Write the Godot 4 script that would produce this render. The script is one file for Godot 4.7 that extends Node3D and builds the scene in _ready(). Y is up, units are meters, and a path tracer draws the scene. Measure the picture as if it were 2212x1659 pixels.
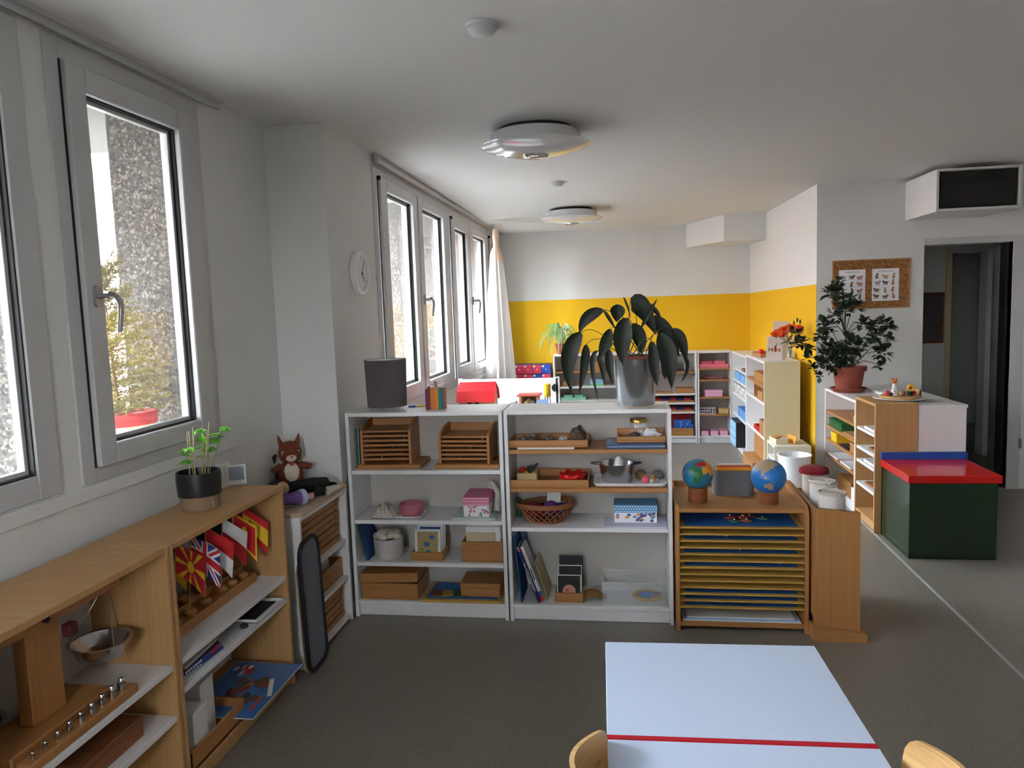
extends Node3D
# A classroom: low shelves with learning materials, a window wall on the left, a yellow-banded room behind.

var M := {}
var taken := {}

# ---------------------------------------------------------------- geometry collector
class G:
	var st := SurfaceTool.new()
	var sg := 1
	func _init():
		st.begin(Mesh.PRIMITIVE_TRIANGLES)
		st.set_smooth_group(-1)
	func flat():
		st.set_smooth_group(-1)
	func smooth():
		sg += 1
		st.set_smooth_group(sg)
	func v(p: Vector3, uv := Vector2.ZERO):
		st.set_uv(uv)
		st.add_vertex(p)
	func tri(a: Vector3, b: Vector3, c: Vector3):   # counter-clockwise seen from outside
		v(a); v(c); v(b)
	func quad(a, b, c, d):
		tri(a, b, c); tri(a, c, d)
	func out(pts: Array, centre: Vector3):           # convex polygon turned away from centre
		var n: Vector3 = (pts[1] - pts[0]).cross(pts[2] - pts[0])
		var mid := Vector3.ZERO
		for q in pts: mid += q
		mid /= pts.size()
		if n.dot(mid - centre) < 0: pts.reverse()
		for i in range(1, pts.size() - 1): tri(pts[0], pts[i], pts[i + 1])
	func uvquad(a: Vector3, b: Vector3, c: Vector3, d: Vector3):   # bottom-left, bottom-right, top-right, top-left
		v(a, Vector2(0, 1)); v(c, Vector2(1, 0)); v(b, Vector2(1, 1))
		v(a, Vector2(0, 1)); v(d, Vector2(0, 0)); v(c, Vector2(1, 0))
	func box(c: Vector3, s: Vector3, b := 0.0015, t := Transform3D.IDENTITY) -> G:
		flat()
		var h := s / 2
		b = min(b, 0.4 * min(h.x, min(h.y, h.z)))
		var ctr := t * c
		var P := {}
		for sx in [-1, 1]:
			for sy in [-1, 1]:
				for sz in [-1, 1]:
					P[[sx, sy, sz]] = [
						t * (c + Vector3(sx * h.x, sy * (h.y - b), sz * (h.z - b))),
						t * (c + Vector3(sx * (h.x - b), sy * h.y, sz * (h.z - b))),
						t * (c + Vector3(sx * (h.x - b), sy * (h.y - b), sz * h.z))]
		for s1 in [-1, 1]:
			out([P[[s1, -1, -1]][0], P[[s1, 1, -1]][0], P[[s1, 1, 1]][0], P[[s1, -1, 1]][0]], ctr)
			out([P[[-1, s1, -1]][1], P[[1, s1, -1]][1], P[[1, s1, 1]][1], P[[-1, s1, 1]][1]], ctr)
			out([P[[-1, -1, s1]][2], P[[1, -1, s1]][2], P[[1, 1, s1]][2], P[[-1, 1, s1]][2]], ctr)
			if b > 0:
				for s2 in [-1, 1]:
					out([P[[s1, s2, -1]][0], P[[s1, s2, 1]][0], P[[s1, s2, 1]][1], P[[s1, s2, -1]][1]], ctr)
					out([P[[s1, -1, s2]][0], P[[s1, 1, s2]][0], P[[s1, 1, s2]][2], P[[s1, -1, s2]][2]], ctr)
					out([P[[-1, s1, s2]][1], P[[1, s1, s2]][1], P[[1, s1, s2]][2], P[[-1, s1, s2]][2]], ctr)
					for s3 in [-1, 1]: out([P[[s1, s2, s3]][0], P[[s1, s2, s3]][1], P[[s1, s2, s3]][2]], ctr)
		return self
	func b2(x0, x1, y0, y1, z0, z1, b := 0.0015) -> G:   # box by its limits
		return box(Vector3((x0 + x1) / 2.0, (y0 + y1) / 2.0, (z0 + z1) / 2.0), Vector3(absf(x1 - x0), absf(y1 - y0), absf(z1 - z0)), b)
	func tray(x0, x1, y0, y1, z0, z1, w := 0.008) -> G:    # open box: floor and four sides
		b2(x0, x1, y0, y0 + w, z0, z1)
		b2(x0, x0 + w, y0, y1, z0, z1); b2(x1 - w, x1, y0, y1, z0, z1)
		b2(x0, x1, y0, y1, z0, z0 + w); b2(x0, x1, y0, y1, z1 - w, z1)
		return self
	func lathe(prof: Array, seg := 24, t := Transform3D.IDENTITY, from := 0.0, to := TAU) -> G:
		for j in range(prof.size() - 1):
			var p0: Vector2 = prof[j]
			var p1: Vector2 = prof[j + 1]
			if j == 0: smooth()
			else:
				var d0: Vector2 = (p0 - prof[j - 1]).normalized()
				if d0.dot((p1 - p0).normalized()) < 0.75: smooth()
			for i in seg:
				var a0: float = from + (to - from) * i / seg
				var a1: float = from + (to - from) * (i + 1) / seg
				var q := [t * Vector3(p0.x * cos(a0), p0.y, p0.x * sin(a0)), t * Vector3(p1.x * cos(a0), p1.y, p1.x * sin(a0)), t * Vector3(p1.x * cos(a1), p1.y, p1.x * sin(a1)), t * Vector3(p0.x * cos(a1), p0.y, p0.x * sin(a1))]
				if p1.x > 1e-5: tri(q[0], q[1], q[2])
				if p0.x > 1e-5: tri(q[0], q[2], q[3])
		flat()
		return self
	func ball(c: Vector3, r: Vector3, seg := 14, rings := 8, t := Transform3D.IDENTITY) -> G:
		var prof := []
		for i in rings + 1:
			var a := -PI / 2 + PI * i / rings
			prof.append(Vector2(maxf(cos(a), 0.0) if i > 0 and i < rings else 0.0, sin(a)))
		return lathe(prof, seg, t * Transform3D(Basis.from_scale(r), c))
	func tube(pts: Array, r0: float, r1 := -1.0, seg := 8, caps := true) -> G:
		if r1 < 0: r1 = r0
		smooth()
		var n := pts.size()
		var up := Vector3.UP
		var rings := []
		for i in n:
			var d: Vector3 = (pts[mini(i + 1, n - 1)] - pts[maxi(i - 1, 0)]).normalized()
			if i == 0 and absf(d.dot(up)) > 0.9: up = Vector3.RIGHT
			var s := d.cross(up).normalized()
			up = s.cross(d).normalized()
			var r: float = lerpf(r0, r1, float(i) / (n - 1))
			var ring := []
			for k in seg:
				var a := TAU * k / seg
				ring.append(pts[i] + s * cos(a) * r + up * sin(a) * r)
			rings.append(ring)
		for i in n - 1:
			for k in seg:
				var k2 := (k + 1) % seg
				quad(rings[i][k], rings[i][k2], rings[i + 1][k2], rings[i + 1][k])
		if caps:
			flat()
			for k in range(1, seg - 1):
				tri(rings[0][0], rings[0][k + 1], rings[0][k])
				tri(rings[n - 1][0], rings[n - 1][k], rings[n - 1][k + 1])
		flat()
		return self
	func prism(poly: PackedVector2Array, h: float, t := Transform3D.IDENTITY) -> G:   # polygon in xy, extruded along z from 0 to h
		flat()
		if Geometry2D.is_polygon_clockwise(poly): poly.reverse()
		var ix := Geometry2D.triangulate_polygon(poly)
		for i in range(0, ix.size(), 3):
			var a := poly[ix[i]]; var b := poly[ix[i + 1]]; var c := poly[ix[i + 2]]
			if (b - a).cross(c - a) < 0:
				var w := b; b = c; c = w
			tri(t * Vector3(a.x, a.y, h), t * Vector3(b.x, b.y, h), t * Vector3(c.x, c.y, h))
			tri(t * Vector3(a.x, a.y, 0), t * Vector3(c.x, c.y, 0), t * Vector3(b.x, b.y, 0))
		for i in poly.size():
			var a := poly[i]; var b := poly[(i + 1) % poly.size()]
			quad(t * Vector3(a.x, a.y, 0), t * Vector3(b.x, b.y, 0), t * Vector3(b.x, b.y, h), t * Vector3(a.x, a.y, h))
		return self
	func grid(rows: Array, uvs := false) -> G:   # rows of points, joined as a smooth sheet
		smooth()
		var nr := rows.size(); var nc: int = rows[0].size()
		for i in nr - 1:
			for j in nc - 1:
				var u := [Vector2(float(j) / (nc - 1), float(i) / (nr - 1)), Vector2(float(j + 1) / (nc - 1), float(i) / (nr - 1)), Vector2(float(j + 1) / (nc - 1), float(i + 1) / (nr - 1)), Vector2(float(j) / (nc - 1), float(i + 1) / (nr - 1))]
				var p := [rows[i][j], rows[i][j + 1], rows[i + 1][j + 1], rows[i + 1][j]]
				if not uvs: u = [Vector2.ZERO, Vector2.ZERO, Vector2.ZERO, Vector2.ZERO]
				v(p[0], u[0]); v(p[1], u[1]); v(p[2], u[2])
				v(p[0], u[0]); v(p[2], u[2]); v(p[3], u[3])
		flat()
		return self
	func mesh() -> ArrayMesh:
		st.generate_normals()
		return st.commit()

func rrect(w: float, h: float, r: float, n := 5) -> PackedVector2Array:   # rounded rectangle about the origin
	var p := PackedVector2Array()
	for q in 4:
		var c := Vector2((w / 2 - r) * (1 if q == 0 or q == 3 else -1), (h / 2 - r) * (1 if q < 2 else -1))
		for i in n + 1:
			var a := PI / 2 * (q + float(i) / n)
			p.append(c + Vector2(cos(a), sin(a)) * r)
	return p

# ---------------------------------------------------------------- naming
func numbered(n: String) -> String:
	if not taken.has(n):
		taken[n] = 0
		return n
	taken[n] += 1
	return "%s_%03d" % [n, taken[n]]

func part(parent: Node, called: String, g: G, m, label := "") -> MeshInstance3D:
	return piece(parent, called, g.mesh(), m, label)

func piece(parent: Node, called: String, mesh: Mesh, m, label := "") -> MeshInstance3D:
	var o := MeshInstance3D.new()
	o.name = called
	o.mesh = mesh
	o.material_override = M[m] if m is String else m
	if label != "": o.set_meta("label", label)
	parent.add_child(o, true)
	return o

func tag(o: Node, label: String, category: String, group := ""):
	o.set_meta("label", label); o.set_meta("category", category)
	if group != "": o.set_meta("group", group)

func thing(called: String, label: String, category: String, at := Vector3.ZERO, turn := 0.0, group := "") -> Node3D:
	var o := Node3D.new()
	o.name = numbered(called)
	add_child(o)
	o.position = at
	o.rotation.y = turn
	tag(o, label, category, group)
	return o

func solo(called: String, g: G, m, label: String, category: String, at := Vector3.ZERO, turn := 0.0, group := "") -> MeshInstance3D:
	var o := piece(self, numbered(called), g.mesh(), m)
	o.position = at
	o.rotation.y = turn
	tag(o, label, category, group)
	return o

func struct(called: String, g: G, m, parent: Node = self) -> MeshInstance3D:
	var o := piece(parent, called, g.mesh(), m)
	if parent == self: o.set_meta("kind", "structure")
	return o

func setting(called: String) -> Node3D:
	var o := Node3D.new()
	o.name = called
	o.set_meta("kind", "structure")
	add_child(o)
	return o

# ---------------------------------------------------------------- materials
func paint(key: String, c: Color, rough := 0.55, metal := 0.0, coat := 0.0) -> StandardMaterial3D:
	var m := StandardMaterial3D.new()
	m.albedo_color = c
	m.roughness = rough
	m.metallic = metal
	if coat > 0:
		m.clearcoat_enabled = true; m.clearcoat = coat; m.clearcoat_roughness = 0.08
	M[key] = m
	return m

func rgb(r, g, b) -> Color: return Color(r / 255.0, g / 255.0, b / 255.0)

func picture(key: String, img: Image, rough := 0.6, scale := Vector3.ZERO) -> StandardMaterial3D:
	var m := paint(key, Color.WHITE, rough)
	img.generate_mipmaps()
	m.albedo_texture = ImageTexture.create_from_image(img)
	if scale != Vector3.ZERO:
		m.uv1_triplanar = true; m.uv1_scale = scale
	return m

func wood_image(light: Color, dark: Color, along_v: bool, sd: int, contrast := 1.0) -> Image:
	var n := FastNoiseLite.new()
	n.seed = sd; n.frequency = 1.0; n.fractal_octaves = 3
	var n2 := FastNoiseLite.new()
	n2.seed = sd + 7; n2.frequency = 1.0
	var S := 256
	var img := Image.create(S, S, false, Image.FORMAT_RGB8)
	for y in S:
		for x in S:
			var u: float = float(x) / S; var w: float = float(y) / S
			if not along_v:
				var k := u; u = w; w = k
			# wrap by a circle in the grain's cross direction, stretched along it
			var cx := cos(u * TAU) * 1.6; var cy := sin(u * TAU) * 1.6
			var f: float = n.get_noise_3d(cx * 3.2, cy * 3.2, sin(w * TAU) * 0.35) * 0.9
			var fine: float = n2.get_noise_3d(cx * 16.0, cy * 16.0, sin(w * TAU + 1.0) * 1.4) * 0.5
			var t := clampf(0.45 + contrast * (f * 0.75 + fine * 0.55), 0.0, 1.0)
			img.set_pixel(x, y, light.lerp(dark, t))
	return img

func speckle_image(base: Color, others: Array, n: int, r0: int, r1: int, sd: int, S := 256) -> Image:
	var img := Image.create(S, S, false, Image.FORMAT_RGB8)
	img.fill(base)
	var rnd := RandomNumberGenerator.new()
	rnd.seed = sd
	for i in n:
		var c: Color = others[rnd.randi() % others.size()]
		var r := rnd.randi_range(r0, r1)
		var x0 := rnd.randi() % S; var y0 := rnd.randi() % S
		for y in range(-r, r + 1):
			for x in range(-r, r + 1):
				if x * x + y * y <= r * r + rnd.randi_range(-1, 1): img.set_pixel(posmod(x0 + x, S), posmod(y0 + y, S), c)
	return img

func materials():
	paint("wall", rgb(224, 225, 222), 0.9)
	paint("ceiling", rgb(226, 225, 221), 0.92)
	paint("yellow", rgb(240, 190, 18), 0.8)
	paint("frame", rgb(196, 197, 197), 0.35)
	paint("gasket", rgb(22, 22, 24), 0.7)
	paint("silver", rgb(176, 176, 174), 0.35, 0.9)
	paint("steel", rgb(200, 200, 202), 0.2, 1.0)
	paint("zinc", rgb(190, 194, 198), 0.27, 0.95)
	paint("white", rgb(232, 231, 230), 0.35)
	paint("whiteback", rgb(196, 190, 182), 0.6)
	paint("cream", rgb(222, 206, 160), 0.5)
	paint("paper", rgb(232, 232, 228), 0.75)
	paint("plastic", rgb(238, 238, 240), 0.3)
	paint("black", rgb(18, 18, 20), 0.55)
	paint("dark", rgb(40, 34, 30), 0.7)
	paint("red", rgb(205, 22, 26), 0.3)
	paint("lidred", rgb(204, 24, 22), 0.14)
	paint("green", rgb(7, 46, 22), 0.25, 0.0, 0.6)
	paint("blue", rgb(38, 82, 172), 0.35)
	paint("boardblue", rgb(28, 100, 190), 0.55)
	paint("lightblue", rgb(122, 180, 226), 0.5)
	paint("pink", rgb(238, 120, 140), 0.5)
	paint("palepink", rgb(240, 178, 204), 0.55)
	paint("rose", rgb(196, 112, 128), 0.6)
	paint("orange", rgb(240, 150, 30), 0.5)
	paint("yellowp", rgb(236, 190, 30), 0.5)
	paint("mint", rgb(160, 220, 186), 0.5)
	paint("leafgreen", rgb(48, 110, 44), 0.5)
	paint("terracotta", rgb(142, 68, 50), 0.7)
	paint("soil", rgb(46, 36, 30), 0.95)
	paint("greyfabric", rgb(112, 112, 112), 0.95)
	paint("shade", rgb(96, 90, 92), 0.95)
	paint("rug", rgb(206, 196, 182), 0.98)
	paint("rugred", rgb(128, 24, 36), 0.98)
	paint("lamp_plastic", rgb(226, 226, 228), 0.12, 0.0, 1.0)
	var gl := paint("glass", Color(0.95, 0.98, 0.97, 0.06), 0.0)
	gl.transparency = BaseMaterial3D.TRANSPARENCY_ALPHA
	var cg := paint("clear", Color(0.93, 0.96, 0.96, 0.10), 0.02)
	cg.transparency = BaseMaterial3D.TRANSPARENCY_ALPHA
	for w in [["wood", rgb(200, 158, 106), rgb(182, 136, 84), 11, 0.7], ["beech", rgb(184, 132, 78), rgb(160, 108, 58), 23, 0.7], ["darkwood", rgb(150, 92, 54), rgb(112, 62, 34), 31, 1.0]]:
		picture(w[0] + "_v", wood_image(w[1], w[2], true, w[3], w[4]), 0.45, Vector3(2.2, 1.1, 2.2))
		picture(w[0] + "_h", wood_image(w[1], w[2], false, w[3] + 3, w[4]), 0.45, Vector3(1.1, 2.2, 2.2))
	var fl := picture("floor", speckle_image(rgb(130, 124, 112), [rgb(122, 116, 105), rgb(138, 132, 120), rgb(133, 128, 118), rgb(118, 112, 102)], 6000, 1, 3, 5, 512), 0.34, Vector3(1.6, 1.6, 1.6))
	fl.uv1_world_triplanar = true
	var ag := picture("aggregate", speckle_image(rgb(74, 71, 66), [rgb(110, 104, 95), rgb(52, 49, 45), rgb(90, 84, 75), rgb(64, 61, 57), rgb(124, 119, 110), rgb(44, 42, 40)], 2600, 1, 4, 9), 0.9, Vector3(2.4, 2.4, 2.4))
	ag.uv1_world_triplanar = true
	paint("concrete", rgb(112, 110, 106), 0.9)
	paint("pavement", rgb(84, 83, 80), 0.9)

# ---------------------------------------------------------------- camera, sky, exposure
func stage():
	var cam := Camera3D.new()
	cam.name = "camera"
	cam.position = Vector3(0, 1.55324, 0)
	cam.rotation_order = EULER_ORDER_YXZ
	cam.rotation = Vector3(-0.100914152, 0.150641788, -0.0345108345)
	cam.fov = rad_to_deg(2 * atan(829.5 / 1604.317))
	cam.near = 0.03; cam.far = 200
	add_child(cam)
	cam.current = true
	var sky := Sky.new()
	var sm := ProceduralSkyMaterial.new()
	sm.sky_top_color = Color(0.90, 0.945, 1.0)
	sm.sky_horizon_color = Color(0.98, 0.99, 1.0)
	sm.ground_bottom_color = Color(0.36, 0.36, 0.35)
	sm.ground_horizon_color = Color(0.62, 0.62, 0.61)
	sm.sun_angle_max = 0
	sky.sky_material = sm
	var e := Environment.new()
	e.background_mode = Environment.BG_SKY
	e.sky = sky
	e.background_energy_multiplier = 12.0
	e.tonemap_mode = Environment.TONE_MAPPER_LINEAR
	e.tonemap_exposure = 4.8
	e.sdfgi_enabled = true; e.ssao_enabled = true; e.ssil_enabled = true
	var we := WorldEnvironment.new()
	we.name = "world_environment"
	we.environment = e
	add_child(we)

# ---------------------------------------------------------------- the room
const WL := -1.72      # near window wall, inner face
const WF := -1.42      # far window wall, inner face
const ZN := 1.3       # wall behind the camera
const ZB := -8.7       # back wall

func hexa(g: G, p: Array) -> G:      # eight corners: four below, four above in the same order
	var c := Vector3.ZERO
	for q in p: c += q
	c /= 8
	g.flat()
	g.out([p[0], p[1], p[2], p[3]], c); g.out([p[4], p[5], p[6], p[7]], c)
	for i in 4:
		var j := (i + 1) % 4
		g.out([p[i], p[j], p[j + 4], p[i + 4]], c)
	return g

func room():
	struct("floor", G.new().b2(-2.0, 4.3, -0.2, 0, -9.6, 2.7, 0), "floor")
	var turn := Transform3D(Basis(Vector3(0, 0, 1), Vector3(0, 1, 0), Vector3(-1, 0, 0)), Vector3(4.3, 0, 0))
	struct("ceiling", G.new().prism(PackedVector2Array([Vector2(2.7, 2.475), Vector2(-3.52, 2.475), Vector2(-9.6, 2.417), Vector2(-9.6, 2.7), Vector2(2.7, 2.7)]), 6.45, turn), "ceiling")
	# near window wall: plaster inside, exposed aggregate piers outside
	var w := G.new()
	w.b2(WL - 0.42, WL, -0.2, 0.985, -3.52, 2.7, 0)
	w.b2(WL - 0.08, WL, 0.985, 1.036, -3.52, 2.7, 0)
	w.b2(WL - 0.08, WL, 2.437, 2.6, -3.52, 2.7, 0)
	var gaps := [[-3.52, -2.93], [-2.10, -2.01], [-1.05, -0.95], [0.03, 0.13], [1.08, 2.7]]
	for k in gaps: w.b2(WL - 0.08, WL, 1.036, 2.437, k[0], k[1], 0)
	var wl := struct("wall_left", w, "wall")
	for k in gaps: struct("pier", G.new().b2(WL - 0.42, WL - 0.08, 0.985, 2.5, k[0], k[1], 0.012), "aggregate", wl)
	struct("lintel", G.new().b2(WL - 0.42, WL - 0.08, 2.44, 2.6, -3.52, 2.7, 0), "aggregate", wl)
	# far window wall, standing further into the room
	w = G.new()
	w.b2(-2.14, WF, -0.2, 2.6, -3.9, -3.52, 0)
	w.b2(WF - 0.24, WF, -0.2, 0.88, -8.9, -3.9, 0)
	w.b2(WF - 0.08, WF, 0.88, 0.915, -8.9, -3.9, 0)
	w.b2(WF - 0.08, WF, 2.40, 2.6, -8.9, -3.9, 0)
	gaps = [[-4.22, -3.9], [-6.05, -6.03], [-7.90, -7.88], [-8.9, -8.66]]
	for k in gaps: w.b2(WF - 0.08, WF, 0.915, 2.40, k[0], k[1], 0)
	wl = struct("wall_left_far", w, "wall")
	for k in [[-4.22, -3.9, 0.24], [-6.09, -5.99, 0.66], [-7.94, -7.84, 0.66], [-8.9, -8.66, 0.66]]: struct("pier", G.new().b2(WF - k[2], WF - 0.08, 0.88, 2.5, k[0], k[1], 0.012), "aggregate", wl)
	struct("lintel", G.new().b2(WF - 0.24, WF - 0.08, 2.41, 2.6, -8.9, -3.9, 0), "aggregate", wl)
	# back wall and the partition on its right, both with a yellow band
	var wb := struct("wall_back", G.new().b2(-1.84, 1.8, -0.2, 2.6, ZB - 0.2, ZB, 0), "wall")
	part(wb, "yellow_band", G.new().b2(WF, 1.42, 0, 1.637, ZB, ZB + 0.002, 0), "yellow", "yellow painted lower part of the wall")
	var a := Vector3(1.418, 0, ZB); var b := Vector3(1.535, 0, -6.28)
	var h := Vector3(0, 2.55, 0)
	var g := hexa(G.new(), [a, b, Vector3(1.75, 0, -6.28), Vector3(1.75, 0, ZB), a + h, b + h, Vector3(1.75, 2.55, -6.28), Vector3(1.75, 2.55, ZB)])
	var wr := struct("wall_right_far", g, "wall")
	var o := Vector3(-0.002, 0, 0)
	part(wr, "yellow_band", hexa(G.new(), [a + o, b + o, b, a, a + o + Vector3(0, 1.637, 0), b + o + Vector3(0, 1.664, 0), b + Vector3(0, 1.664, 0), a + Vector3(0, 1.637, 0)]), "yellow")
	# boxed pipe under the ceiling in the far corner
	var s0 := Vector3(0.72, 2.172, ZB); var s1 := Vector3(1.035, 2.165, -7.93); var s2 := Vector3(1.46, 2.165, -7.95); var s3 := Vector3(1.43, 2.172, ZB)
	var up := Vector3(0, 0.4, 0)
	struct("trim_1", hexa(G.new(), [s0, s1, s2, s3, s0 + up, s1 + up, s2 + up, s3 + up]), "wall")
	part(wb, "cover_plate", G.new().b2(0.15, 0.375, 2.16, 2.36, ZB, ZB + 0.006), "wall")
	# wall with the pin board and the doorway
	w = G.new()
	w.b2(1.75, 2.335, -0.2, 2.6, -6.43, -6.28, 0)
	w.b2(2.335, 2.97, 1.935, 2.6, -6.43, -6.28, 0)
	w.b2(2.97, 4.3, -0.2, 2.6, -6.43, -6.28, 0)
	struct("wall_front", w, "wall")
	var d := setting("door_1")
	part(d, "casing", G.new().b2(2.335, 3.06, 1.935, 1.985, -6.44, -6.268), "frame")
	part(d, "casing", G.new().b2(2.97, 3.06, 0, 1.935, -6.44, -6.268), "frame")
	part(d, "door_stop", G.new().b2(2.955, 2.97, 0, 1.935, -6.44, -6.33), "black")
	for y in [0.33, 1.66]: part(d, "hinge", G.new().tube([Vector3(3.062, y, -6.258), Vector3(3.062, y + 0.075, -6.258)], 0.009), "silver")
	var lt := Transform3D(Basis(Vector3.UP, deg_to_rad(68.5)), Vector3(2.985, 0, -6.45))
	part(d, "door_leaf", G.new().box(Vector3(0.52, 0.965, 0), Vector3(1.04, 1.93, 0.04), 0.002, lt), "whiteback")
	# the unlit hall behind it
	w = G.new()
	w.b2(2.05, 2.2, -0.2, 2.6, -9.6, -6.43, 0)
	w.b2(2.2, 3.07, -0.2, 2.6, -7.75, -7.6, 0)
	w.b2(3.07, 3.38, 1.93, 2.6, -7.75, -7.6, 0)
	w.b2(3.38, 4.3, -0.2, 2.6, -7.75, -7.6, 0)
	w.b2(1.75, 4.3, -0.2, 2.6, -9.7, -9.5, 0)
	var hall := struct("wall_hall", w, "wall")
	part(hall, "casing", G.new().b2(3.02, 3.07, 0, 1.97, -7.6, -7.585), "cream")
	var pic := thing("notice_board", "dark notice board in a brown frame on the wall of the unlit hall", "notice board", Vector3(2.83, 1.33, -7.59))
	part(pic, "panel", G.new().b2(-0.16, 0.16, -0.23, 0.23, 0, 0.008), "shade")
	part(pic, "frame", G.new().b2(-0.17, 0.17, 0.22, 0.24, 0, 0.014).b2(-0.17, 0.17, -0.24, -0.22, 0, 0.014).b2(0.155, 0.175, -0.24, 0.24, 0, 0.014).b2(-0.175, -0.155, -0.24, 0.24, 0, 0.014), "darkwood_h")
	# walls behind and beside the camera
	struct("wall_right", G.new().b2(4.2, 4.4, -0.2, 2.6, -9.7, 2.7, 0), "wall")
	w = G.new()
	w.b2(-2.14, 4.3, -0.2, 1.0, ZN, ZN + 0.2, 0).b2(-2.14, 4.3, 2.3, 2.6, ZN, ZN + 0.2, 0)
	w.b2(-2.14, -0.74, 1.0, 2.3, ZN, ZN + 0.2, 0).b2(-0.25, 4.3, 1.0, 2.3, ZN, ZN + 0.2, 0)
	struct("wall_near", w, "wall")
	var wn := setting("window_8")
	part(wn, "frame", G.new().b2(-0.74, -0.66, 1.0, 2.3, ZN, ZN + 0.08).b2(-0.33, -0.25, 1.0, 2.3, ZN, ZN + 0.08).b2(-0.66, -0.33, 1.0, 1.1, ZN, ZN + 0.08).b2(-0.66, -0.33, 2.2, 2.3, ZN, ZN + 0.08), "frame")
	part(wn, "pane", G.new().b2(-0.665, -0.325, 1.095, 2.205, ZN + 0.04, ZN + 0.046, 0), "glass")
	# pale joint strip in the floor and faint sheet joints
	g = G.new()
	hexa(g, [Vector3(1.612, -0.01, -5.7), Vector3(1.634, -0.01, -5.7), Vector3(1.546, -0.01, -1.2), Vector3(1.524, -0.01, -1.2), Vector3(1.616, 0.002, -5.7), Vector3(1.630, 0.002, -5.7), Vector3(1.542, 0.002, -1.2), Vector3(1.528, 0.002, -1.2)])
	paint("strip", rgb(172, 172, 168), 0.4)
	struct("trim_2", g, "strip")
	# window board, curtain tracks
	struct("trim_3", G.new().b2(WL, WL + 0.012, 0.985, 1.03, -3.2, 2.5), "wall")
	struct("trim_4", G.new().b2(WF, WF + 0.012, 0.87, 0.908, -8.69, -4.1), "wall")
	for k in [[WL + 0.02, 2.443, 2.477, -3.07, 2.4], [WF + 0.02, 2.40, 2.436, -8.69, -4.2]]:
		var tr := struct("trim_5" if k[0] < -1.5 else "trim_6", hexa(G.new(), [Vector3(k[0], k[1], k[3]), Vector3(k[0] + 0.012, k[1], k[3]), Vector3(k[0] + 0.012, k[1] + 0.03, k[4]), Vector3(k[0], k[1] + 0.03, k[4]), Vector3(k[0], k[2] + 0.03, k[3]), Vector3(k[0] + 0.012, k[2] + 0.03, k[3]), Vector3(k[0] + 0.012, k[2] + 0.05, k[4]), Vector3(k[0], k[2] + 0.05, k[4])]) if k[0] > -1.5 else G.new().b2(k[0], k[0] + 0.012, k[1], k[2], k[3], k[4]), "frame")
		part(tr, "rail", G.new().b2(k[0] + 0.012, k[0] + 0.03, k[2] - 0.012, k[2], k[3], k[4]) if k[0] < -1.5 else G.new().b2(k[0] + 0.012, k[0] + 0.03, 2.415, 2.44, k[3], k[4]), "frame")

func bars(g: G, x0, x1, ya, yb, za, zb, w, wr := -1.0) -> G:   # rectangular ring of four bars in a plane of constant x
	if wr < 0: wr = w
	g.b2(x0, x1, ya, yb, za, za + wr); g.b2(x0, x1, ya, yb, zb - w, zb)
	g.b2(x0, x1, ya, ya + w, za + wr, zb - w); g.b2(x0, x1, yb - w, yb, za + wr, zb - w)
	return g

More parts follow.
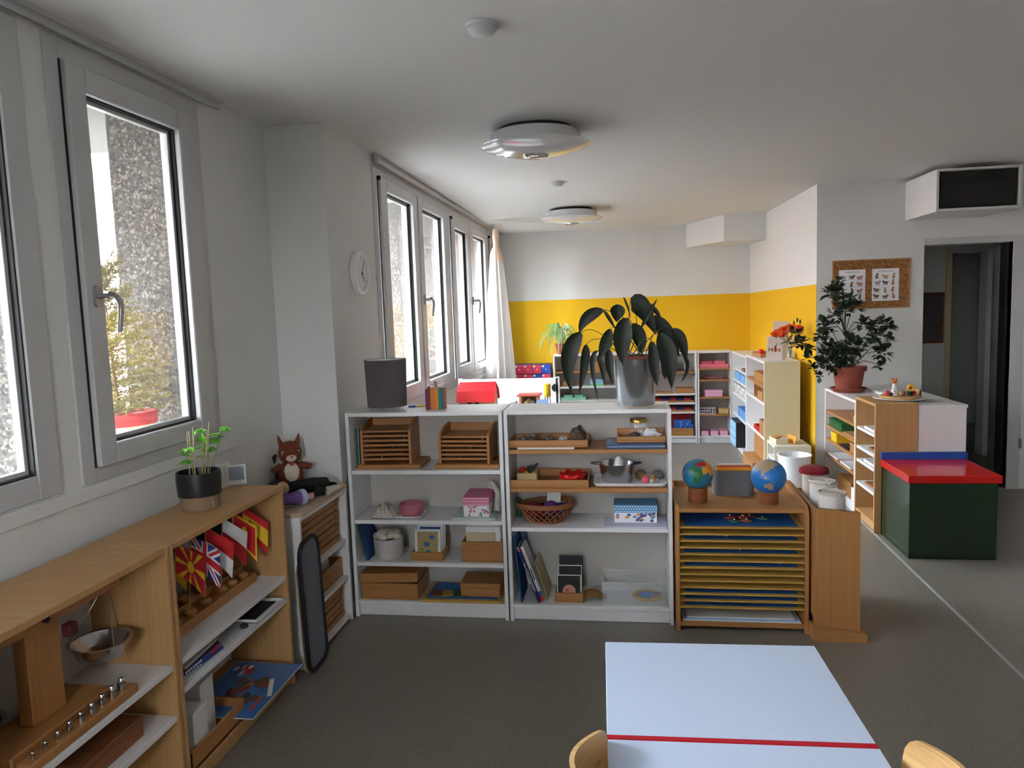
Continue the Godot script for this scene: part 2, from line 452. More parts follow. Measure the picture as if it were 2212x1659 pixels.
func window(n: int, X: float, za: float, zb: float, ya: float, yb: float, sashes: Array):
	# za is the far end; sashes: [far z, near z, bottom, top, glass far, glass near, glass bottom, glass top, handle, gap]
	var wn := setting("window_%d" % n)
	var fixed: bool = sashes.size() == 1 and sashes[0].size() == 8 and sashes[0][0] == za
	if not fixed: part(wn, "frame", bars(G.new(), X - 0.075, X + 0.008, ya, yb, za, zb, 0.06), "frame")
	for k in range(1, sashes.size()): part(wn, "mullion", G.new().b2(X - 0.07, X + 0.006, ya + 0.05, yb - 0.05, sashes[k][1] - 0.02, sashes[k - 1][0] + 0.02), "frame")
	for s in sashes:
		var g := G.new()
		var x0 := X - 0.062; var x1 := X + (0.008 if fixed else 0.026)
		g.b2(x0, x1, s[2], s[3], s[0], s[4], 0.004); g.b2(x0, x1, s[2], s[3], s[5], s[1], 0.004)
		g.b2(x0, x1, s[2], s[6], s[4], s[5], 0.004); g.b2(x0, x1, s[7], s[3], s[4], s[5], 0.004)
		var sa := part(wn, "sash", g, "frame")
		part(sa, "gasket", bars(G.new(), X - 0.045, X + 0.002, s[6] - 0.002, s[7] + 0.002, s[4] - 0.002, s[5] + 0.002, 0.007), "gasket")
		part(sa, "spacer", bars(G.new(), X - 0.040, X - 0.018, s[6], s[7], s[4], s[5], 0.018), "frame")
		part(sa, "pane", G.new().b2(X - 0.034, X - 0.028, s[6] - 0.005, s[7] + 0.005, s[4] - 0.005, s[5] + 0.005, 0), "glass")
		if s.size() > 8 and s[8]:
			var hz: float = s[1] - 0.045; var hy := 1.64
			var ho := G.new()
			ho.prism(rrect(0.030, 0.072, 0.014), 0.010, Transform3D(Basis(Vector3(0, 0, -1), Vector3.UP, Vector3(1, 0, 0)), Vector3(x1, hy, hz)))
			ho.tube([Vector3(x1 + 0.008, hy, hz), Vector3(x1 + 0.045, hy, hz)], 0.009)
			var pts := []
			for i in 9:
				var t := i / 8.0
				pts.append(Vector3(x1 + 0.048 + 0.012 * sin(t * PI), hy + 0.006 - 0.125 * t * t * 0.9 - 0.012 * t, hz - 0.035 * sin(minf(t * 1.8, 1.0) * PI / 2)))
			ho.tube(pts, 0.010, 0.008)
			part(sa, "handle", ho, "silver")
		if s.size() > 9 and s[9]:
			if X > -1.5: part(sa, "hinge_cap", G.new().b2(X + 0.008, X + 0.03, s[3] - 0.02, s[3] + 0.004, s[1], s[1] + 0.016), "gasket")
			part(sa, "gap_shadow_strip", G.new().b2(X + 0.006, X + 0.010, s[2], s[3], s[1], s[1] + 0.010), "gasket")  # black strip painted in for the shadow of the gap beside the sash

func windows():
	window(1, WL, -2.93, -2.10, 1.036, 2.437, [[-2.865, -2.165, 1.082, 2.372, -2.76, -2.25, 1.15, 2.292, true, true]])
	window(2, WL, -2.01, -1.05, 1.036, 2.437, [[-2.01, -1.05, 1.036, 2.437, -1.92, -1.14, 1.112, 2.30]])
	window(3, WL, -0.95, 0.03, 1.036, 2.437, [[-0.885, -0.035, 1.082, 2.372, -0.79, -0.12, 1.15, 2.292, true, true]])
	window(4, WL, 0.13, 1.08, 1.036, 2.437, [[0.13, 1.08, 1.036, 2.437, 0.22, 0.99, 1.112, 2.30]])
	window(5, WF, -6.03, -4.22, 0.915, 2.40, [[-5.09, -4.305, 0.975, 2.352, -4.995, -4.425, 1.075, 2.283, false, true], [-5.975, -5.12, 0.975, 2.352, -5.86, -5.225, 1.055, 2.288, true]])
	window(6, WF, -7.88, -6.05, 0.915, 2.40, [[-6.86, -6.165, 0.975, 2.335, -6.775, -6.255, 1.075, 2.253, false, true], [-7.80, -6.885, 0.975, 2.335, -7.66, -7.03, 1.035, 2.266, true]])
	window(7, WF, -8.66, -7.90, 0.915, 2.40, [[-8.60, -7.965, 0.975, 2.335, -8.50, -8.06, 1.055, 2.25, false, true]])

func outdoors():
	struct("ground", G.new().b2(-60, -2.14, -0.9, -0.6, -70, 25, 0), "pavement")
	# slab over the near windows
	var s := solo("balcony_slab", G.new().b2(-3.5, -2.14, 2.5, 2.72, -3.9, 3.0, 0.01), "concrete", "pale concrete slab overhead outside the near window", "balcony slab")
	s.set_meta("kind", "structure")
	# house across the street
	var h := thing("brick_house", "pale brick house with pink window surrounds across the street", "building", Vector3(-12, -0.6, -20))
	var img := Image.create(128, 128, false, Image.FORMAT_RGB8)
	img.fill(rgb(200, 190, 184))
	var rnd := RandomNumberGenerator.new(); rnd.seed = 4
	for r in 16:
		for c in range(-1, 5):
			var t := rnd.randf_range(-12, 12)
			img.fill_rect(Rect2i(c * 32 + (16 if r % 2 else 0), r * 8, 30, 6), rgb(168 + t, 146 + t, 134 + t))
	picture("farbrick", img, 0.9, Vector3(0.9, 0.9, 0.9))
	paint("stone", rgb(226, 214, 206), 0.9)
	paint("pinkstone", rgb(232, 188, 180), 0.9)
	part(h, "wall", G.new().b2(-8, 0, 0, 5.6, -34, 28, 0), "farbrick")
	for y in [3.25]: part(h, "band", G.new().b2(-0.02, 0.16, y, y + 0.35, -34, 28, 0.02), "stone")
	part(h, "roof", G.new().b2(-8.4, 0.3, 5.6, 5.85, -34.5, 28.5, 0.05), "stone")
	for row in 1:
		for k in 14:
			var z := 26.0 - k * 4.25 - 1.75; var y := 0.9 + row * 3.4
			var f := part(h, "window", bars(G.new(), -0.02, 0.1, y - 0.1, y + 1.9, z - 0.75, z + 0.75, 0.24), "pinkstone" if row == 0 else "stone")
			part(f, "shutter_box", G.new().b2(-0.01, 0.07, y + 1.4, y + 1.66, z - 0.51, z + 0.51, 0.01), "plastic")
			part(f, "window_pane", G.new().b2(-0.01, 0.015, y + 0.14, y + 1.4, z - 0.51, z + 0.51, 0), "shade")
	for k in 14:
		var z := 26.0 - k * 4.25 - 1.75
		var f := part(h, "window", bars(G.new(), -0.02, 0.1, 3.75, 5.35, z - 0.75, z + 0.75, 0.2), "stone")
		part(f, "window_pane", G.new().b2(-0.01, 0.015, 3.95, 5.15, z - 0.55, z + 0.55, 0), "shade")
	# small conifer in a tub on the outer ledge
	var t := thing("potted_conifer", "small dry conifer in a pale tub with a red rim outside the near window", "potted tree", Vector3(-1.99, 0.985, -2.67))
	part(t, "tub", G.new().lathe([Vector2(0, 0), Vector2(0.10, 0), Vector2(0.125, 0.17), Vector2(0.115, 0.17), Vector2(0.11, 0.15), Vector2(0, 0.15)], 24), "cream")
	part(t, "rim", G.new().lathe([Vector2(0.126, 0.165), Vector2(0.136, 0.165), Vector2(0.140, 0.21), Vector2(0.128, 0.212), Vector2(0.120, 0.17)], 24), "red", "red rim")
	part(t, "soil", G.new().lathe([Vector2(0, 0.175), Vector2(0.120, 0.17)], 24), "soil")
	paint("needles", rgb(150, 140, 78), 0.8)
	part(t, "stem", G.new().tube([Vector3(0, 0.15, 0), Vector3(-0.01, 0.4, 0), Vector3(-0.03, 0.78, 0.01)], 0.009, 0.003), "darkwood_v")
	var g := G.new()
	for i in 320:
		var y := 0.20 + 0.58 * pow(rnd.randf(), 1.25)
		var r := 0.22 * (1.0 - (y - 0.2) / 0.66) + 0.035
		var a := rnd.randf() * TAU
		var c := Vector3(-0.03 * (y - 0.15), y, 0)
		var e := c + Vector3(cos(a) * r, rnd.randf_range(0.0, 0.08), sin(a) * r)
		if e.x > 0.16: e.x = 0.16
		g.flat()
		for k in 20:
			var t2 := 0.1 + 0.9 * k / 20.0
			var p := c.lerp(e, t2)
			var d := Vector3(rnd.randf_range(-1, 1), rnd.randf_range(-0.3, 1), rnd.randf_range(-1, 1)).normalized() * rnd.randf_range(0.018, 0.034)
			var w := d.cross(Vector3(rnd.randf(), 1, rnd.randf())).normalized() * 0.0034
			g.tri(p - w, p + w, p + d)
		g.tri(c, c + Vector3(0, 0.003, 0), e)
	var nd := part(t, "foliage", g, "needles")
	nd.set_meta("kind", "stuff")

# ---------------------------------------------------------------- shelving
func unit(called: String, label: String, at: Vector3, turn: float, W: float, H: float, D: float, shelves: Array, side := "white", top := "", shelf := "white", back := "whiteback", plinth := 0.065, bottom := 0.085, T := 0.018, base := "") -> Node3D:
	# local frame: x from 0 to W, front at z = 0, back at z = -D; shelves: heights of upper faces, or [height, material]
	if top == "": top = side
	var u := thing(called, label, "shelf unit", at, turn)
	part(u, "side_panel", G.new().b2(0, T, 0, H, -D, 0), side)
	part(u, "side_panel", G.new().b2(W - T, W, 0, H, -D, 0), side)
	part(u, "top", G.new().b2(T, W - T, H - 0.02, H - 0.0005, -D, -0.001), top)
	part(u, "bottom", G.new().b2(T, W - T, bottom - 0.018, bottom, -D, -0.004), shelf if base == "" else base)
	if plinth > 0: part(u, "plinth", G.new().b2(T, W - T, 0.002, plinth, -0.04, -0.022), shelf if base == "" else base)
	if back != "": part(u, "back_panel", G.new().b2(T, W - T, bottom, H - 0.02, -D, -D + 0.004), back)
	for s in shelves:
		var y: float = s[0] if s is Array else s
		part(u, "shelf", G.new().b2(T + 0.001, W - T - 0.001, y - 0.02, y, -D + 0.004, -0.006), s[1] if s is Array else shelf)
	return u

func furniture():
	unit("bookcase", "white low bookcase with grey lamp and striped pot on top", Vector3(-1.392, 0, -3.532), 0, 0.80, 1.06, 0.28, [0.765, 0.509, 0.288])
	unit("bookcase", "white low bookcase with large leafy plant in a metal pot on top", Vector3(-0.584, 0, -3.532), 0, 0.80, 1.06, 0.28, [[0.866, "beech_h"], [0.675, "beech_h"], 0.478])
	# wooden units under the near window, front towards +x
	unit("wooden_shelf", "wooden shelf unit holding the small flags, beside the black mesh panel", Vector3(-1.41, 0, -2.066), PI / 2, 0.785, 0.858, 0.28, [0.475, 0.378], "wood_v", "wood_v", "white", "whiteback", 0.06, 0.075, 0.018, "wood_v")
	unit("wooden_shelf", "wooden shelf unit holding the balance scale, nearest the camera on the left", Vector3(-1.41, 0, -1.262), PI / 2, 0.80, 0.858, 0.28, [0.478, 0.312], "wood_v", "wood_v", "white", "whiteback", 0.06, 0.075, 0.018, "wood_v")
	# small white unit in the corner
	var u := unit("corner_shelf", "small white shelf with beige top and stacked wooden frames in the corner", Vector3(-1.397, 0, -2.955), PI / 2, 0.553, 0.684, 0.30, [0.428, 0.238], "white", "white", "white", "whiteback", 0, 0.035)
	var poly := PackedVector2Array([Vector2(0, 0.30), Vector2(0.553, 0.30), Vector2(0.553, -0.004)])
	for i in 7:
		var a := -PI / 2 - PI / 2 * i / 6.0
		poly.append(Vector2(0.05, 0.046) + Vector2(cos(a), sin(a)) * 0.05)
	part(u, "top_board", G.new().prism(poly, 0.018, Transform3D(Basis(Vector3(1, 0, 0), Vector3(0, 0, -1), Vector3(0, 1, 0)), Vector3(0, 0.684, 0))), "cream_top", "beige laminate top with a rounded corner")
	# back room, along the back wall
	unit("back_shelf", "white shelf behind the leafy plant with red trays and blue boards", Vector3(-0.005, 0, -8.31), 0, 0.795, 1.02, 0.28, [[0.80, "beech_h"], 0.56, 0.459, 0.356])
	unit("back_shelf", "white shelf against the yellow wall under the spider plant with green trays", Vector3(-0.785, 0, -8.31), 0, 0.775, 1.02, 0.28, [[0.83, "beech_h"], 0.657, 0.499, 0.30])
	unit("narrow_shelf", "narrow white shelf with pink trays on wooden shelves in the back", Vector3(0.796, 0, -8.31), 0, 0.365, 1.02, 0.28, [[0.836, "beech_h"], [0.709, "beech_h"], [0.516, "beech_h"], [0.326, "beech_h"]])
	# back room, along the right partition, fronts towards -x
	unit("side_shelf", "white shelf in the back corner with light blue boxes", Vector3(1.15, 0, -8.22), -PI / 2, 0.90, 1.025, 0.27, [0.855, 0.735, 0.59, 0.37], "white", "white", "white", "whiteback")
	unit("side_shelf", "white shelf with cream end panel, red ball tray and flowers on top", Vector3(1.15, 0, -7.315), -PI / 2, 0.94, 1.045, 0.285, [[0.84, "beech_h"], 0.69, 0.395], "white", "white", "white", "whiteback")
	part(get_node("side_shelf_001"), "end_panel", G.new().b2(0.94, 0.943, 0.002, 1.044, -0.285, 0, 0.0005), "cream_v", "cream end panel")
	# right of the cork board: white and wooden units, back to back
	unit("white_shelf", "white shelf with open front under the terracotta plant pot", Vector3(1.603, 0, -6.27), -PI / 2, 0.80, 0.83, 0.26, [[0.655, "beech_h"], [0.54, "beech_h"], [0.43, "beech_h"], [0.305, "beech_h"]], "white", "white", "white", "")
	unit("wooden_shelf", "narrow wooden shelf with white shelves next to the green toy chest", Vector3(1.603, 0, -5.468), -PI / 2, 0.42, 0.862, 0.26, [0.655, 0.52, 0.425, 0.265], "wood_v", "wood_v", "white", "", 0.05, 0.07, 0.018, "wood_v")
	u = thing("white_cabinet", "plain white cabinet back to back with the narrow wooden shelf", "cabinet", Vector3(1.868, 0, -6.27))
	part(u, "body", G.new().b2(0, 0.285, 0, 0.825, 0.002, 1.215), "white")
	part(u, "top", G.new().b2(-0.002, 0.29, 0.825, 0.848, 0, 1.22), "white")
	# small low white cabinet with open side
	u = unit("low_cabinet", "small low white cabinet with a wooden box on top, behind the white bin", Vector3(1.17, 0, -6.36), -PI / 2, 0.30, 0.395, 0.28, [0.28, 0.16], "whitecream", "whitecream", "white", "whiteback", 0, 0.03)

func toy_chest():
	var u := thing("toy_chest", "green toy chest with a glossy red lid in front of the shelves", "chest", Vector3(1.632, 0, -5.04))
	var g := G.new()
	part(u, "side_panel", G.new().b2(0.012, 0.03, 0, 0.455, 0.0, 0.46), "green")
	part(u, "side_panel", G.new().b2(0.472, 0.49, 0, 0.455, 0.0, 0.46), "green")
	part(u, "front_panel", G.new().b2(0.012, 0.49, 0, 0.455, 0.46, 0.478), "green")
	part(u, "back_panel", G.new().b2(0.012, 0.49, 0, 0.455, 0.0, 0.016), "green")
	part(u, "lid", G.new().b2(0.0, 0.508, 0.457, 0.503, 0.02, 0.49, 0.003), "lidred", "glossy red lid")
	part(u, "back_rail", G.new().b2(0.005, 0.52, 0.50, 0.548, -0.004, 0.02, 0.003), "blue", "blue rail along the back")

func tables():
	var turn := deg_to_rad(1.7)
	for k in 2:
		var t := thing("school_table", ["white table top with a red edge, far one of the pair", "white table with a red edge, nearest the camera"][k], "table", Vector3(-0.072, 0, -2.196) if k == 0 else Vector3(-0.0555, 0, -1.6795), turn, "pair of white tables")
		part(t, "tabletop", G.new().b2(0, 0.615, 0.506, 0.53, 0.0, 0.499, 0.002), "tabletop")
		part(t, "edge_band", G.new().b2(0, 0.615, 0.505, 0.531, 0.4992, 0.5135, 0.001), "edge_red", "red edge strip")
		for p in [0.07, 0.43]: part(t, "leg", G.new().tube([Vector3(0.3075, 0.02, p), Vector3(0.3075, 0.507, p)], 0.025, 0.025, 14), "silver")
		part(t, "foot_bar", G.new().b2(0.27, 0.345, 0, 0.025, 0.03, 0.47, 0.006), "silver")
		part(t, "apron", bars_flat(0.2, 0.415, 0.47, 0.505, 0.03, 0.48, 0.02), "silver")

func bars_flat(x0, x1, y0, y1, z0, z1, w) -> G:
	return G.new().b2(x0, x1, y0, y1, z0, z0 + w).b2(x0, x1, y0, y1, z1 - w, z1).b2(x0, x0 + w, y0, y1, z0 + w, z1 - w).b2(x1 - w, x1, y0, y1, z0 + w, z1 - w)

func map_cabinet():
	var u := thing("map_cabinet", "wooden map cabinet full of puzzle map trays with two globes on top", "cabinet", Vector3(0.226, 0, -3.478))
	var D := 0.47; var W := 0.60; var T := 0.018
	var pf := PackedVector2Array([Vector2(0, 0), Vector2(0, 0.555)])
	for i in 7:
		var a := PI * 0.5 * i / 6.0
		pf.append(Vector2(0.05 - 0.05 * cos(a), 0.555 + 0.05 * sin(a)))
	pf.append_array(PackedVector2Array([Vector2(D, 0.625), Vector2(D, 0)]))
	for x in [0.0, W - T]: part(u, "side_panel", G.new().prism(pf, T, Transform3D(Basis(Vector3(0, 0, -1), Vector3.UP, Vector3(1, 0, 0)), Vector3(x, 0, 0))), "beech_v")
	part(u, "top", G.new().b2(T, W - T, 0.572, 0.592, -D, -0.012), "beech_h")
	part(u, "back_panel", G.new().b2(T, W - T, 0.03, 0.62, -D, -D + 0.008), "beech_h")
	part(u, "bottom", G.new().b2(T, W - T, 0.022, 0.045, -D + 0.008, -0.004), "beech_h")
	for s in [T, W - T - 0.012]:
		for i in 13: part(u, "runner", G.new().b2(s, s + 0.012, 0.114 + i * 0.0322 - 0.006, 0.114 + i * 0.0322, -D + 0.01, -0.01, 0), "beech_h")
	paint("mapboard", rgb(196, 156, 74), 0.5)
	# puzzle map trays: yellow edged boards with a blue map face
	for i in 13:
		var y := 0.114 + i * 0.0322
		var t := thing("puzzle_map", "topmost puzzle map tray with blue sea and knobbed pieces" if i == 12 else "%s puzzle map tray from the bottom of the map cabinet" % ["lowest", "second", "third", "fourth", "fifth", "sixth", "seventh", "eighth", "ninth", "tenth", "eleventh", "twelfth"][i], "puzzle map", Vector3(0.226, y, -3.478), 0, "" if i == 12 else "puzzle maps in the cabinet")
		part(t, "board", G.new().b2(T + 0.003, W - T - 0.003, 0.0005, 0.0045, -D + 0.02, 0.004, 0.001), "mapboard")
		part(t, "rim", bars_flat(T + 0.003, W - T - 0.003, 0.0045, 0.0075, -D + 0.02, 0.004, 0.022), "mapboard")
		var full: bool = i in [12, 10, 8, 6, 2, 1, 0]
		if full: part(t, "sea", G.new().b2(T + 0.025, W - T - 0.025, 0.0045, 0.0068, -D + 0.042, -0.018, 0), "sea")
		else: part(t, "sea", G.new().b2(0.12 + 0.04 * (i % 4), 0.34 + 0.05 * (i % 3), 0.0045, 0.0068, -D + 0.042, -0.1, 0), "sea")
		if i == 12:
			var rnd := RandomNumberGenerator.new(); rnd.seed = 3
			for k in 12:
				var c := Vector2(0.30 + rnd.randf_range(-0.055, 0.075), -0.16 + rnd.randf_range(-0.09, 0.09))
				if k == 11: c = Vector2(0.415, -0.13)
				var pl := PackedVector2Array()
				for q in 7: pl.append(c + Vector2(cos(TAU * q / 7), sin(TAU * q / 7)) * rnd.randf_range(0.014, 0.032))
				var pc := part(t, "map_piece", G.new().prism(pl, 0.005, Transform3D(Basis(Vector3(1, 0, 0), Vector3(0, 0, 1), Vector3(0, -1, 0)), Vector3(0, 0.0135 + 0.0004 * k, 0))), ["piece_red", "piece_maroon", "piece_orange", "piece_green"][k % 4])
				part(pc, "knob", G.new().lathe([Vector2(0.002, 0.012), Vector2(0.002, 0.017), Vector2(0.004, 0.019), Vector2(0.004, 0.023), Vector2(0, 0.0245)], 8, Transform3D(Basis(), Vector3(c.x, 0, c.y))), "plastic")
		elif full:
			var kx: float = [0.1, 0.3, 0.44, 0.24, 0.36, 0.15, 0.48][i % 7]
			part(t, "knob", G.new().lathe([Vector2(0.002, 0.008), Vector2(0.002, 0.012), Vector2(0.004, 0.014), Vector2(0.004, 0.018), Vector2(0, 0.0195)], 8, Transform3D(Basis(), Vector3(kx, 0, -0.05))), "plastic")
	# loose sheets on the floor of the cabinet
	for i in 3: solo("map_sheet", G.new().b2(0.03 + 0.01 * i, 0.57 - 0.012 * i, 0, 0.004, -0.44, -0.012 - 0.01 * i, 0), ["paper", "sheetblue", "paper"][i], ["white map sheet at the bottom of the map cabinet", "pale blue map sheet between white sheets in the map cabinet", "white map sheet lying topmost under the puzzle trays"][i], "paper", Vector3(0.226, 0.0455 + i * 0.0042, -3.478))

func more_materials():
	paint("cream_top", rgb(196, 176, 150), 0.5)
	paint("cream_v", rgb(226, 212, 168), 0.5)
	paint("whitecream", rgb(228, 222, 200), 0.5)
	paint("tabletop", rgb(208, 222, 244), 0.3)
	paint("edge_red", rgb(196, 18, 40), 0.4)
	paint("sea", rgb(44, 106, 176), 0.5)
	paint("sheetblue", rgb(150, 190, 226), 0.6)
	paint("piece_red", rgb(190, 50, 50), 0.5)
	paint("piece_maroon", rgb(130, 50, 66), 0.5)
	paint("piece_orange", rgb(206, 116, 60), 0.5)
	paint("piece_green", rgb(90, 130, 90), 0.5)
	paint("chrome", rgb(214, 214, 216), 0.08, 0.9)
	paint("rugpale", rgb(224, 220, 212), 0.98)
	picture("chairwood_h", wood_image(rgb(236, 198, 142), rgb(206, 158, 98), false, 51, 0.8), 0.35, Vector3(1.1, 2.2, 2.2))
	picture("chairwood_v", wood_image(rgb(236, 198, 142), rgb(206, 158, 98), true, 53, 0.8), 0.35, Vector3(2.2, 1.1, 2.2))
	paint("roofred", rgb(222, 24, 34), 0.4)
	paint("drawerpink", rgb(220, 60, 90), 0.45)
	paint("barred", rgb(168, 26, 44), 0.5)
	paint("barblue", rgb(40, 40, 120), 0.5)
	picture("spots", speckle_image(rgb(196, 190, 180), [rgb(240, 240, 236), rgb(120, 114, 106), rgb(226, 222, 216)], 260, 3, 6, 61, 128), 0.6, Vector3(3.5, 3.5, 3.5))

# ---------------------------------------------------------------- small helpers for objects
func col(r: int, g: int, b: int, rough := 0.6, metal := 0.0) -> StandardMaterial3D:
	var k := "c%d_%d_%d_%d_%d" % [r, g, b, int(rough * 100), int(metal * 100)]
	if not M.has(k): paint(k, rgb(r, g, b), rough, metal)
	return M[k]

func blank(w: int, h: int, c: Color) -> Image:
	var img := Image.create(w, h, false, Image.FORMAT_RGB8)
	img.fill(c)
	return img

func disc(img: Image, cx: float, cy: float, rx: float, ry: float, c: Color):
	for y in range(maxi(0, int(cy - ry)), mini(img.get_height(), int(cy + ry) + 1)):
		for x in range(maxi(0, int(cx - rx)), mini(img.get_width(), int(cx + rx) + 1)):
			if pow((x + 0.5 - cx) / rx, 2) + pow((y + 0.5 - cy) / ry, 2) <= 1.0: img.set_pixel(x, y, c)

func fill_poly(img: Image, pts: PackedVector2Array, c: Color):
	var lo := pts[0]; var hi := pts[0]
	for p in pts:
		lo = lo.min(p); hi = hi.max(p)
	for y in range(maxi(0, int(lo.y)), mini(img.get_height(), int(hi.y) + 2)):
		for x in range(maxi(0, int(lo.x)), mini(img.get_width(), int(hi.x) + 2)):
			if Geometry2D.is_point_in_polygon(Vector2(x + 0.5, y + 0.5), pts): img.set_pixel(x, y, c)

func line(img: Image, a: Vector2, b: Vector2, w: float, c: Color):
	var n := (b - a).orthogonal().normalized() * w / 2
	fill_poly(img, PackedVector2Array([a + n, b + n, b - n, a - n]), c)

func tex(img: Image, rough := 0.6) -> StandardMaterial3D:
	return picture("pic%d" % M.size(), img, rough)

func card(a: Vector3, u: Vector3, w: Vector3) -> G:   # printed face: lower left corner, width, height
	var g := G.new()
	g.uvquad(a, a + u, a + u + w, a + w)
	return g

# a box standing open at the top, front towards +z, given by width, height, depth, centred on x
func open_box(w: float, h: float, d: float, t := 0.008, back := -1.0) -> G:
	var g := G.new()
	if back < 0: back = h
	g.b2(-w / 2, w / 2, 0, t, -d, 0)
	g.b2(-w / 2, w / 2, t, h, -t, 0); g.b2(-w / 2, w / 2, t, back, -d, -d + t)
	g.b2(-w / 2, -w / 2 + t, t, minf(h, back), -d + t, -t); g.b2(w / 2 - t, w / 2, t, minf(h, back), -d + t, -t)
	return g

# ---------------------------------------------------------------- ceiling and walls
func fittings():
	var k := 0
	for p in [Vector3(-0.43, 2.471, -3.93), Vector3(-0.45, 2.442, -6.95)]:
		var l := thing("ceiling_lamp", ["round glossy white ceiling lamp above the bookcases", "round white ceiling lamp further back near the yellow wall"][k], "ceiling lamp", p, 0, "round ceiling lamps")
		part(l, "gap_shadow_mount", G.new().lathe([Vector2(0.0, -0.028), Vector2(0.19, -0.028), Vector2(0.19, 0.0)], 40), "dark")  # mount painted dark for the shadow gap between housing and ceiling
		part(l, "housing", G.new().lathe([Vector2(0.238, -0.092), Vector2(0.233, -0.03), Vector2(0.225, -0.022), Vector2(0.15, -0.022)], 48), "lamp_plastic")
		var pr := [Vector2(0.066, -0.132)]
		for i in 8:
			var t := (i + 1) / 8.0
			pr.append(Vector2(0.066 + 0.214 * t, -0.132 + 0.042 * t * t))
		pr.append_array([Vector2(0.286, -0.086), Vector2(0.284, -0.082), Vector2(0.236, -0.084)])
		part(l, "diffuser", G.new().lathe(pr, 56), "lamp_plastic")
		part(l, "centre_cap", G.new().lathe([Vector2(0, -0.146), Vector2(0.058, -0.144), Vector2(0.066, -0.139), Vector2(0.067, -0.128)], 32), "chrome")
		k += 1
	k = 0
	for p in [Vector3(-0.435, 2.474, -2.48), Vector3(-0.456, 2.455, -5.5)]:
		var d := thing("smoke_detector", ["white round smoke detector on the ceiling nearest the camera", "small white smoke detector between the two ceiling lamps"][k], "smoke detector", p, 0, "ceiling smoke detectors")
		part(d, "base", G.new().lathe([Vector2(0.054, -0.012), Vector2(0.055, 0.0)], 28), "frame")
		part(d, "cover", G.new().lathe([Vector2(0, -0.034), Vector2(0.022, -0.033), Vector2(0.041, -0.027), Vector2(0.05, -0.013), Vector2(0.053, -0.012)], 28), "frame")
		k += 1
	# wall clock
	var c := thing("wall_clock", "round white wall clock beside the far window frame", "clock", Vector3(WF, 1.772, -3.90))
	var ct := Transform3D(Basis(Vector3(0, 0, 1), Vector3(1, 0, 0), Vector3(0, 1, 0)), Vector3.ZERO)   # lathe axis along +x
	part(c, "case", G.new().lathe([Vector2(0.112, 0.0), Vector2(0.118, 0.006), Vector2(0.118, 0.03), Vector2(0.110, 0.037), Vector2(0.098, 0.034), Vector2(0.097, 0.026)], 40, ct), "plastic")
	part(c, "face", G.new().lathe([Vector2(0.0975, 0.026), Vector2(0.0, 0.0261)], 40, ct), "paper")
	for i in 12:
		var a := TAU * i / 12
		part(c, "hour_mark", G.new().box(Vector3(0.0268, 0.085, 0), Vector3(0.0008, 0.012, 0.003), 0, Transform3D(Basis(Vector3.RIGHT, a), Vector3.ZERO)), col(150, 150, 150))
	for h in [[0.052, 0.006, -2.5], [0.078, 0.004, -0.55]]: part(c, "hand", G.new().box(Vector3(0.0285, h[0] / 2, 0), Vector3(0.001, h[0], h[1]), 0, Transform3D(Basis(Vector3.RIGHT, h[2]), Vector3.ZERO)), col(90, 90, 90))
	part(c, "hand_hub", G.new().lathe([Vector2(0.006, 0.026), Vector2(0.006, 0.031), Vector2(0, 0.031)], 12, ct), col(90, 90, 90))
	# boxed duct over the doorway
	var d := thing("duct_box", "white boxed duct with dark open end above the doorway", "duct", Vector3(2.19, 2.13, -6.28))
	part(d, "shell", G.new().b2(0, 0.018, 0, 0.292, 0, 0.58).b2(0.535, 0.553, 0, 0.292, 0, 0.58).b2(0.018, 0.535, 0, 0.018, 0, 0.58).b2(0.018, 0.535, 0.276, 0.292, 0, 0.58), "wall")
	part(d, "lining", G.new().b2(0.019, 0.534, 0.019, 0.275, 0.30, 0.31), "black")
	part(d, "dark_panel", G.new().b2(0.03, 0.525, 0.024, 0.272, 0.556, 0.566), col(20, 20, 22, 0.25), "dark panel closing the open end")
	# pin board
	var b := thing("pin_board", "cork pin board with two animal posters above the leafy plant", "pin board", Vector3(1.653, 1.458, -6.279))
	var img := speckle_image(rgb(164, 118, 70), [rgb(142, 98, 56), rgb(182, 136, 84), rgb(120, 80, 46), rgb(156, 110, 64)], 1500, 1, 3, 21, 128)
	picture("cork", img, 0.95, Vector3(4, 4, 4))
	part(b, "cork_panel", G.new().b2(0.008, 0.57, 0.008, 0.377, 0, 0.012), "cork")
	part(b, "border", G.new().b2(0, 0.578, 0, 0.010, 0, 0.016).b2(0, 0.578, 0.375, 0.385, 0, 0.016).b2(0, 0.010, 0.01, 0.375, 0, 0.016).b2(0.568, 0.578, 0.01, 0.375, 0, 0.016), "beech_h")
	part(b, "hanging_cord", G.new().tube([Vector3(0.15, 0.385, 0.006), Vector3(0.29, 0.425, 0.004), Vector3(0.43, 0.385, 0.006)], 0.0015, 0.0015, 5), "paper")
	part(b, "nail", G.new().tube([Vector3(0.29, 0.426, 0.0), Vector3(0.29, 0.426, 0.012)], 0.003), "silver")
	var rnd := RandomNumberGenerator.new()
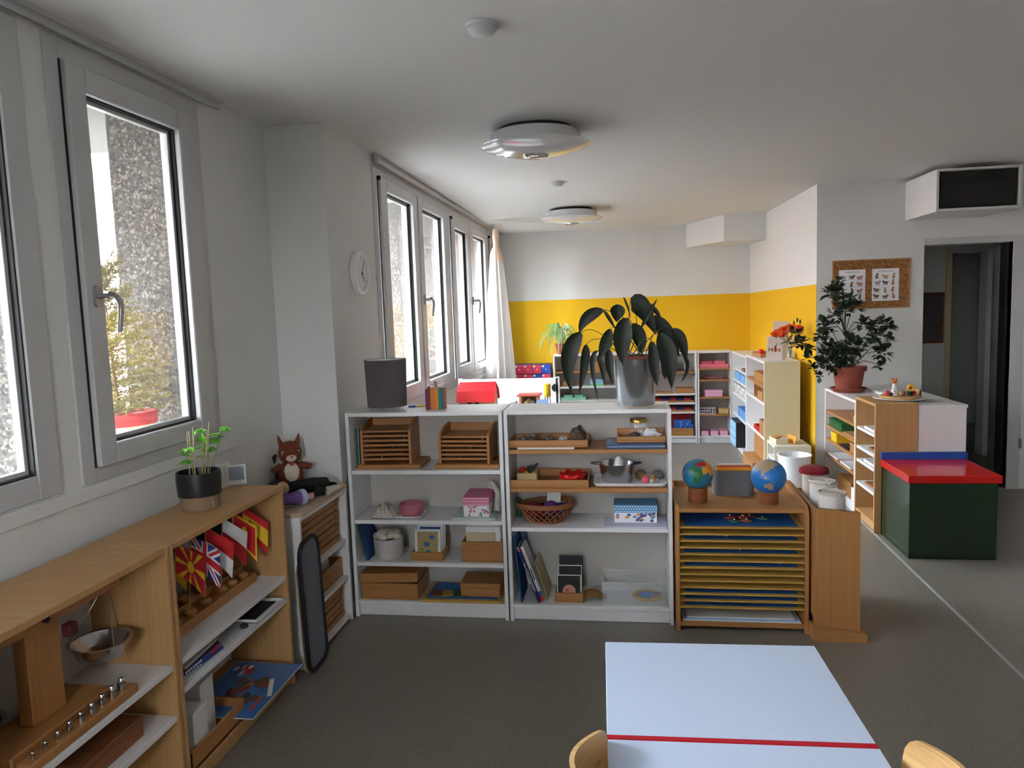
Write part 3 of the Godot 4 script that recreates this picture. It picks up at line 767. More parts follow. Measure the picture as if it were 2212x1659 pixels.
	for q in 2:
		rnd.seed = 40 + q
		var im := blank(200, 250, rgb(238, 238, 240))
		for i in 16: im.fill_rect(Rect2i(46 + i * 7, 14, rnd.randi_range(3, 6), 8), rgb(150, 146, 142))
		var tones := [rgb(178, 120, 80), rgb(120, 92, 70), rgb(96, 100, 108), rgb(196, 150, 90), rgb(86, 74, 66), rgb(150, 150, 150)]
		for r in 4:
			for cc in 3:
				var cx := 36.0 + cc * 62 + rnd.randf_range(-6, 6); var cy := 58.0 + r * 52 + rnd.randf_range(-5, 5)
				var t: Color = tones[rnd.randi() % tones.size()]
				var s := 1.0 if rnd.randf() < 0.5 else -1.0
				var tall := rnd.randf() < 0.4
				if tall:
					disc(im, cx, cy + 4, 10, 17, t)
					disc(im, cx + s * 5, cy - 15, 8, 8, t)
				else:
					disc(im, cx, cy, 19, 10, t)
					disc(im, cx + s * 18, cy - 9, 8, 7, t)
					line(im, Vector2(cx - s * 17, cy - 3), Vector2(cx - s * 26, cy - 11), 3, t)
				for lg in [-12, -5, 6, 13]: im.fill_rect(Rect2i(int(cx + lg * (0.5 if tall else 1.0)) - 2, int(cy + 6), 4, 15), t.darkened(0.15))
				disc(im, cx + rnd.randf_range(-6, 6), cy, 5, 4, t.lightened(0.35))
		var o := thing("animal_poster", ["animal poster on the left of the cork board, partly behind the plant", "animal poster on the right half of the cork board"][q], "poster", Vector3(1.70 + q * 0.249, 1.515, -6.266), 0, "animal posters")
		part(o, "sheet", G.new().b2(0, 0.199, 0, 0.252, 0, 0.001, 0), "paper")
		part(o, "print", card(Vector3(0.001, 0.001, 0.0014), Vector3(0.197, 0, 0), Vector3(0, 0.25, 0)), tex(im, 0.7))
	# sheer canopy hanging from the curtain track
	var cu := thing("sheer_canopy", "sheer white canopy with a peach band hanging by the far window", "curtain", Vector3(-1.24, 0.32, -7.42))
	paint("sheer", Color(0.97, 0.955, 0.94, 0.82), 0.9).backlight = Color(1.0, 0.98, 0.95)
	M["sheer"].transparency = BaseMaterial3D.TRANSPARENCY_ALPHA
	paint("peach", rgb(244, 214, 192), 0.9).backlight = Color(0.5, 0.4, 0.33)
	var rows := []
	var rows2 := []
	for i in 26:
		var t := i / 25.0
		var y := 2.03 * (1.0 - t)
		var rad := 0.03 + 0.135 * pow(t, 0.75)
		if i < 3: rad = [0.026, 0.034, 0.026][i]
		var row := []
		for j in 97:
			var a := TAU * j / 96
			var f := 1.0 + 0.13 * minf(1.0, t * 3) * sin(a * 13 + 1.2 * sin(t * 3)) + 0.06 * sin(a * 31 + t * 2) * t
			row.append(Vector3(cos(a) * rad * f + 0.0 * t, y, sin(a) * rad * f * 1.25))
		if i <= 4: rows2.append(row)
		if i >= 4: rows.append(row)
	part(cu, "net", G.new().grid(rows), "sheer")
	part(cu, "band", G.new().grid(rows2), "peach", "peach fabric band")
	part(cu, "hook", G.new().tube([Vector3(0, 2.02, 0), Vector3(0.0, 2.06, 0), Vector3(-0.012, 2.085, 0), Vector3(-0.02, 2.075, 0)], 0.005), "plastic")

# ---------------------------------------------------------------- along the near window
func flag_image(kind: String) -> Image:
	var im := blank(72, 48, rgb(200, 30, 38))
	var W := rgb(236, 236, 236); var R := rgb(204, 26, 38); var B := rgb(30, 50, 120); var Y := rgb(240, 196, 40)
	match kind:
		"union":
			im.fill(B)
			for d in [[Vector2(0, 0), Vector2(72, 48)], [Vector2(72, 0), Vector2(0, 48)]]: line(im, d[0], d[1], 10, W)
			for d in [[Vector2(0, 0), Vector2(72, 48)], [Vector2(72, 0), Vector2(0, 48)]]: line(im, d[0], d[1], 4, R)
			im.fill_rect(Rect2i(28, 0, 16, 48), W); im.fill_rect(Rect2i(0, 16, 72, 16), W)
			im.fill_rect(Rect2i(31, 0, 10, 48), R); im.fill_rect(Rect2i(0, 19, 72, 10), R)
		"sun":
			for i in 8: fill_poly(im, PackedVector2Array([Vector2(36, 24), Vector2(36, 24) + Vector2.from_angle(TAU * i / 8 - 0.13) * 60, Vector2(36, 24) + Vector2.from_angle(TAU * i / 8 + 0.13) * 60]), Y)
			disc(im, 36, 24, 11, 11, R); disc(im, 36, 24, 9, 9, Y)
		"spain":
			im.fill_rect(Rect2i(0, 12, 72, 24), Y); disc(im, 24, 24, 7, 8, rgb(160, 90, 60)); disc(im, 24, 24, 4, 5, rgb(190, 190, 180))
		"gold":
			im.fill(Y); im.fill_rect(Rect2i(4, 4, 64, 40), R); disc(im, 36, 24, 10, 12, Y); disc(im, 36, 24, 4, 5, rgb(40, 80, 60))
		"redwhite":
			im.fill_rect(Rect2i(0, 24, 72, 24), W)
		"whitered":
			im.fill_rect(Rect2i(0, 0, 72, 24), W)
		"blueyellow":
			im.fill(rgb(36, 84, 170)); im.fill_rect(Rect2i(0, 24, 72, 24), Y)
		"green": im.fill(rgb(28, 80, 52)); im.fill_rect(Rect2i(0, 32, 72, 16), R)
		"blue": im.fill(rgb(40, 86, 168))
		"tri": im.fill(B); im.fill_rect(Rect2i(24, 0, 24, 48), W); im.fill_rect(Rect2i(48, 0, 24, 48), R)
		"dark": im.fill(rgb(20, 20, 22)); im.fill_rect(Rect2i(0, 16, 72, 16), R); im.fill_rect(Rect2i(0, 32, 72, 16), Y)
	return im

func flags():
	var s := thing("flag_stand", "long wooden stand holding two rows of small flags", "flag stand", Vector3(-1.51, 0.4755, -2.485))
	part(s, "block", G.new().b2(-0.115, 0.0, 0, 0.038, -0.285, 0.285, 0.003), "beech_v")
	part(s, "rear_step", G.new().b2(-0.115, -0.06, 0.038, 0.062, -0.285, 0.285, 0.003), "beech_v")
	var list := [
		["sun", 0, -2.245, "red flag with a yellow sun, nearest of the little flags"], ["union", 0, -2.335, "little flag with red and white crosses on blue"],
		["redwhite", 0, -2.43, "little half red, half white flag in the front row"], ["whitered", 0, -2.545, "small white and red flag next to the gold-edged one"],
		["gold", 0, -2.62, "red little flag with a gold border and emblem"], ["spain", 0, -2.70, "red and yellow striped flag with a crest, rightmost of the row"],
		["blueyellow", 1, -2.235, "blue and yellow little flag at the near end of the back row"], ["tri", 1, -2.32, "blue, white and red flag behind the crossed one"], ["dark", 1, -2.40, "black, red and gold flag in the back row"],
		["green", 1, -2.50, "dark green little flag with a red stripe in the back row"], ["blue", 1, -2.585, "plain blue little flag in the back row"], ["redwhite", 1, -2.67, "red and white flag at the far end of the back row"]]
	var i := 0
	for f in list:
		var x: float = -1.535 if f[1] == 0 else -1.595
		var y := 0.5140 if f[1] == 0 else 0.538
		var o := thing("table_flag", f[3], "flag", Vector3(x, y, f[2]), 0, "little flags in the stand")
		part(o, "foot", G.new().lathe([Vector2(0, 0), Vector2(0.018, 0.0), Vector2(0.024, 0.012), Vector2(0.016, 0.024), Vector2(0, 0.027)], 14), "beech_v")
		var lean := Vector3(0.018, 0.295, -0.012)
		part(o, "stick", G.new().tube([Vector3(0, 0.02, 0), lean], 0.0026, 0.0026, 6), "wood_v")
		var rows := []
		var top := lean * 0.98
		var ph := i * 1.7
		for r in 7:
			var row := []
			for c in 10:
				var u := c / 9.0; var v := r / 6.0
				# hoist along the stick, fly drooping outwards and down
				var p := top.lerp(lean * 0.62, v) + Vector3(0.055, -0.085, -0.085) * u + Vector3(0.012, 0, 0.012) * sin(u * 5 + ph + v) * u + Vector3(0, -0.03, 0.01) * u * u * v
				row.append(p)
			rows.append(row)
		part(o, "cloth", G.new().grid(rows, true), tex(flag_image(f[0]), 0.8))
		i += 1

func scale():
	var s := thing("balance_scale", "wooden balance scale with steel pans in the near wooden shelf", "scale", Vector3(-1.555, 0.4785, -1.68))
	part(s, "base", G.new().b2(-0.075, 0.075, 0, 0.034, -0.17, 0.19, 0.004), "beech_v")
	part(s, "column", G.new().b2(-0.022, 0.022, 0.034, 0.315, -0.06, 0.055, 0.004), "beech_v")
	part(s, "beam", G.new().b2(-0.034, -0.020, 0.285, 0.322, -0.30, 0.30, 0.004).b2(0.020, 0.034, 0.285, 0.322, -0.30, 0.30, 0.004), "beech_h")
	part(s, "pivot", G.new().tube([Vector3(-0.04, 0.303, 0), Vector3(0.042, 0.303, 0)], 0.010), "black")
	part(s, "pointer_plate", G.new().b2(0.0225, 0.05, 0.225, 0.26, -0.095, -0.062, 0.003), col(92, 30, 34))
	for e in [-1, 1]:
		var pan := part(s, "pan", G.new().lathe([Vector2(0, 0.082), Vector2(0.05, 0.084), Vector2(0.066, 0.098), Vector2(0.082, 0.135), Vector2(0.088, 0.136), Vector2(0.088, 0.139), Vector2(0.078, 0.137), Vector2(0.062, 0.102), Vector2(0.046, 0.089), Vector2(0, 0.087)], 32, Transform3D(Basis(), Vector3(0, 0, e * 0.235))), "steel")
		var g := G.new()
		for q in 3:
			var a := TAU * q / 3 + 0.5
			g.tube([Vector3(0, 0.30, e * 0.285), Vector3(cos(a) * 0.082, 0.137, e * 0.235 + sin(a) * 0.082)], 0.0016, 0.0016, 5)
		part(pan, "chain", g, "steel")
	var b := solo("weight_block", G.new().b2(-0.022, 0.022, 0, 0.026, -0.2, 0.2, 0.003), "beech_h", "narrow wooden block with a row of steel weights", "weight block", Vector3(-1.443, 0.4785, -1.685))
	for i in 9:
		var r := 0.0055 + 0.0009 * i
		var names := ["smallest", "second smallest", "third smallest", "fourth smallest", "middle", "fourth largest", "third largest", "second largest", "largest"]
		solo("weight", G.new().lathe([Vector2(0, 0), Vector2(r, 0), Vector2(r, r * 1.5), Vector2(r * 0.45, r * 1.7), Vector2(r * 0.4, r * 2.0), Vector2(r * 0.75, r * 2.3), Vector2(r * 0.6, r * 2.7), Vector2(0, r * 2.8)], 16), "steel", "steel knob weight on the wooden block, the %s" % names[i], "weight", Vector3(-1.443, 0.5048, -1.515 - i * 0.041), 0, "weights on the block")
	var bx := thing("dark_box", "flat dark brown wooden box below the weights", "box", Vector3(-1.54, 0.3125, -1.80))
	part(bx, "body", G.new().b2(-0.09, 0.09, 0, 0.05, -0.13, 0.13, 0.003), "darkwood_h")
	part(bx, "lid", G.new().b2(-0.092, 0.092, 0.051, 0.064, -0.132, 0.132, 0.003), "darkwood_h")

func leaf(g: G, base: Vector3, dir: Vector3, up: Vector3, L: float, w: float, droop := 0.3, n := 5):   # pointed leaf, bent along its length and folded at the midrib
	var side := dir.cross(up).normalized()
	up = side.cross(dir).normalized()
	var rows := []
	for i in n + 1:
		var t := float(i) / n
		var hw := w / 2 * pow(sin(PI * pow(t, 0.75)), 0.9) if i > 0 and i < n else 0.0006
		var c := base + dir * L * t - Vector3.UP * droop * L * t * t
		rows.append([c - side * hw + up * hw * 0.35, c, c + side * hw + up * hw * 0.35])
	g.grid(rows)

func ivy_pot():
	var p := thing("seedling_pot", "fabric pot with black rim and green ivy seedlings on the wooden shelf", "potted plant", Vector3(-1.565, 0.8585, -2.50))
	paint("blackleather", rgb(24, 24, 27), 0.4)
	part(p, "pot", G.new().lathe([Vector2(0, 0), Vector2(0.066, 0), Vector2(0.070, 0.008), Vector2(0.069, 0.06)], 32), col(150, 124, 98, 0.95))
	part(p, "folded_rim", G.new().lathe([Vector2(0.069, 0.05), Vector2(0.076, 0.052), Vector2(0.079, 0.115), Vector2(0.077, 0.138), Vector2(0.070, 0.138), Vector2(0.066, 0.105)], 32), "blackleather", "black folded rim")
	part(p, "soil", G.new().lathe([Vector2(0.068, 0.106), Vector2(0, 0.112)], 24), "soil")
	part(p, "name_card", G.new().box(Vector3(0.045, 0.022, -0.068), Vector3(0.0012, 0.036, 0.056), 0, Transform3D(Basis(Vector3.UP, 0.62) * Basis(Vector3.BACK, 0.1), Vector3(0.055, 0, 0.085))), "paper", "small white name card")
	paint("ivy", rgb(120, 200, 60), 0.4).backlight = Color(0.6, 0.95, 0.25)
	var rnd := RandomNumberGenerator.new(); rnd.seed = 12
	for i in 6:
		var a := TAU * i / 6 + 0.4
		var b := Vector3(cos(a) * 0.03, 0.085, sin(a) * 0.03)
		part(p, "support_stick", G.new().tube([b, b + Vector3(rnd.randf_range(-0.01, 0.02), rnd.randf_range(0.19, 0.23), rnd.randf_range(-0.02, 0.02))], 0.002, 0.002, 6), col(206, 184, 140))
	for q in [[Vector3(0.0, 0.1, 0.035), Vector3(-0.01, 0.23, 0.045), 5], [Vector3(0.0, 0.1, -0.01), Vector3(0.02, 0.29, -0.02), 6], [Vector3(0.02, 0.1, -0.02), Vector3(0.06, 0.285, -0.075), 8], [Vector3(-0.01, 0.1, -0.03), Vector3(0.02, 0.25, -0.05), 5]]:
		var g := G.new()
		g.tube([q[0], (q[0] + q[1]) / 2 + Vector3(0.01, 0.01, 0), q[1]], 0.0016, 0.0012, 5)
		part(p, "stem", g, col(150, 170, 90))
		for i in q[2]:
			var t = 0.55 + 0.45 * i / (q[2] - 1.0)
			var at: Vector3 = q[0].lerp(q[1], t)
			g = G.new()
			var d := Vector3(rnd.randf_range(-1, 1), rnd.randf_range(-0.2, 0.5), rnd.randf_range(-1, 1)).normalized()
			for k in [-0.7, 0.0, 0.7]: leaf(g, at, (d.rotated(Vector3.UP, k) if absf(d.y) < 0.9 else d), Vector3.UP, 0.046 if k == 0 else 0.034, 0.026, 0.25, 4)
			part(p, "leaf", g, "ivy")

func left_side():
	# magazines and books on the second shelf of the flag unit
	var y := 0.3785
	var bk := [[0.010, col(30, 60, 140), "blue book at the bottom of the stack under the flags"], [0.014, col(26, 70, 150, 0.3), "blue glossy book in the stack under the flags"], [0.009, col(30, 28, 30), "black magazine in the stack under the flags"], [0.008, col(214, 206, 196), "white and orange magazine topmost under the flags"]]
	for i in bk.size():
		var o := thing("magazine", bk[i][2], "book", Vector3(-1.545, y, -2.24), 0.04 * (i - 1.5), "books stacked under the flags")
		var L := 0.27 - 0.02 * i
		part(o, "cover", G.new().b2(-0.10, 0.10, 0, 0.0016, -L / 2, L / 2, 0.0004).b2(-0.10, 0.10, bk[i][0] - 0.0016, bk[i][0], -L / 2, L / 2, 0.0004).b2(0.0985, 0.10, 0, bk[i][0], -L / 2, L / 2, 0.0004), bk[i][1])
		part(o, "pages", G.new().b2(-0.098, 0.098, 0.0017, bk[i][0] - 0.0017, -L / 2 + 0.003, L / 2 - 0.003, 0), "paper")
		if i == 1: part(o, "red_strip", G.new().b2(0.1, 0.1012, 0.002, bk[i][0] - 0.002, -L / 2 + 0.004, -L / 2 + 0.07, 0), "red")
		if i < 2:
			for q in 7: part(o, "spine_letter", G.new().b2(0.1, 0.1012, 0.003, bk[i][0] - 0.003, 0.09 - q * 0.014 - 0.009, 0.09 - q * 0.014, 0), "paper")
		y += bk[i][0] + 0.0006
	var t := thing("photo_tray", "flat white tray with a dark card at the far end of the lower flag shelf", "tray", Vector3(-1.50, 0.3785, -2.69))
	part(t, "tray", G.new().tray(-0.08, 0.085, 0, 0.014, -0.11, 0.11, 0.004), "plastic")
	part(t, "dark_card", G.new().b2(-0.06, 0.06, 0.0045, 0.007, -0.09, 0.085, 0), "dark")
	solo("black_puck", G.new().lathe([Vector2(0, 0), Vector2(0.016, 0), Vector2(0.017, 0.006), Vector2(0.014, 0.009), Vector2(0, 0.01)], 20), "black", "small black disc beside the flat white tray", "disc", Vector3(-1.455, 0.3785, -2.545))
	# bottom of the unit: wooden tray with card boxes, laminated map
	solo("wooden_tray", G.new().tray(-0.12, 0.115, 0, 0.07, -0.20, 0.155, 0.01), "beech_h", "low wooden tray with white card boxes at the bottom near end", "tray", Vector3(-1.535, 0.0755, -2.255))
	for i in 2:
		var o := thing("card_box", ["tall white card box in the low wooden tray", "smaller white card box in front in the low wooden tray"][i], "box", Vector3(-1.53 + 0.055 * i, 0.086, -2.295 + 0.105 * i), 0.06, "white card boxes")
		part(o, "body", G.new().b2(-0.075 + i * 0.03, 0.06 - i * 0.02, 0, 0.20 - i * 0.045, -0.045, 0.045, 0.002), "paper")
		part(o, "lid", G.new().b2(-0.077 + i * 0.03, 0.062 - i * 0.02, 0.20 - i * 0.045, 0.212 - i * 0.045, -0.047, 0.047, 0.002), "paper")
	var im := blank(160, 110, rgb(72, 118, 176))
	var rnd := RandomNumberGenerator.new(); rnd.seed = 77
	for i in 46:
		var q := rnd.randf()
		disc(im, 40 + rnd.randf_range(0, 70), 60 + rnd.randf_range(-24, 24), rnd.randf_range(3, 10), rnd.randf_range(2, 7), [rgb(150, 62, 56), rgb(120, 78, 60), rgb(190, 120, 90), rgb(90, 84, 70)][rnd.randi() % 4])
	for i in 10: disc(im, 132 + rnd.randf_range(-14, 14), 18 + rnd.randf_range(-10, 22), 7, 4, rgb(196, 60, 66) if i % 2 else rgb(226, 214, 216))
	line(im, Vector2(60, 104), Vector2(110, 84), 7, rgb(226, 226, 220))
	line(im, Vector2(20, 96), Vector2(60, 92), 5, rgb(206, 90, 60))
	var mp := thing("laminated_map", "blue laminated picture map sticking out at the bottom of the flag shelf", "map", Vector3(-1.345, 0.112, -2.37), 0)
	part(mp, "sheet", G.new().b2(-0.29, 0.0, 0, 0.002, -0.42, 0.0, 0), "paper")
	var mg := G.new()
	mg.uvquad(Vector3(-0.002, 0.0024, -0.002), Vector3(-0.002, 0.0024, -0.418), Vector3(-0.288, 0.0024, -0.418), Vector3(-0.288, 0.0024, -0.002))
	part(mp, "print", mg, tex(im, 0.2))
	solo("flat_case", G.new().b2(-0.14, 0.125, 0, 0.035, -0.18, 0.185, 0.003), "beech_h", "flat wooden case under the blue laminated map", "case", Vector3(-1.545, 0.0755, -2.63))
	# greeting cards on the shelf top by the window
	for i in 2:
		var o := thing("greeting_card", ["thin folded card seen edge-on behind the ivy pot", "small printed card leaning at the wall beside the squirrel"][i], "card", Vector3(-1.64 + 0.045 * i, 0.8585, -2.82 + 0.0 * i), [1.30, 0.55][i])
		part(o, "panel", G.new().box(Vector3(0, 0.05, 0), Vector3(0.075, 0.1 - 0.02 * i, 0.0016), 0, Transform3D(Basis(Vector3.RIGHT, -0.15), Vector3.ZERO)), "paper")
		if i == 1: part(o, "print", G.new().box(Vector3(0.0, 0.055, 0.0014), Vector3(0.06, 0.055, 0.0006), 0, Transform3D(Basis(Vector3.RIGHT, -0.15), Vector3.ZERO)), col(150, 160, 176))
	# black mesh panel between the units
	var m := thing("mesh_panel", "black mesh panel with rounded padded frame standing between the shelves", "panel", Vector3(-1.374, 0.008, -2.874), 0)
	var tt := Transform3D(Basis(Vector3(-0.04, 0.0, -1.0).normalized(), Vector3(-0.03, 1, 0).normalized(), Vector3(1.0, 0.03, -0.04).normalized()), Vector3(0, 0.294, -0.105))
	var outer := rrect(0.22, 0.585, 0.07, 6); var inner := rrect(0.192, 0.557, 0.058, 6)
	var g := G.new()
	for i in outer.size():
		var j := (i + 1) % outer.size()
		var c := (outer[i] + inner[i]) / 2; var c2 := (outer[j] + inner[j]) / 2
		g.tube([tt * Vector3(c.x, c.y, 0.006), tt * Vector3(c2.x, c2.y, 0.006)], 0.010, 0.010, 8, false)
	part(m, "padded_frame", g, "black")
	part(m, "mesh", G.new().prism(inner, 0.002, tt * Transform3D(Basis(), Vector3(0, 0, 0.005))), col(112, 116, 124, 0.9), "dark grey mesh")
	part(m, "backing", G.new().prism(rrect(0.18, 0.5, 0.05, 6), 0.004, tt * Transform3D(Basis(), Vector3(-0.02, -0.04, -0.014))), "cream_top", "beige backing")

# stacks in the small corner shelf and the toys on it
func corner():
	for lv in [[0.4285, 0.225, 7, "upper"], [0.0355, 0.165, 5, "lower"]]:
		var n: int = lv[2]
		for i in n:
			var h: float = lv[1] / n
			var o := thing("dressing_frame", "%s wooden frame stacked in the %s part of the corner shelf" % [["lowest", "second lowest", "third lowest", "fourth lowest", "fifth lowest", "sixth lowest", "topmost"][i if i < n - 1 else 6], lv[3]], "wooden frame", Vector3(-1.425 - 0.004 * (i % 2), lv[0] + i * h, -3.235 + 0.004 * (i % 3)), 0, "stacked wooden frames")
			var y1: float = h - 0.006
			part(o, "rail", G.new().b2(-0.022, 0, 0, y1, -0.235, 0.235, 0.003), "beech_h"); part(o, "rail", G.new().b2(-0.235, -0.213, 0, y1, -0.235, 0.235, 0.003), "beech_h")
			for s in [-1, 1]: part(o, "stile", G.new().b2(-0.213, -0.022, 0, y1, s * 0.235, s * 0.213, 0.003), "beech_h")
			for s in [-0.19, 0.19]: part(o, "dowel_end", G.new().tube([Vector3(-0.001, y1 / 2, s), Vector3(0.0015, y1 / 2, s)], 0.006), "darkwood_h")
			for s in [-0.225, 0.225]: part(o, "spacer_foot", G.new().b2(-0.2, -0.02, y1, h - 0.0006, s - 0.008, s + 0.008, 0.001), "beech_h")
	var b := thing("paper_box", "wooden box with a white paper in the middle of the corner shelf", "box", Vector3(-1.43, 0.2385, -3.36), PI / 2)
	part(b, "body", open_box(0.26, 0.095, 0.2, 0.008), "beech_h")
	part(b, "white_paper", G.new().box(Vector3(0.02, 0.09, -0.05), Vector3(0.15, 0.11, 0.001), 0, Transform3D(Basis(Vector3.BACK, 0.3), Vector3.ZERO)), "paper")
	solo("small_wooden_box", open_box(0.13, 0.06, 0.16, 0.008), "beech_h", "small wooden box at the near end of the corner shelf's middle", "box", Vector3(-1.43, 0.2385, -3.12), PI / 2)
	# plush squirrel
	var s := thing("plush_squirrel", "brown plush squirrel sitting against the wall on the corner shelf", "soft toy", Vector3(-1.635, 0.703, -3.40), 0.6)
	var fur := col(118, 62, 38, 0.95); var belly := col(214, 200, 180, 0.95)
	part(s, "body", G.new().ball(Vector3(0, 0.075, 0), Vector3(0.06, 0.075, 0.05), 20, 14), fur)
	part(s, "belly", G.new().ball(Vector3(0, 0.085, 0.022), Vector3(0.042, 0.055, 0.034), 16, 10), belly)
	var hd := part(s, "head", G.new().ball(Vector3(0, 0.185, 0.005), Vector3(0.056, 0.058, 0.05), 20, 14), fur)
	part(hd, "muzzle", G.new().ball(Vector3(0, 0.165, 0.043), Vector3(0.026, 0.02, 0.018), 14, 10), belly)
	part(hd, "nose", G.new().ball(Vector3(0, 0.173, 0.06), Vector3(0.005, 0.004, 0.004), 8, 6), "black")
	for e in [-1, 1]:
		part(hd, "ear", G.new().tube([Vector3(e * 0.036, 0.222, 0), Vector3(e * 0.045, 0.25, -0.004), Vector3(e * 0.05, 0.275, -0.004)], 0.016, 0.002, 10), fur)
		part(hd, "eye", G.new().ball(Vector3(e * 0.036, 0.190, 0.038), Vector3(0.008, 0.011, 0.007), 10, 8), belly)
		part(hd, "pupil", G.new().ball(Vector3(e * 0.037, 0.189, 0.0435), Vector3(0.0045, 0.006, 0.003), 8, 6), "black")
		part(s, "arm", G.new().tube([Vector3(e * 0.05, 0.12, 0.01), Vector3(e * 0.078, 0.112, 0.035), Vector3(e * 0.09, 0.118, 0.05)], 0.018, 0.013, 10), fur)
		part(s, "foot", G.new().ball(Vector3(e * 0.045, 0.02, 0.06), Vector3(0.022, 0.02, 0.038), 12, 8), belly)
	part(s, "tail", G.new().tube([Vector3(-0.01, 0.03, -0.04), Vector3(-0.06, 0.05, -0.075), Vector3(-0.085, 0.12, -0.07), Vector3(-0.07, 0.17, -0.05)], 0.03, 0.018, 12), col(60, 40, 32, 0.95))
	part(s, "bow", G.new().ball(Vector3(0, 0.135, 0.045), Vector3(0.01, 0.008, 0.006), 8, 6), "red")
	# black plush bird-like toy lying on its side
	var bl := thing("black_plush", "long black plush toy with pale paws lying on the corner shelf", "soft toy", Vector3(-1.475, 0.703, -3.23), 0)
	var blk := col(20, 19, 21, 0.95)
	part(bl, "body", G.new().tube([Vector3(-0.10, 0.042, 0.06), Vector3(-0.06, 0.045, -0.02), Vector3(0.0, 0.048, -0.07), Vector3(0.04, 0.038, -0.12)], 0.036, 0.034, 14), blk)
	part(bl, "head", G.new().ball(Vector3(-0.115, 0.055, 0.085), Vector3(0.045, 0.05, 0.045), 16, 12), blk)
	part(bl, "snout", G.new().ball(Vector3(-0.075, 0.07, 0.10), Vector3(0.03, 0.032, 0.026), 14, 10), col(206, 172, 132, 0.95), "tan snout")
	part(bl, "leg", G.new().tube([Vector3(0.03, 0.036, -0.10), Vector3(0.05, 0.026, -0.15), Vector3(0.06, 0.02, -0.185)], 0.022, 0.012, 10), blk)
	part(bl, "leg", G.new().tube([Vector3(0.02, 0.03, -0.03), Vector3(0.065, 0.022, -0.05)], 0.026, 0.018, 10), blk)
	part(bl, "paw", G.new().tube([Vector3(0.07, 0.02, -0.06), Vector3(0.085, 0.02, -0.11), Vector3(0.095, 0.018, -0.15)], 0.021, 0.014, 10), col(220, 206, 190, 0.95))
	part(bl, "paw", G.new().ball(Vector3(0.095, 0.018, -0.175), Vector3(0.016, 0.016, 0.024), 10, 8), col(226, 186, 146, 0.95))
	# rag doll in purple
	var d := thing("rag_doll", "small rag doll in a purple dress lying at the near end of the corner shelf", "doll", Vector3(-1.475, 0.718, -3.07), 0.4)
	part(d, "dress", G.new().tube([Vector3(-0.05, 0.024, 0.02), Vector3(0.0, 0.026, 0.0), Vector3(0.04, 0.02, -0.03)], 0.022, 0.034, 14), col(110, 80, 140, 0.95), "purple dress")
	part(d, "hem", G.new().tube([Vector3(0.025, 0.022, -0.02), Vector3(0.045, 0.02, -0.035)], 0.0345, 0.037, 14), col(176, 188, 214, 0.95))
	part(d, "head", G.new().ball(Vector3(-0.075, 0.03, 0.035), Vector3(0.03, 0.03, 0.028), 14, 10), col(222, 184, 152, 0.9))
	part(d, "hair", G.new().ball(Vector3(-0.083, 0.036, 0.042), Vector3(0.031, 0.029, 0.028), 14, 10), col(70, 44, 30, 0.95))
	for e in [-1, 1]: part(d, "leg", G.new().tube([Vector3(0.05, 0.018, -0.035 + e * 0.012), Vector3(0.085, 0.016, -0.06 + e * 0.016)], 0.010, 0.012, 8), col(206, 150, 160, 0.9))

# ---------------------------------------------------------------- what stands in the two bookcases
func book(called: String, label: String, at: Vector3, h: float, d: float, t: float, m, lean := 0.0, group := "", turn := 0.0) -> Node3D:
	# stands upright, spine towards +z at z = 0, thickness along x; lean tips the top towards -x
	var o := thing(called, label, "book", at, turn, group)
	var tr := Transform3D(Basis(Vector3.BACK, lean), Vector3.ZERO)
	part(o, "cover", G.new().box(Vector3(0.0008, h / 2, -d / 2), Vector3(0.0016, h, d), 0.0004, tr).box(Vector3(t - 0.0008, h / 2, -d / 2), Vector3(0.0016, h, d), 0.0004, tr).box(Vector3(t / 2, h / 2, -0.0008), Vector3(t, h, 0.0016), 0.0004, tr), m)
	part(o, "pages", G.new().box(Vector3(t / 2, h / 2, -d / 2), Vector3(t - 0.0034, h - 0.006, d - 0.006), 0, tr), "paper")
	return o

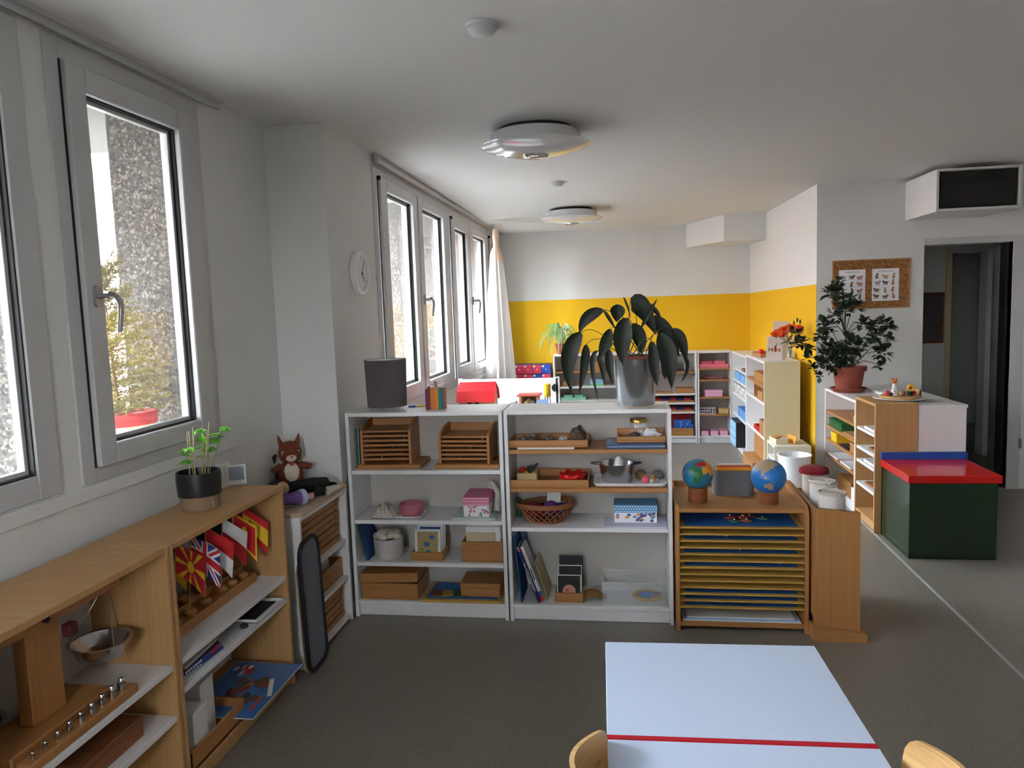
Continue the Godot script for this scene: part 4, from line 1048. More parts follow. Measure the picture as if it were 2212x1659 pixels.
func drawer_cabinet(label: String, at: Vector3, n: int, w: float, hf: float, hb: float, turn: float):
	var o := thing("drawer_cabinet", label, "cabinet", at, turn)
	var d := 0.205; var T := 0.013
	var pf := PackedVector2Array([Vector2(0, 0), Vector2(0, hf - 0.012), Vector2(0.012, hf), Vector2(d * 0.5, lerpf(hf, hb, 0.75)), Vector2(d, hb), Vector2(d, 0), Vector2(d * 0.7, 0), Vector2(d * 0.65, 0.012), Vector2(d * 0.35, 0.012), Vector2(d * 0.3, 0)])
	for x in [-w / 2, w / 2 - T]: part(o, "side_panel", G.new().prism(pf, T, Transform3D(Basis(Vector3(0, 0, -1), Vector3.UP, Vector3(1, 0, 0)), Vector3(x, 0, 0))), "beech_v")
	part(o, "back_panel", G.new().b2(-w / 2 + T, w / 2 - T, 0.01, hb - 0.006, -d, -d + 0.006), "beech_h")
	var hs := (hf - 0.036) / n
	part(o, "top", G.new().b2(-w / 2 + T, w / 2 - T, hf - 0.018, hf - 0.008, -d + 0.006, -0.004), "beech_h")
	for i in n:
		var y := 0.018 + i * hs
		var dr := part(o, "drawer", G.new().b2(-w / 2 + T + 0.001, w / 2 - T - 0.001, y, y + hs * 0.5, -0.014, -0.002, 0.002).b2(-w / 2 + T + 0.001, w / 2 - T - 0.001, y, y + 0.004, -d + 0.01, -0.014), "beech_h")
		if i % 2 == 0: part(dr, "knob", G.new().tube([Vector3(-0.03 + 0.03 * i, y + 0.004, -0.03), Vector3(-0.03 + 0.03 * i, y + hs * 0.85, -0.03)], 0.0025, 0.0025, 6), "plastic")
	solo("cabinet_base", G.new().b2(-w / 2 - 0.018, w / 2 + 0.05, 0, 0.022, -d + 0.002, 0.02, 0.003), "beech_h", "wooden board under the " + label, "board", at - Vector3(0, 0.0225, 0), turn * 0.5)

func gift_box(label: String, at: Vector3, w: float, h: float, d: float, lid: Color, dots: Color, body: Image, turn := 0.0):
	var im := blank(128, 32, lid)
	for r in 3:
		for c in 17: disc(im, c * 8 + (4 if r % 2 else 0), 5 + r * 11, 2.4, 2.4, dots)
	var o := thing("gift_box", label, "box", at, turn)
	var hl := h * 0.42
	part(o, "body", G.new().b2(-w / 2 + 0.003, w / 2 - 0.003, 0, h * 0.9, -d + 0.003, -0.003), "paper")
	part(o, "body_print", card(Vector3(-w / 2 + 0.003, 0.001, -0.0024), Vector3(w - 0.006, 0, 0), Vector3(0, h - hl, 0)), tex(body))
	part(o, "lid", G.new().b2(-w / 2, w / 2, h - hl, h, -d, 0), tex(blank(4, 4, lid)))
	var dm := tex(im)
	part(o, "lid_print", card(Vector3(-w / 2, h - hl, 0.0005), Vector3(w, 0, 0), Vector3(0, hl, 0)), dm)

func flowers_image(sd: int, tones: Array) -> Image:
	var im := blank(128, 48, rgb(238, 236, 238))
	var rnd := RandomNumberGenerator.new(); rnd.seed = sd
	for i in 20:
		var c: Color = tones[rnd.randi() % tones.size()]
		var p := Vector2(rnd.randf_range(4, 124), rnd.randf_range(5, 43))
		for q in 5: disc(im, p.x + 3.4 * cos(TAU * q / 5), p.y + 3.4 * sin(TAU * q / 5), 2.6, 2.6, c)
		if i % 2: line(im, p, p + Vector2(rnd.randf_range(-8, 8), 9), 1.4, rgb(96, 130, 110))
	return im

func rock(c: Vector3, r: Vector3, sd: int, rough := 0.35) -> G:
	var n := FastNoiseLite.new(); n.seed = sd; n.frequency = 1.3
	var g := G.new()
	var rows := []
	for i in 9:
		var row := []
		var a := -PI / 2 + PI * i / 8
		for j in 13:
			var b := TAU * (j % 12) / 12
			var u := Vector3(cos(a) * cos(b), sin(a), cos(a) * sin(b))
			var p := c + u * r * (1.0 + rough * n.get_noise_3dv(u * 1.5))
			p.y = maxf(p.y, c.y - r.y * 0.8)
			row.append(p)
		rows.append(row)
	for i in 8:
		for j in 12:
			g.tri(rows[i][j], rows[i + 1][j + 1], rows[i][j + 1]); g.tri(rows[i][j], rows[i + 1][j], rows[i + 1][j + 1])
	return g

func bookcase_left():
	var Y := 0.7655
	drawer_cabinet("larger wooden drawer cabinet in the top left of the white bookcase", Vector3(-1.205, Y + 0.0225, -3.588), 6, 0.262, 0.18, 0.215, 0.06)
	drawer_cabinet("smaller wooden drawer cabinet in the top right of the left bookcase", Vector3(-0.80, Y + 0.0225, -3.588), 5, 0.262, 0.148, 0.185, -0.03)
	var i := 0
	for b in [[-1.3725, 0.20, 0.006, col(120, 150, 60), "thin green"], [-1.3655, 0.205, 0.008, col(36, 100, 130), "thin blue"], [-1.3565, 0.21, 0.005, "paper", "thin white"], [-1.351, 0.20, 0.004, col(60, 90, 110), "slim grey-blue"]]:
		book("thin_book", "%s book left of the larger drawer cabinet" % b[4], Vector3(b[0], Y, -3.60), b[1], 0.17, b[2], b[3], 0.0, "thin books beside the drawer cabinets")
		i += 1
	for b in [[-0.626, 0.19, 0.005, col(150, 150, 130), "thin grey-green"], [-0.6195, 0.185, 0.006, col(120, 116, 110), "thin grey"]]: book("thin_book", "%s book right of the smaller drawer cabinet" % b[4], Vector3(b[0], Y, -3.60), b[1], 0.17, b[2], b[3], 0.0, "thin books beside the drawer cabinets")
	# second shelf
	Y = 0.5095
	var t := thing("glass_tray", "flat glass tray holding a cloth and a pink bowl", "tray", Vector3(-1.16, Y, -3.565))
	part(t, "tray", G.new().tray(-0.135, 0.13, 0, 0.010, -0.13, 0.0, 0.004), "plastic")
	var rows := []
	var n := FastNoiseLite.new(); n.seed = 5; n.frequency = 14.0
	for r in 13:
		var row := []
		for c in 15:
			var u := c / 14.0; var v := r / 12.0
			var edge := minf(minf(u, 1 - u), minf(v, 1 - v)) * 4
			row.append(Vector3(-0.06 + 0.12 * u + 0.01 * n.get_noise_2d(v, 3), 0.002 + (0.02 + 0.07 * maxf(0.0, n.get_noise_2d(u, v) + 0.25) * minf(1, edge)) * minf(1.0, edge + 0.12), -0.06 + 0.10 * v))
		rows.append(row)
	solo("folded_cloth", G.new().grid(rows), col(206, 200, 184, 0.95), "crumpled pale cloth on the glass tray", "cloth", Vector3(-1.225, Y + 0.0045, -3.585))
	var bw := G.new().lathe([Vector2(0, 0.002), Vector2(0.05, 0.0), Vector2(0.062, 0.02), Vector2(0.062, 0.055), Vector2(0.058, 0.064), Vector2(0.054, 0.062), Vector2(0.056, 0.04), Vector2(0.045, 0.012), Vector2(0, 0.010)], 36)
	solo("pink_bowl", bw, "rose", "round dusty pink bowl on the glass tray", "bowl", Vector3(-1.098, Y + 0.0045, -3.63))
	solo("green_folder", G.new().b2(-0.12, 0.10, 0, 0.012, -0.20, 0, 0.001), col(190, 206, 196), "pale green folder under the pink dotted box", "folder", Vector3(-0.745, Y, -3.552))
	gift_box("pink dotted gift box with flower print", Vector3(-0.745, Y + 0.0125, -3.565), 0.135, 0.10, 0.19, rgb(214, 120, 150), rgb(244, 220, 228), flowers_image(6, [rgb(214, 90, 130), rgb(120, 150, 150), rgb(230, 170, 190)]))
	var bg := thing("cloth_bag", "crumpled white cloth bag beside the pink dotted box", "bag", Vector3(-0.642, Y, -3.66))
	part(bg, "bag_body", G.new().tube([Vector3(-0.012, 0.021, 0.02), Vector3(-0.010, 0.06, 0.0), Vector3(-0.01, 0.11, -0.02), Vector3(-0.035, 0.15, -0.03), Vector3(-0.045, 0.165, -0.03)], 0.019, 0.010, 12), col(200, 196, 184, 0.95))
	part(bg, "loop", G.new().tube([Vector3(-0.04, 0.155, -0.03), Vector3(-0.062, 0.165, -0.02), Vector3(-0.058, 0.138, -0.016), Vector3(-0.03, 0.13, -0.02)], 0.006, 0.006, 8), col(200, 196, 184, 0.95))
	# third shelf
	Y = 0.2885
	book("picture_book", "green picture book leaning in the left of the bookcase", Vector3(-1.333, Y, -3.56), 0.19, 0.18, 0.008, col(30, 84, 70), 0.19, "leaning picture books")
	book("picture_book", "blue picture book with white edge leaning beside the cotton basket", Vector3(-1.322, Y, -3.555), 0.195, 0.18, 0.006, col(46, 84, 140), 0.185, "leaning picture books")
	var kb := thing("cotton_basket", "white fabric basket heaped with cotton wool", "basket", Vector3(-1.232, Y, -3.64))
	part(kb, "basket", G.new().lathe([Vector2(0, 0.0), Vector2(0.068, 0), Vector2(0.074, 0.01), Vector2(0.080, 0.105), Vector2(0.075, 0.105), Vector2(0.070, 0.02), Vector2(0, 0.012)], 32), col(196, 190, 184, 0.95))
	for k in 11:
		var a := k * 2.4; var rr := 0.012 + 0.048 * sqrt(k / 11.0)
		part(kb, "cotton_ball", rock(Vector3(cos(a) * rr, 0.112 + 0.022 * (1 - rr / 0.06), sin(a) * rr), Vector3(0.024, 0.02, 0.024), 60 + k, 0.4), col(222, 210, 190, 0.98))
	var ch := thing("card_stand", "wooden card stand with framed tan and blue map cards", "card stand", Vector3(-1.012, Y, -3.57))
	part(ch, "stand", open_box(0.165, 0.045, 0.15, 0.009, 0.09), "beech_h")
	for k in 3:
		var im := blank(80, 64, rgb(168, 148, 96))
		if k == 0:
			disc(im, 36, 36, 11, 7, rgb(44, 98, 168)); disc(im, 56, 16, 10, 6, rgb(44, 98, 168)); disc(im, 42, 58, 9, 6, rgb(44, 98, 168)); disc(im, 18, 50, 5, 3, rgb(90, 120, 130))
		else: im.fill(rgb(32, 78, 150))
		var o := thing("map_card", ["tan card with blue lakes in the wooden card stand", "blue bordered card behind the tan card", "rearmost blue card in the wooden card stand"][k], "card", Vector3(-1.012 + 0.006 * k, Y + 0.012, -3.592 - 0.03 * k), 0, "map cards")
		var tr := Transform3D(Basis(Vector3.RIGHT, -0.12), Vector3.ZERO)
		part(o, "frame", G.new().box(Vector3(0, 0.072 + 0.008 * k, 0), Vector3(0.135, 0.144 + 0.016 * k, 0.004), 0.0008, tr), "paper")
		var hh := 0.115 + 0.016 * k
		part(o, "picture", card(tr * Vector3(-0.055, 0.016, 0.0026), Vector3(0.11, 0, 0), tr.basis * Vector3(0, hh, 0)), tex(im))
	var bx := thing("card_file", "larger wooden card file with white cards in the lower right", "box", Vector3(-0.722, Y, -3.562))
	part(bx, "body", open_box(0.21, 0.105, 0.16, 0.009), "beech_h")
	for k in 4: part(bx, "white_card", G.new().b2(-0.088 + 0.004 * k, 0.09, 0.012, 0.172 + 0.006 * k, -0.04 - 0.018 * k, -0.038 - 0.018 * k, 0), "paper")
	part(bx, "tan_card", G.new().b2(-0.086, 0.065, 0.02, 0.145, -0.032, -0.03, 0), col(206, 188, 150), "tan punched card")
	# bottom
	Y = 0.0855
	var wb := thing("wooden_chest", "wide wooden box with its lid askew at the bottom left", "box", Vector3(-1.213, Y, -3.555))
	part(wb, "body", open_box(0.30, 0.085, 0.2, 0.010), "beech_h")
	part(wb, "lid", G.new().box(Vector3(0.002, 0.115, -0.10), Vector3(0.306, 0.05, 0.205), 0.003, Transform3D(Basis(Vector3.BACK, 0.035), Vector3.ZERO)), "beech_h", "lid lying askew")
	var pm := thing("floor_puzzle", "yellow-edged puzzle map tray at the bottom of the left bookcase", "puzzle map", Vector3(-0.83, Y, -3.536))
	part(pm, "board", G.new().b2(-0.215, 0.205, 0, 0.014, -0.25, 0.006, 0.001), "mapboard")
	part(pm, "sea", G.new().b2(-0.19, 0.18, 0.014, 0.0155, -0.235, -0.016, 0), "sea")
	for k in 4: part(pm, "map_piece", G.new().prism(PackedVector2Array([Vector2(-0.17 + 0.06 * k, -0.03), Vector2(-0.10 + 0.06 * k, -0.04 - 0.02 * (k % 2)), Vector2(-0.12 + 0.06 * k, -0.1), Vector2(-0.18 + 0.055 * k, -0.12)]), 0.005, Transform3D(Basis(Vector3(1, 0, 0), Vector3(0, 0, 1), Vector3(0, -1, 0)), Vector3(0, 0.0208 + 0.0005 * k, 0))), [col(120, 74, 40), col(170, 140, 60), col(60, 90, 60), col(120, 74, 40)][k])
	var wl := thing("lidded_box", "wooden lidded box standing on the yellow-edged puzzle map", "box", Vector3(-0.742, Y + 0.0162, -3.575))
	part(wl, "body", G.new().b2(-0.102, 0.102, 0, 0.045, -0.17, 0, 0.003), "beech_h")
	part(wl, "lid", G.new().b2(-0.104, 0.104, 0.046, 0.072, -0.172, 0.002, 0.003), "beech_h")

func bookcase_right():
	var Y := 0.8665
	solo("paper_pad", G.new().b2(-0.14, 0.14, 0, 0.008, -0.19, 0, 0), "paper", "white paper pad under the wooden mineral tray", "paper pad", Vector3(-0.385, Y, -3.553))
	var t := thing("mineral_tray", "shallow wooden tray with stones on the upper shelf", "tray", Vector3(-0.372, Y + 0.0085, -3.55))
	part(t, "tray", open_box(0.385, 0.036, 0.21, 0.008), "beech_h")
	for k in 5: solo("mineral", rock(Vector3(0, 0.02 if k < 4 else 0.032, 0), Vector3(0.022, 0.018, 0.02) if k < 4 else Vector3(0.045, 0.042, 0.035), 80 + k, 0.6), [col(110, 116, 110, 0.4), col(140, 130, 110, 0.4), col(96, 92, 84, 0.4), col(176, 170, 160, 0.4), col(104, 88, 70, 0.5)][k], ["grey-green stone at the left of the wooden mineral tray", "tan stone in the wooden mineral tray", "dark stone in the middle of the mineral tray", "pale stone at the front of the mineral tray", "large brown crystal at the right of the mineral tray"][k], "stone", Vector3([-0.50, -0.46, -0.37, -0.30, -0.235][k], Y + 0.0175, [-3.62, -3.68, -3.64, -3.60, -3.68][k]), k * 1.1, "minerals")
	for k in 3: solo("nature_magazine", G.new().b2(-0.138, 0.138, 0, 0.006, -0.20, 0, 0.0005), [col(40, 70, 110, 0.3), col(150, 166, 180, 0.3), col(52, 92, 150, 0.25)][k], ["dark blue magazine at the bottom under the small wooden tray", "pale magazine between two blue ones under the small tray", "blue glossy magazine topmost under the small wooden tray"][k], "magazine", Vector3(0.049, Y + k * 0.0065, -3.548 - 0.004 * k), 0.03 * (k - 1), "magazines")
	var s := thing("specimen_tray", "small wooden tray with jar and white crystal", "tray", Vector3(0.076, Y + 0.0205, -3.60))
	part(s, "tray", open_box(0.232, 0.030, 0.14, 0.008, 0.05), "beech_h")
	var j := thing("glass_jar", "glass jar with a gold lid in the small wooden tray", "jar", Vector3(0.066, Y + 0.0295, -3.69))
	part(j, "glass", G.new().lathe([Vector2(0, 0.001), Vector2(0.036, 0), Vector2(0.041, 0.006), Vector2(0.041, 0.07), Vector2(0.036, 0.08)], 28), "clear")
	part(j, "lid", G.new().lathe([Vector2(0.037, 0.079), Vector2(0.042, 0.079), Vector2(0.042, 0.094), Vector2(0.039, 0.098), Vector2(0, 0.0985)], 28), col(170, 140, 70, 0.3, 0.9), "gold screw lid")
	solo("dark_stone", rock(Vector3(0, 0.02, 0), Vector3(0.03, 0.02, 0.016), 91, 0.5), col(66, 62, 58), "dark stone in front of the glass jar", "stone", Vector3(0.045, Y + 0.0295, -3.63), 0.4, "minerals")
	solo("white_crystal", rock(Vector3(0, 0.018, 0), Vector3(0.042, 0.028, 0.026), 93, 0.7), col(226, 228, 232, 0.5), "white crystal lump right of the glass jar", "stone", Vector3(0.128, Y + 0.031, -3.66), 0.2, "minerals")
	# second shelf
	Y = 0.6755
	t = thing("sorting_tray", "wooden tray with a small box of balls and a red dish", "tray", Vector3(-0.372, Y, -3.55))
	part(t, "tray", open_box(0.385, 0.038, 0.22, 0.008, 0.05), "beech_h")
	var sb := thing("ball_box", "small pale wooden box holding coloured balls", "box", Vector3(-0.49, Y + 0.0085, -3.61))
	part(sb, "box", open_box(0.10, 0.05, 0.09, 0.006), col(206, 180, 130))
	for k in 5: solo("toy_ball", G.new().ball(Vector3(0, 0, 0), Vector3.ONE * 0.017, 14, 10), [col(200, 30, 34), col(214, 196, 40), col(24, 24, 24), col(206, 188, 40), col(40, 60, 40)][k], ["red ball in the small pale box", "yellow ball at the front of the small box", "black ball in the small pale box", "yellow ball at the right of the small box", "dark green ball in the small pale box"][k], "ball", Vector3([-0.515, -0.497, -0.475, -0.458, -0.48][k], Y + [0.062, 0.048, 0.043, 0.044, 0.066][k], [-3.665, -3.635, -3.63, -3.64, -3.672][k]), 0, "balls in the small box")
	solo("black_pen", G.new().tube([Vector3(0, 0, 0), Vector3(0.035, 0.045, -0.005)], 0.004, 0.005, 8), "black", "black handle sticking out of the ball box", "brush", Vector3(-0.475, Y + 0.055, -3.65))
	var rd := thing("red_dish", "glossy red lobed dish in the wooden sorting tray", "dish", Vector3(-0.265, Y + 0.0085, -3.66))
	var rows := []
	for q in 7:
		var row := []
		for c in 41:
			var a := TAU * c / 40
			var pr: Vector2 = [Vector2(0.0, 0.004), Vector2(0.05, 0.002), Vector2(0.058, 0.012), Vector2(0.062, 0.034), Vector2(0.056, 0.042), Vector2(0.046, 0.03), Vector2(0.0, 0.024)][q]
			var f := 1.0 + 0.07 * cos(a * 6)
			row.append(Vector3(cos(a) * pr.x * f, pr.y + (0.006 * cos(a * 6) if q == 3 or q == 4 else 0.0), sin(a) * pr.x * f))
		rows.append(row)
	part(rd, "bowl", G.new().grid(rows), "red")
	t = thing("white_tray", "white plastic tray with steel pot and small toys", "tray", Vector3(0.018, Y, -3.565))
	part(t, "tray", G.new().prism(rrect(0.335, 0.19, 0.02), 0.004, Transform3D(Basis(Vector3(1, 0, 0), Vector3(0, 0, -1), Vector3(0, 1, 0)), Vector3(0, 0.004, -0.095))), "plastic")
	var rp := rrect(0.335, 0.19, 0.02); var rp2 := rrect(0.352, 0.207, 0.026)
	var g := G.new()
	for k in rp.size():
		var k2 := (k + 1) % rp.size()
		g.quad(Vector3(rp[k].x, 0.004, -0.095 - rp[k].y), Vector3(rp[k2].x, 0.004, -0.095 - rp[k2].y), Vector3(rp2[k2].x, 0.02, -0.095 - rp2[k2].y), Vector3(rp2[k].x, 0.02, -0.095 - rp2[k].y))
	part(t, "rim", g, "plastic")
	for fx in [-0.12, 0.12]: part(t, "foot", G.new().b2(fx - 0.02, fx + 0.02, 0, 0.0045, -0.03, -0.02), "plastic")
	var po := thing("steel_pot", "polished steel pot with two wire handles on the white tray", "pot", Vector3(-0.048, Y + 0.0085, -3.655))
	part(po, "body", G.new().lathe([Vector2(0, 0.001), Vector2(0.064, 0), Vector2(0.070, 0.006), Vector2(0.085, 0.094), Vector2(0.088, 0.096), Vector2(0.083, 0.095), Vector2(0.066, 0.008), Vector2(0, 0.006)], 40), "steel")
	for e in [-1, 1]: part(po, "handle", G.new().tube([Vector3(e * 0.084, 0.09, -0.022), Vector3(e * 0.112, 0.092, -0.016), Vector3(e * 0.124, 0.093, 0.0), Vector3(e * 0.112, 0.092, 0.016), Vector3(e * 0.084, 0.09, 0.022)], 0.0028, 0.0028, 8), "black")
	solo("white_funnel", G.new().lathe([Vector2(0.034, 0.0), Vector2(0.036, 0.003), Vector2(0.030, 0.055), Vector2(0.018, 0.108), Vector2(0.008, 0.118), Vector2(0, 0.12)], 24), "plastic", "white plastic beaker upside down in the steel pot", "beaker", Vector3(-0.034, Y + 0.0155, -3.655))
	solo("whisk_stick", G.new().tube([Vector3(0.035, 0, 0.0), Vector3(-0.022, 0.10, 0.0)], 0.004, 0.004, 8), col(190, 180, 176), "pale stick leaning in the steel pot", "stick", Vector3(-0.10, Y + 0.018, -3.655))
	var toys := [[0.07, -3.70, 0.026, col(120, 104, 60), "olive bean bag toy behind the pink one"], [0.095, -3.625, 0.019, col(228, 90, 110), "pink little toy on the white tray"], [0.128, -3.66, 0.017, col(170, 140, 70), "tan small toy on the white tray"], [0.155, -3.69, 0.026, col(110, 104, 96), "grey toy at the right of the white tray"], [0.125, -3.615, 0.012, col(206, 196, 180), "cream bead toy at the front of the white tray"], [0.15, -3.625, 0.012, col(150, 146, 150), "lilac grey toy at the front of the white tray"]]
	for k in toys.size(): solo("little_toy", rock(Vector3(0, toys[k][2] * 0.8, 0), Vector3.ONE * toys[k][2], 100 + k, 0.3), toys[k][3], toys[k][4], "toy", Vector3(toys[k][0], Y + 0.0085, toys[k][1]), k * 1.0, "little toys on the white tray")
	# third shelf
	Y = 0.4785
	basket(Vector3(-0.405, Y, -3.655))
	solo("green_bottle", G.new().lathe([Vector2(0, 0), Vector2(0.014, 0), Vector2(0.015, 0.08), Vector2(0.013, 0.098), Vector2(0, 0.102)], 16), col(24, 92, 50), "dark green stick behind the wicker basket", "bottle", Vector3(-0.553, Y, -3.73))
	solo("lilac_paper", G.new().b2(-0.155, 0.145, 0, 0.005, -0.17, 0, 0), col(206, 204, 226), "lilac paper under the blue dotted box", "paper", Vector3(0.045, Y, -3.55))
	gift_box("blue dotted gift box with small printed motifs", Vector3(0.043, Y + 0.0055, -3.615), 0.212, 0.088, 0.14, rgb(104, 160, 200), rgb(226, 240, 248), flowers_image(9, [rgb(60, 70, 140), rgb(90, 140, 200), rgb(226, 130, 60), rgb(80, 60, 110)]))
	# bottom shelf
	Y = 0.0855
	var o := book("slim_book", "slim bright blue book at the far left of the right bookcase", Vector3(-0.532, Y, -3.558), 0.345, 0.2, 0.007, col(24, 88, 150), 0.085, "books on the bottom shelf")
	book("star_book", "grey-blue tall book behind the star atlas", Vector3(-0.49, Y, -3.69), 0.35, 0.11, 0.012, col(96, 112, 132), 0.16, "books on the bottom shelf")
	var st := book("star_book", "dark blue star atlas with a white title on its spine", Vector3(-0.445, Y, -3.558), 0.30, 0.12, 0.014, col(28, 40, 96), 0.345, "books on the bottom shelf")
	var tm := TextMesh.new()
	tm.text = "Der STERNENHIMMEL"
	var sf := SystemFont.new(); sf.font_names = PackedStringArray(["Droid Serif"])
	tm.font = sf; tm.font_size = 24; tm.pixel_size = 0.00062; tm.depth = 0.0006
	var tl := piece(st, "spine_title", tm, "paper", "white lettering Der STERNENHIMMEL")
	tl.transform = Transform3D(Basis(Vector3.BACK, 0.345 - PI / 2), Basis(Vector3.BACK, 0.345) * Vector3(0.007, 0.135, 0.0012))
	part(st, "spine_badge", G.new().box(Vector3(0.007, 0.286, 0.0005), Vector3(0.012, 0.018, 0.001), 0, Transform3D(Basis(Vector3.BACK, 0.345), Vector3.ZERO)), col(196, 96, 110))
	part(st, "spine_tab", G.new().box(Vector3(0.006, 0.2985, -0.002), Vector3(0.014, 0.006, 0.006), 0, Transform3D(Basis(Vector3.BACK, 0.345), Vector3.ZERO)), col(150, 196, 90))
	var wbk := book("star_book", "white spined book leaning on the star atlas", Vector3(-0.4275, Y, -3.566), 0.30, 0.115, 0.016, col(214, 212, 210), 0.345, "books on the bottom shelf")
	part(wbk, "red_block", G.new().box(Vector3(0.008, 0.018, 0.0006), Vector3(0.016, 0.03, 0.001), 0, Transform3D(Basis(Vector3.BACK, 0.345), Vector3.ZERO)), col(176, 40, 40))
	part(wbk, "blue_block", G.new().box(Vector3(0.008, 0.046, 0.0006), Vector3(0.016, 0.026, 0.001), 0, Transform3D(Basis(Vector3.BACK, 0.345), Vector3.ZERO)), col(50, 90, 160))
	part(wbk, "spine_text", G.new().box(Vector3(0.008, 0.15, 0.0006), Vector3(0.006, 0.06, 0.001), 0, Transform3D(Basis(Vector3.BACK, 0.345), Vector3.ZERO)), col(40, 40, 44))
	book("star_book", "thin yellow-edged book at the front of the leaning row", Vector3(-0.404, Y, -3.60), 0.20, 0.16, 0.006, col(190, 176, 120), 0.30, "books on the bottom shelf")
	var pb := thing("planet_stand", "wooden card box with black planet cards", "card stand", Vector3(-0.293, Y, -3.575))
	part(pb, "box", open_box(0.142, 0.048, 0.12, 0.008, 0.10), "beech_h")
	for k in 3:
		var im := blank(64, 64, rgb(10, 10, 12))
		if k == 0: disc(im, 32, 46, 19, 20, rgb(206, 136, 112)); disc(im, 26, 42, 5, 4, rgb(150, 92, 80))
		var c := thing("planet_card", ["black card with a reddish planet at the front of the card box", "black card with white border in the middle of the card box", "rearmost black card in the planet card box"][k], "card", Vector3(-0.293 + 0.004 * k, Y + 0.0085, -3.60 - 0.026 * k), 0, "planet cards")
		var tr := Transform3D(Basis(Vector3.RIGHT, -0.14), Vector3.ZERO)
		part(c, "frame", G.new().box(Vector3(0, 0.06 + 0.02 * k, 0), Vector3(0.12, 0.12 + 0.04 * k, 0.003), 0.0006, tr), "paper" if k < 2 else "black")
		part(c, "picture", card(tr * Vector3(-0.056, 0.006, 0.002), Vector3(0.112, 0, 0), tr.basis * Vector3(0, 0.11 + 0.04 * k, 0)), tex(im))
	var sh := thing("shell_shape", "flat brown and yellow curved shell piece beside the acrylic tray", "shell", Vector3(-0.205, Y, -3.63))
	var rw := []
	for q in 9:
		var row := []
		for c in 7:
			var u := q / 8.0; var v := c / 6.0 - 0.5
			row.append(Vector3(-0.03 + 0.13 * u, 0.004 + 0.045 * sin(PI * (0.15 + 0.85 * u)) * (1 - v * v * 3.2) + 0.01 * u, v * 0.07))
		rw.append(row)
	part(sh, "curved_plate", G.new().grid(rw), col(120, 88, 40, 0.4))
	var ac := thing("acrylic_tray", "clear acrylic tray with an agate slice", "tray", Vector3(0.03, Y, -3.548))
	part(ac, "floor", G.new().b2(-0.158, 0.155, 0, 0.004, -0.19, 0, 0), "clear")
	for w in [["pane", -0.158, -0.154, -0.19, 0.0], ["pane", 0.151, 0.155, -0.19, 0.0], ["pane", -0.154, 0.151, -0.004, 0.0], ["pane", -0.154, 0.151, -0.19, -0.186]]: part(ac, "side_wall", G.new().b2(w[1], w[2], 0.004, 0.115, w[3], w[4], 0), "clear")
	part(ac, "edge_strip", bars_flat(-0.158, 0.155, 0.115, 0.1165, -0.19, 0.0, 0.003), col(214, 220, 218, 0.3))
	var im2 := blank(96, 48, rgb(206, 160, 50))
	disc(im2, 50, 24, 40, 18, rgb(150, 120, 80)); disc(im2, 50, 24, 32, 14, rgb(90, 100, 130)); disc(im2, 46, 23, 20, 10, rgb(60, 110, 190)); disc(im2, 72, 30, 14, 7, rgb(170, 110, 90)); disc(im2, 80, 18, 12, 6, rgb(70, 66, 64))
	var ag := thing("agate_slice", "oval agate slice with blue centre in the acrylic tray", "stone", Vector3(0.095, Y + 0.0045, -3.63), 0.0)
	var el := PackedVector2Array()
	for q in 28: el.append(Vector2(cos(TAU * q / 28) * 0.074, sin(TAU * q / 28) * 0.042))
	part(ag, "slice", G.new().prism(el, 0.006, Transform3D(Basis(Vector3(1, 0, 0), Vector3(0, sin(0.35), -cos(0.35)), Vector3(0, cos(0.35), sin(0.35))), Vector3(0, 0.018, 0))), col(190, 150, 60, 0.2))
	var ag2 := G.new()
	var bs := Basis(Vector3(1, 0, 0), Vector3(0, sin(0.35), -cos(0.35)), Vector3(0, cos(0.35), sin(0.35)))
	for q in 28:
		var a := el[q]; var b := el[(q + 1) % 28]
		var pts := [Vector2.ZERO, a * 0.98, b * 0.98]
		for w in [0, 2, 1]: ag2.v(bs * Vector3(pts[w].x, pts[w].y, 0.0066) + Vector3(0, 0.018, 0), Vector2(0.5 + pts[w].x / 0.15, 0.5 - pts[w].y / 0.086))
	part(ag, "banded_face", ag2, tex(im2, 0.15))

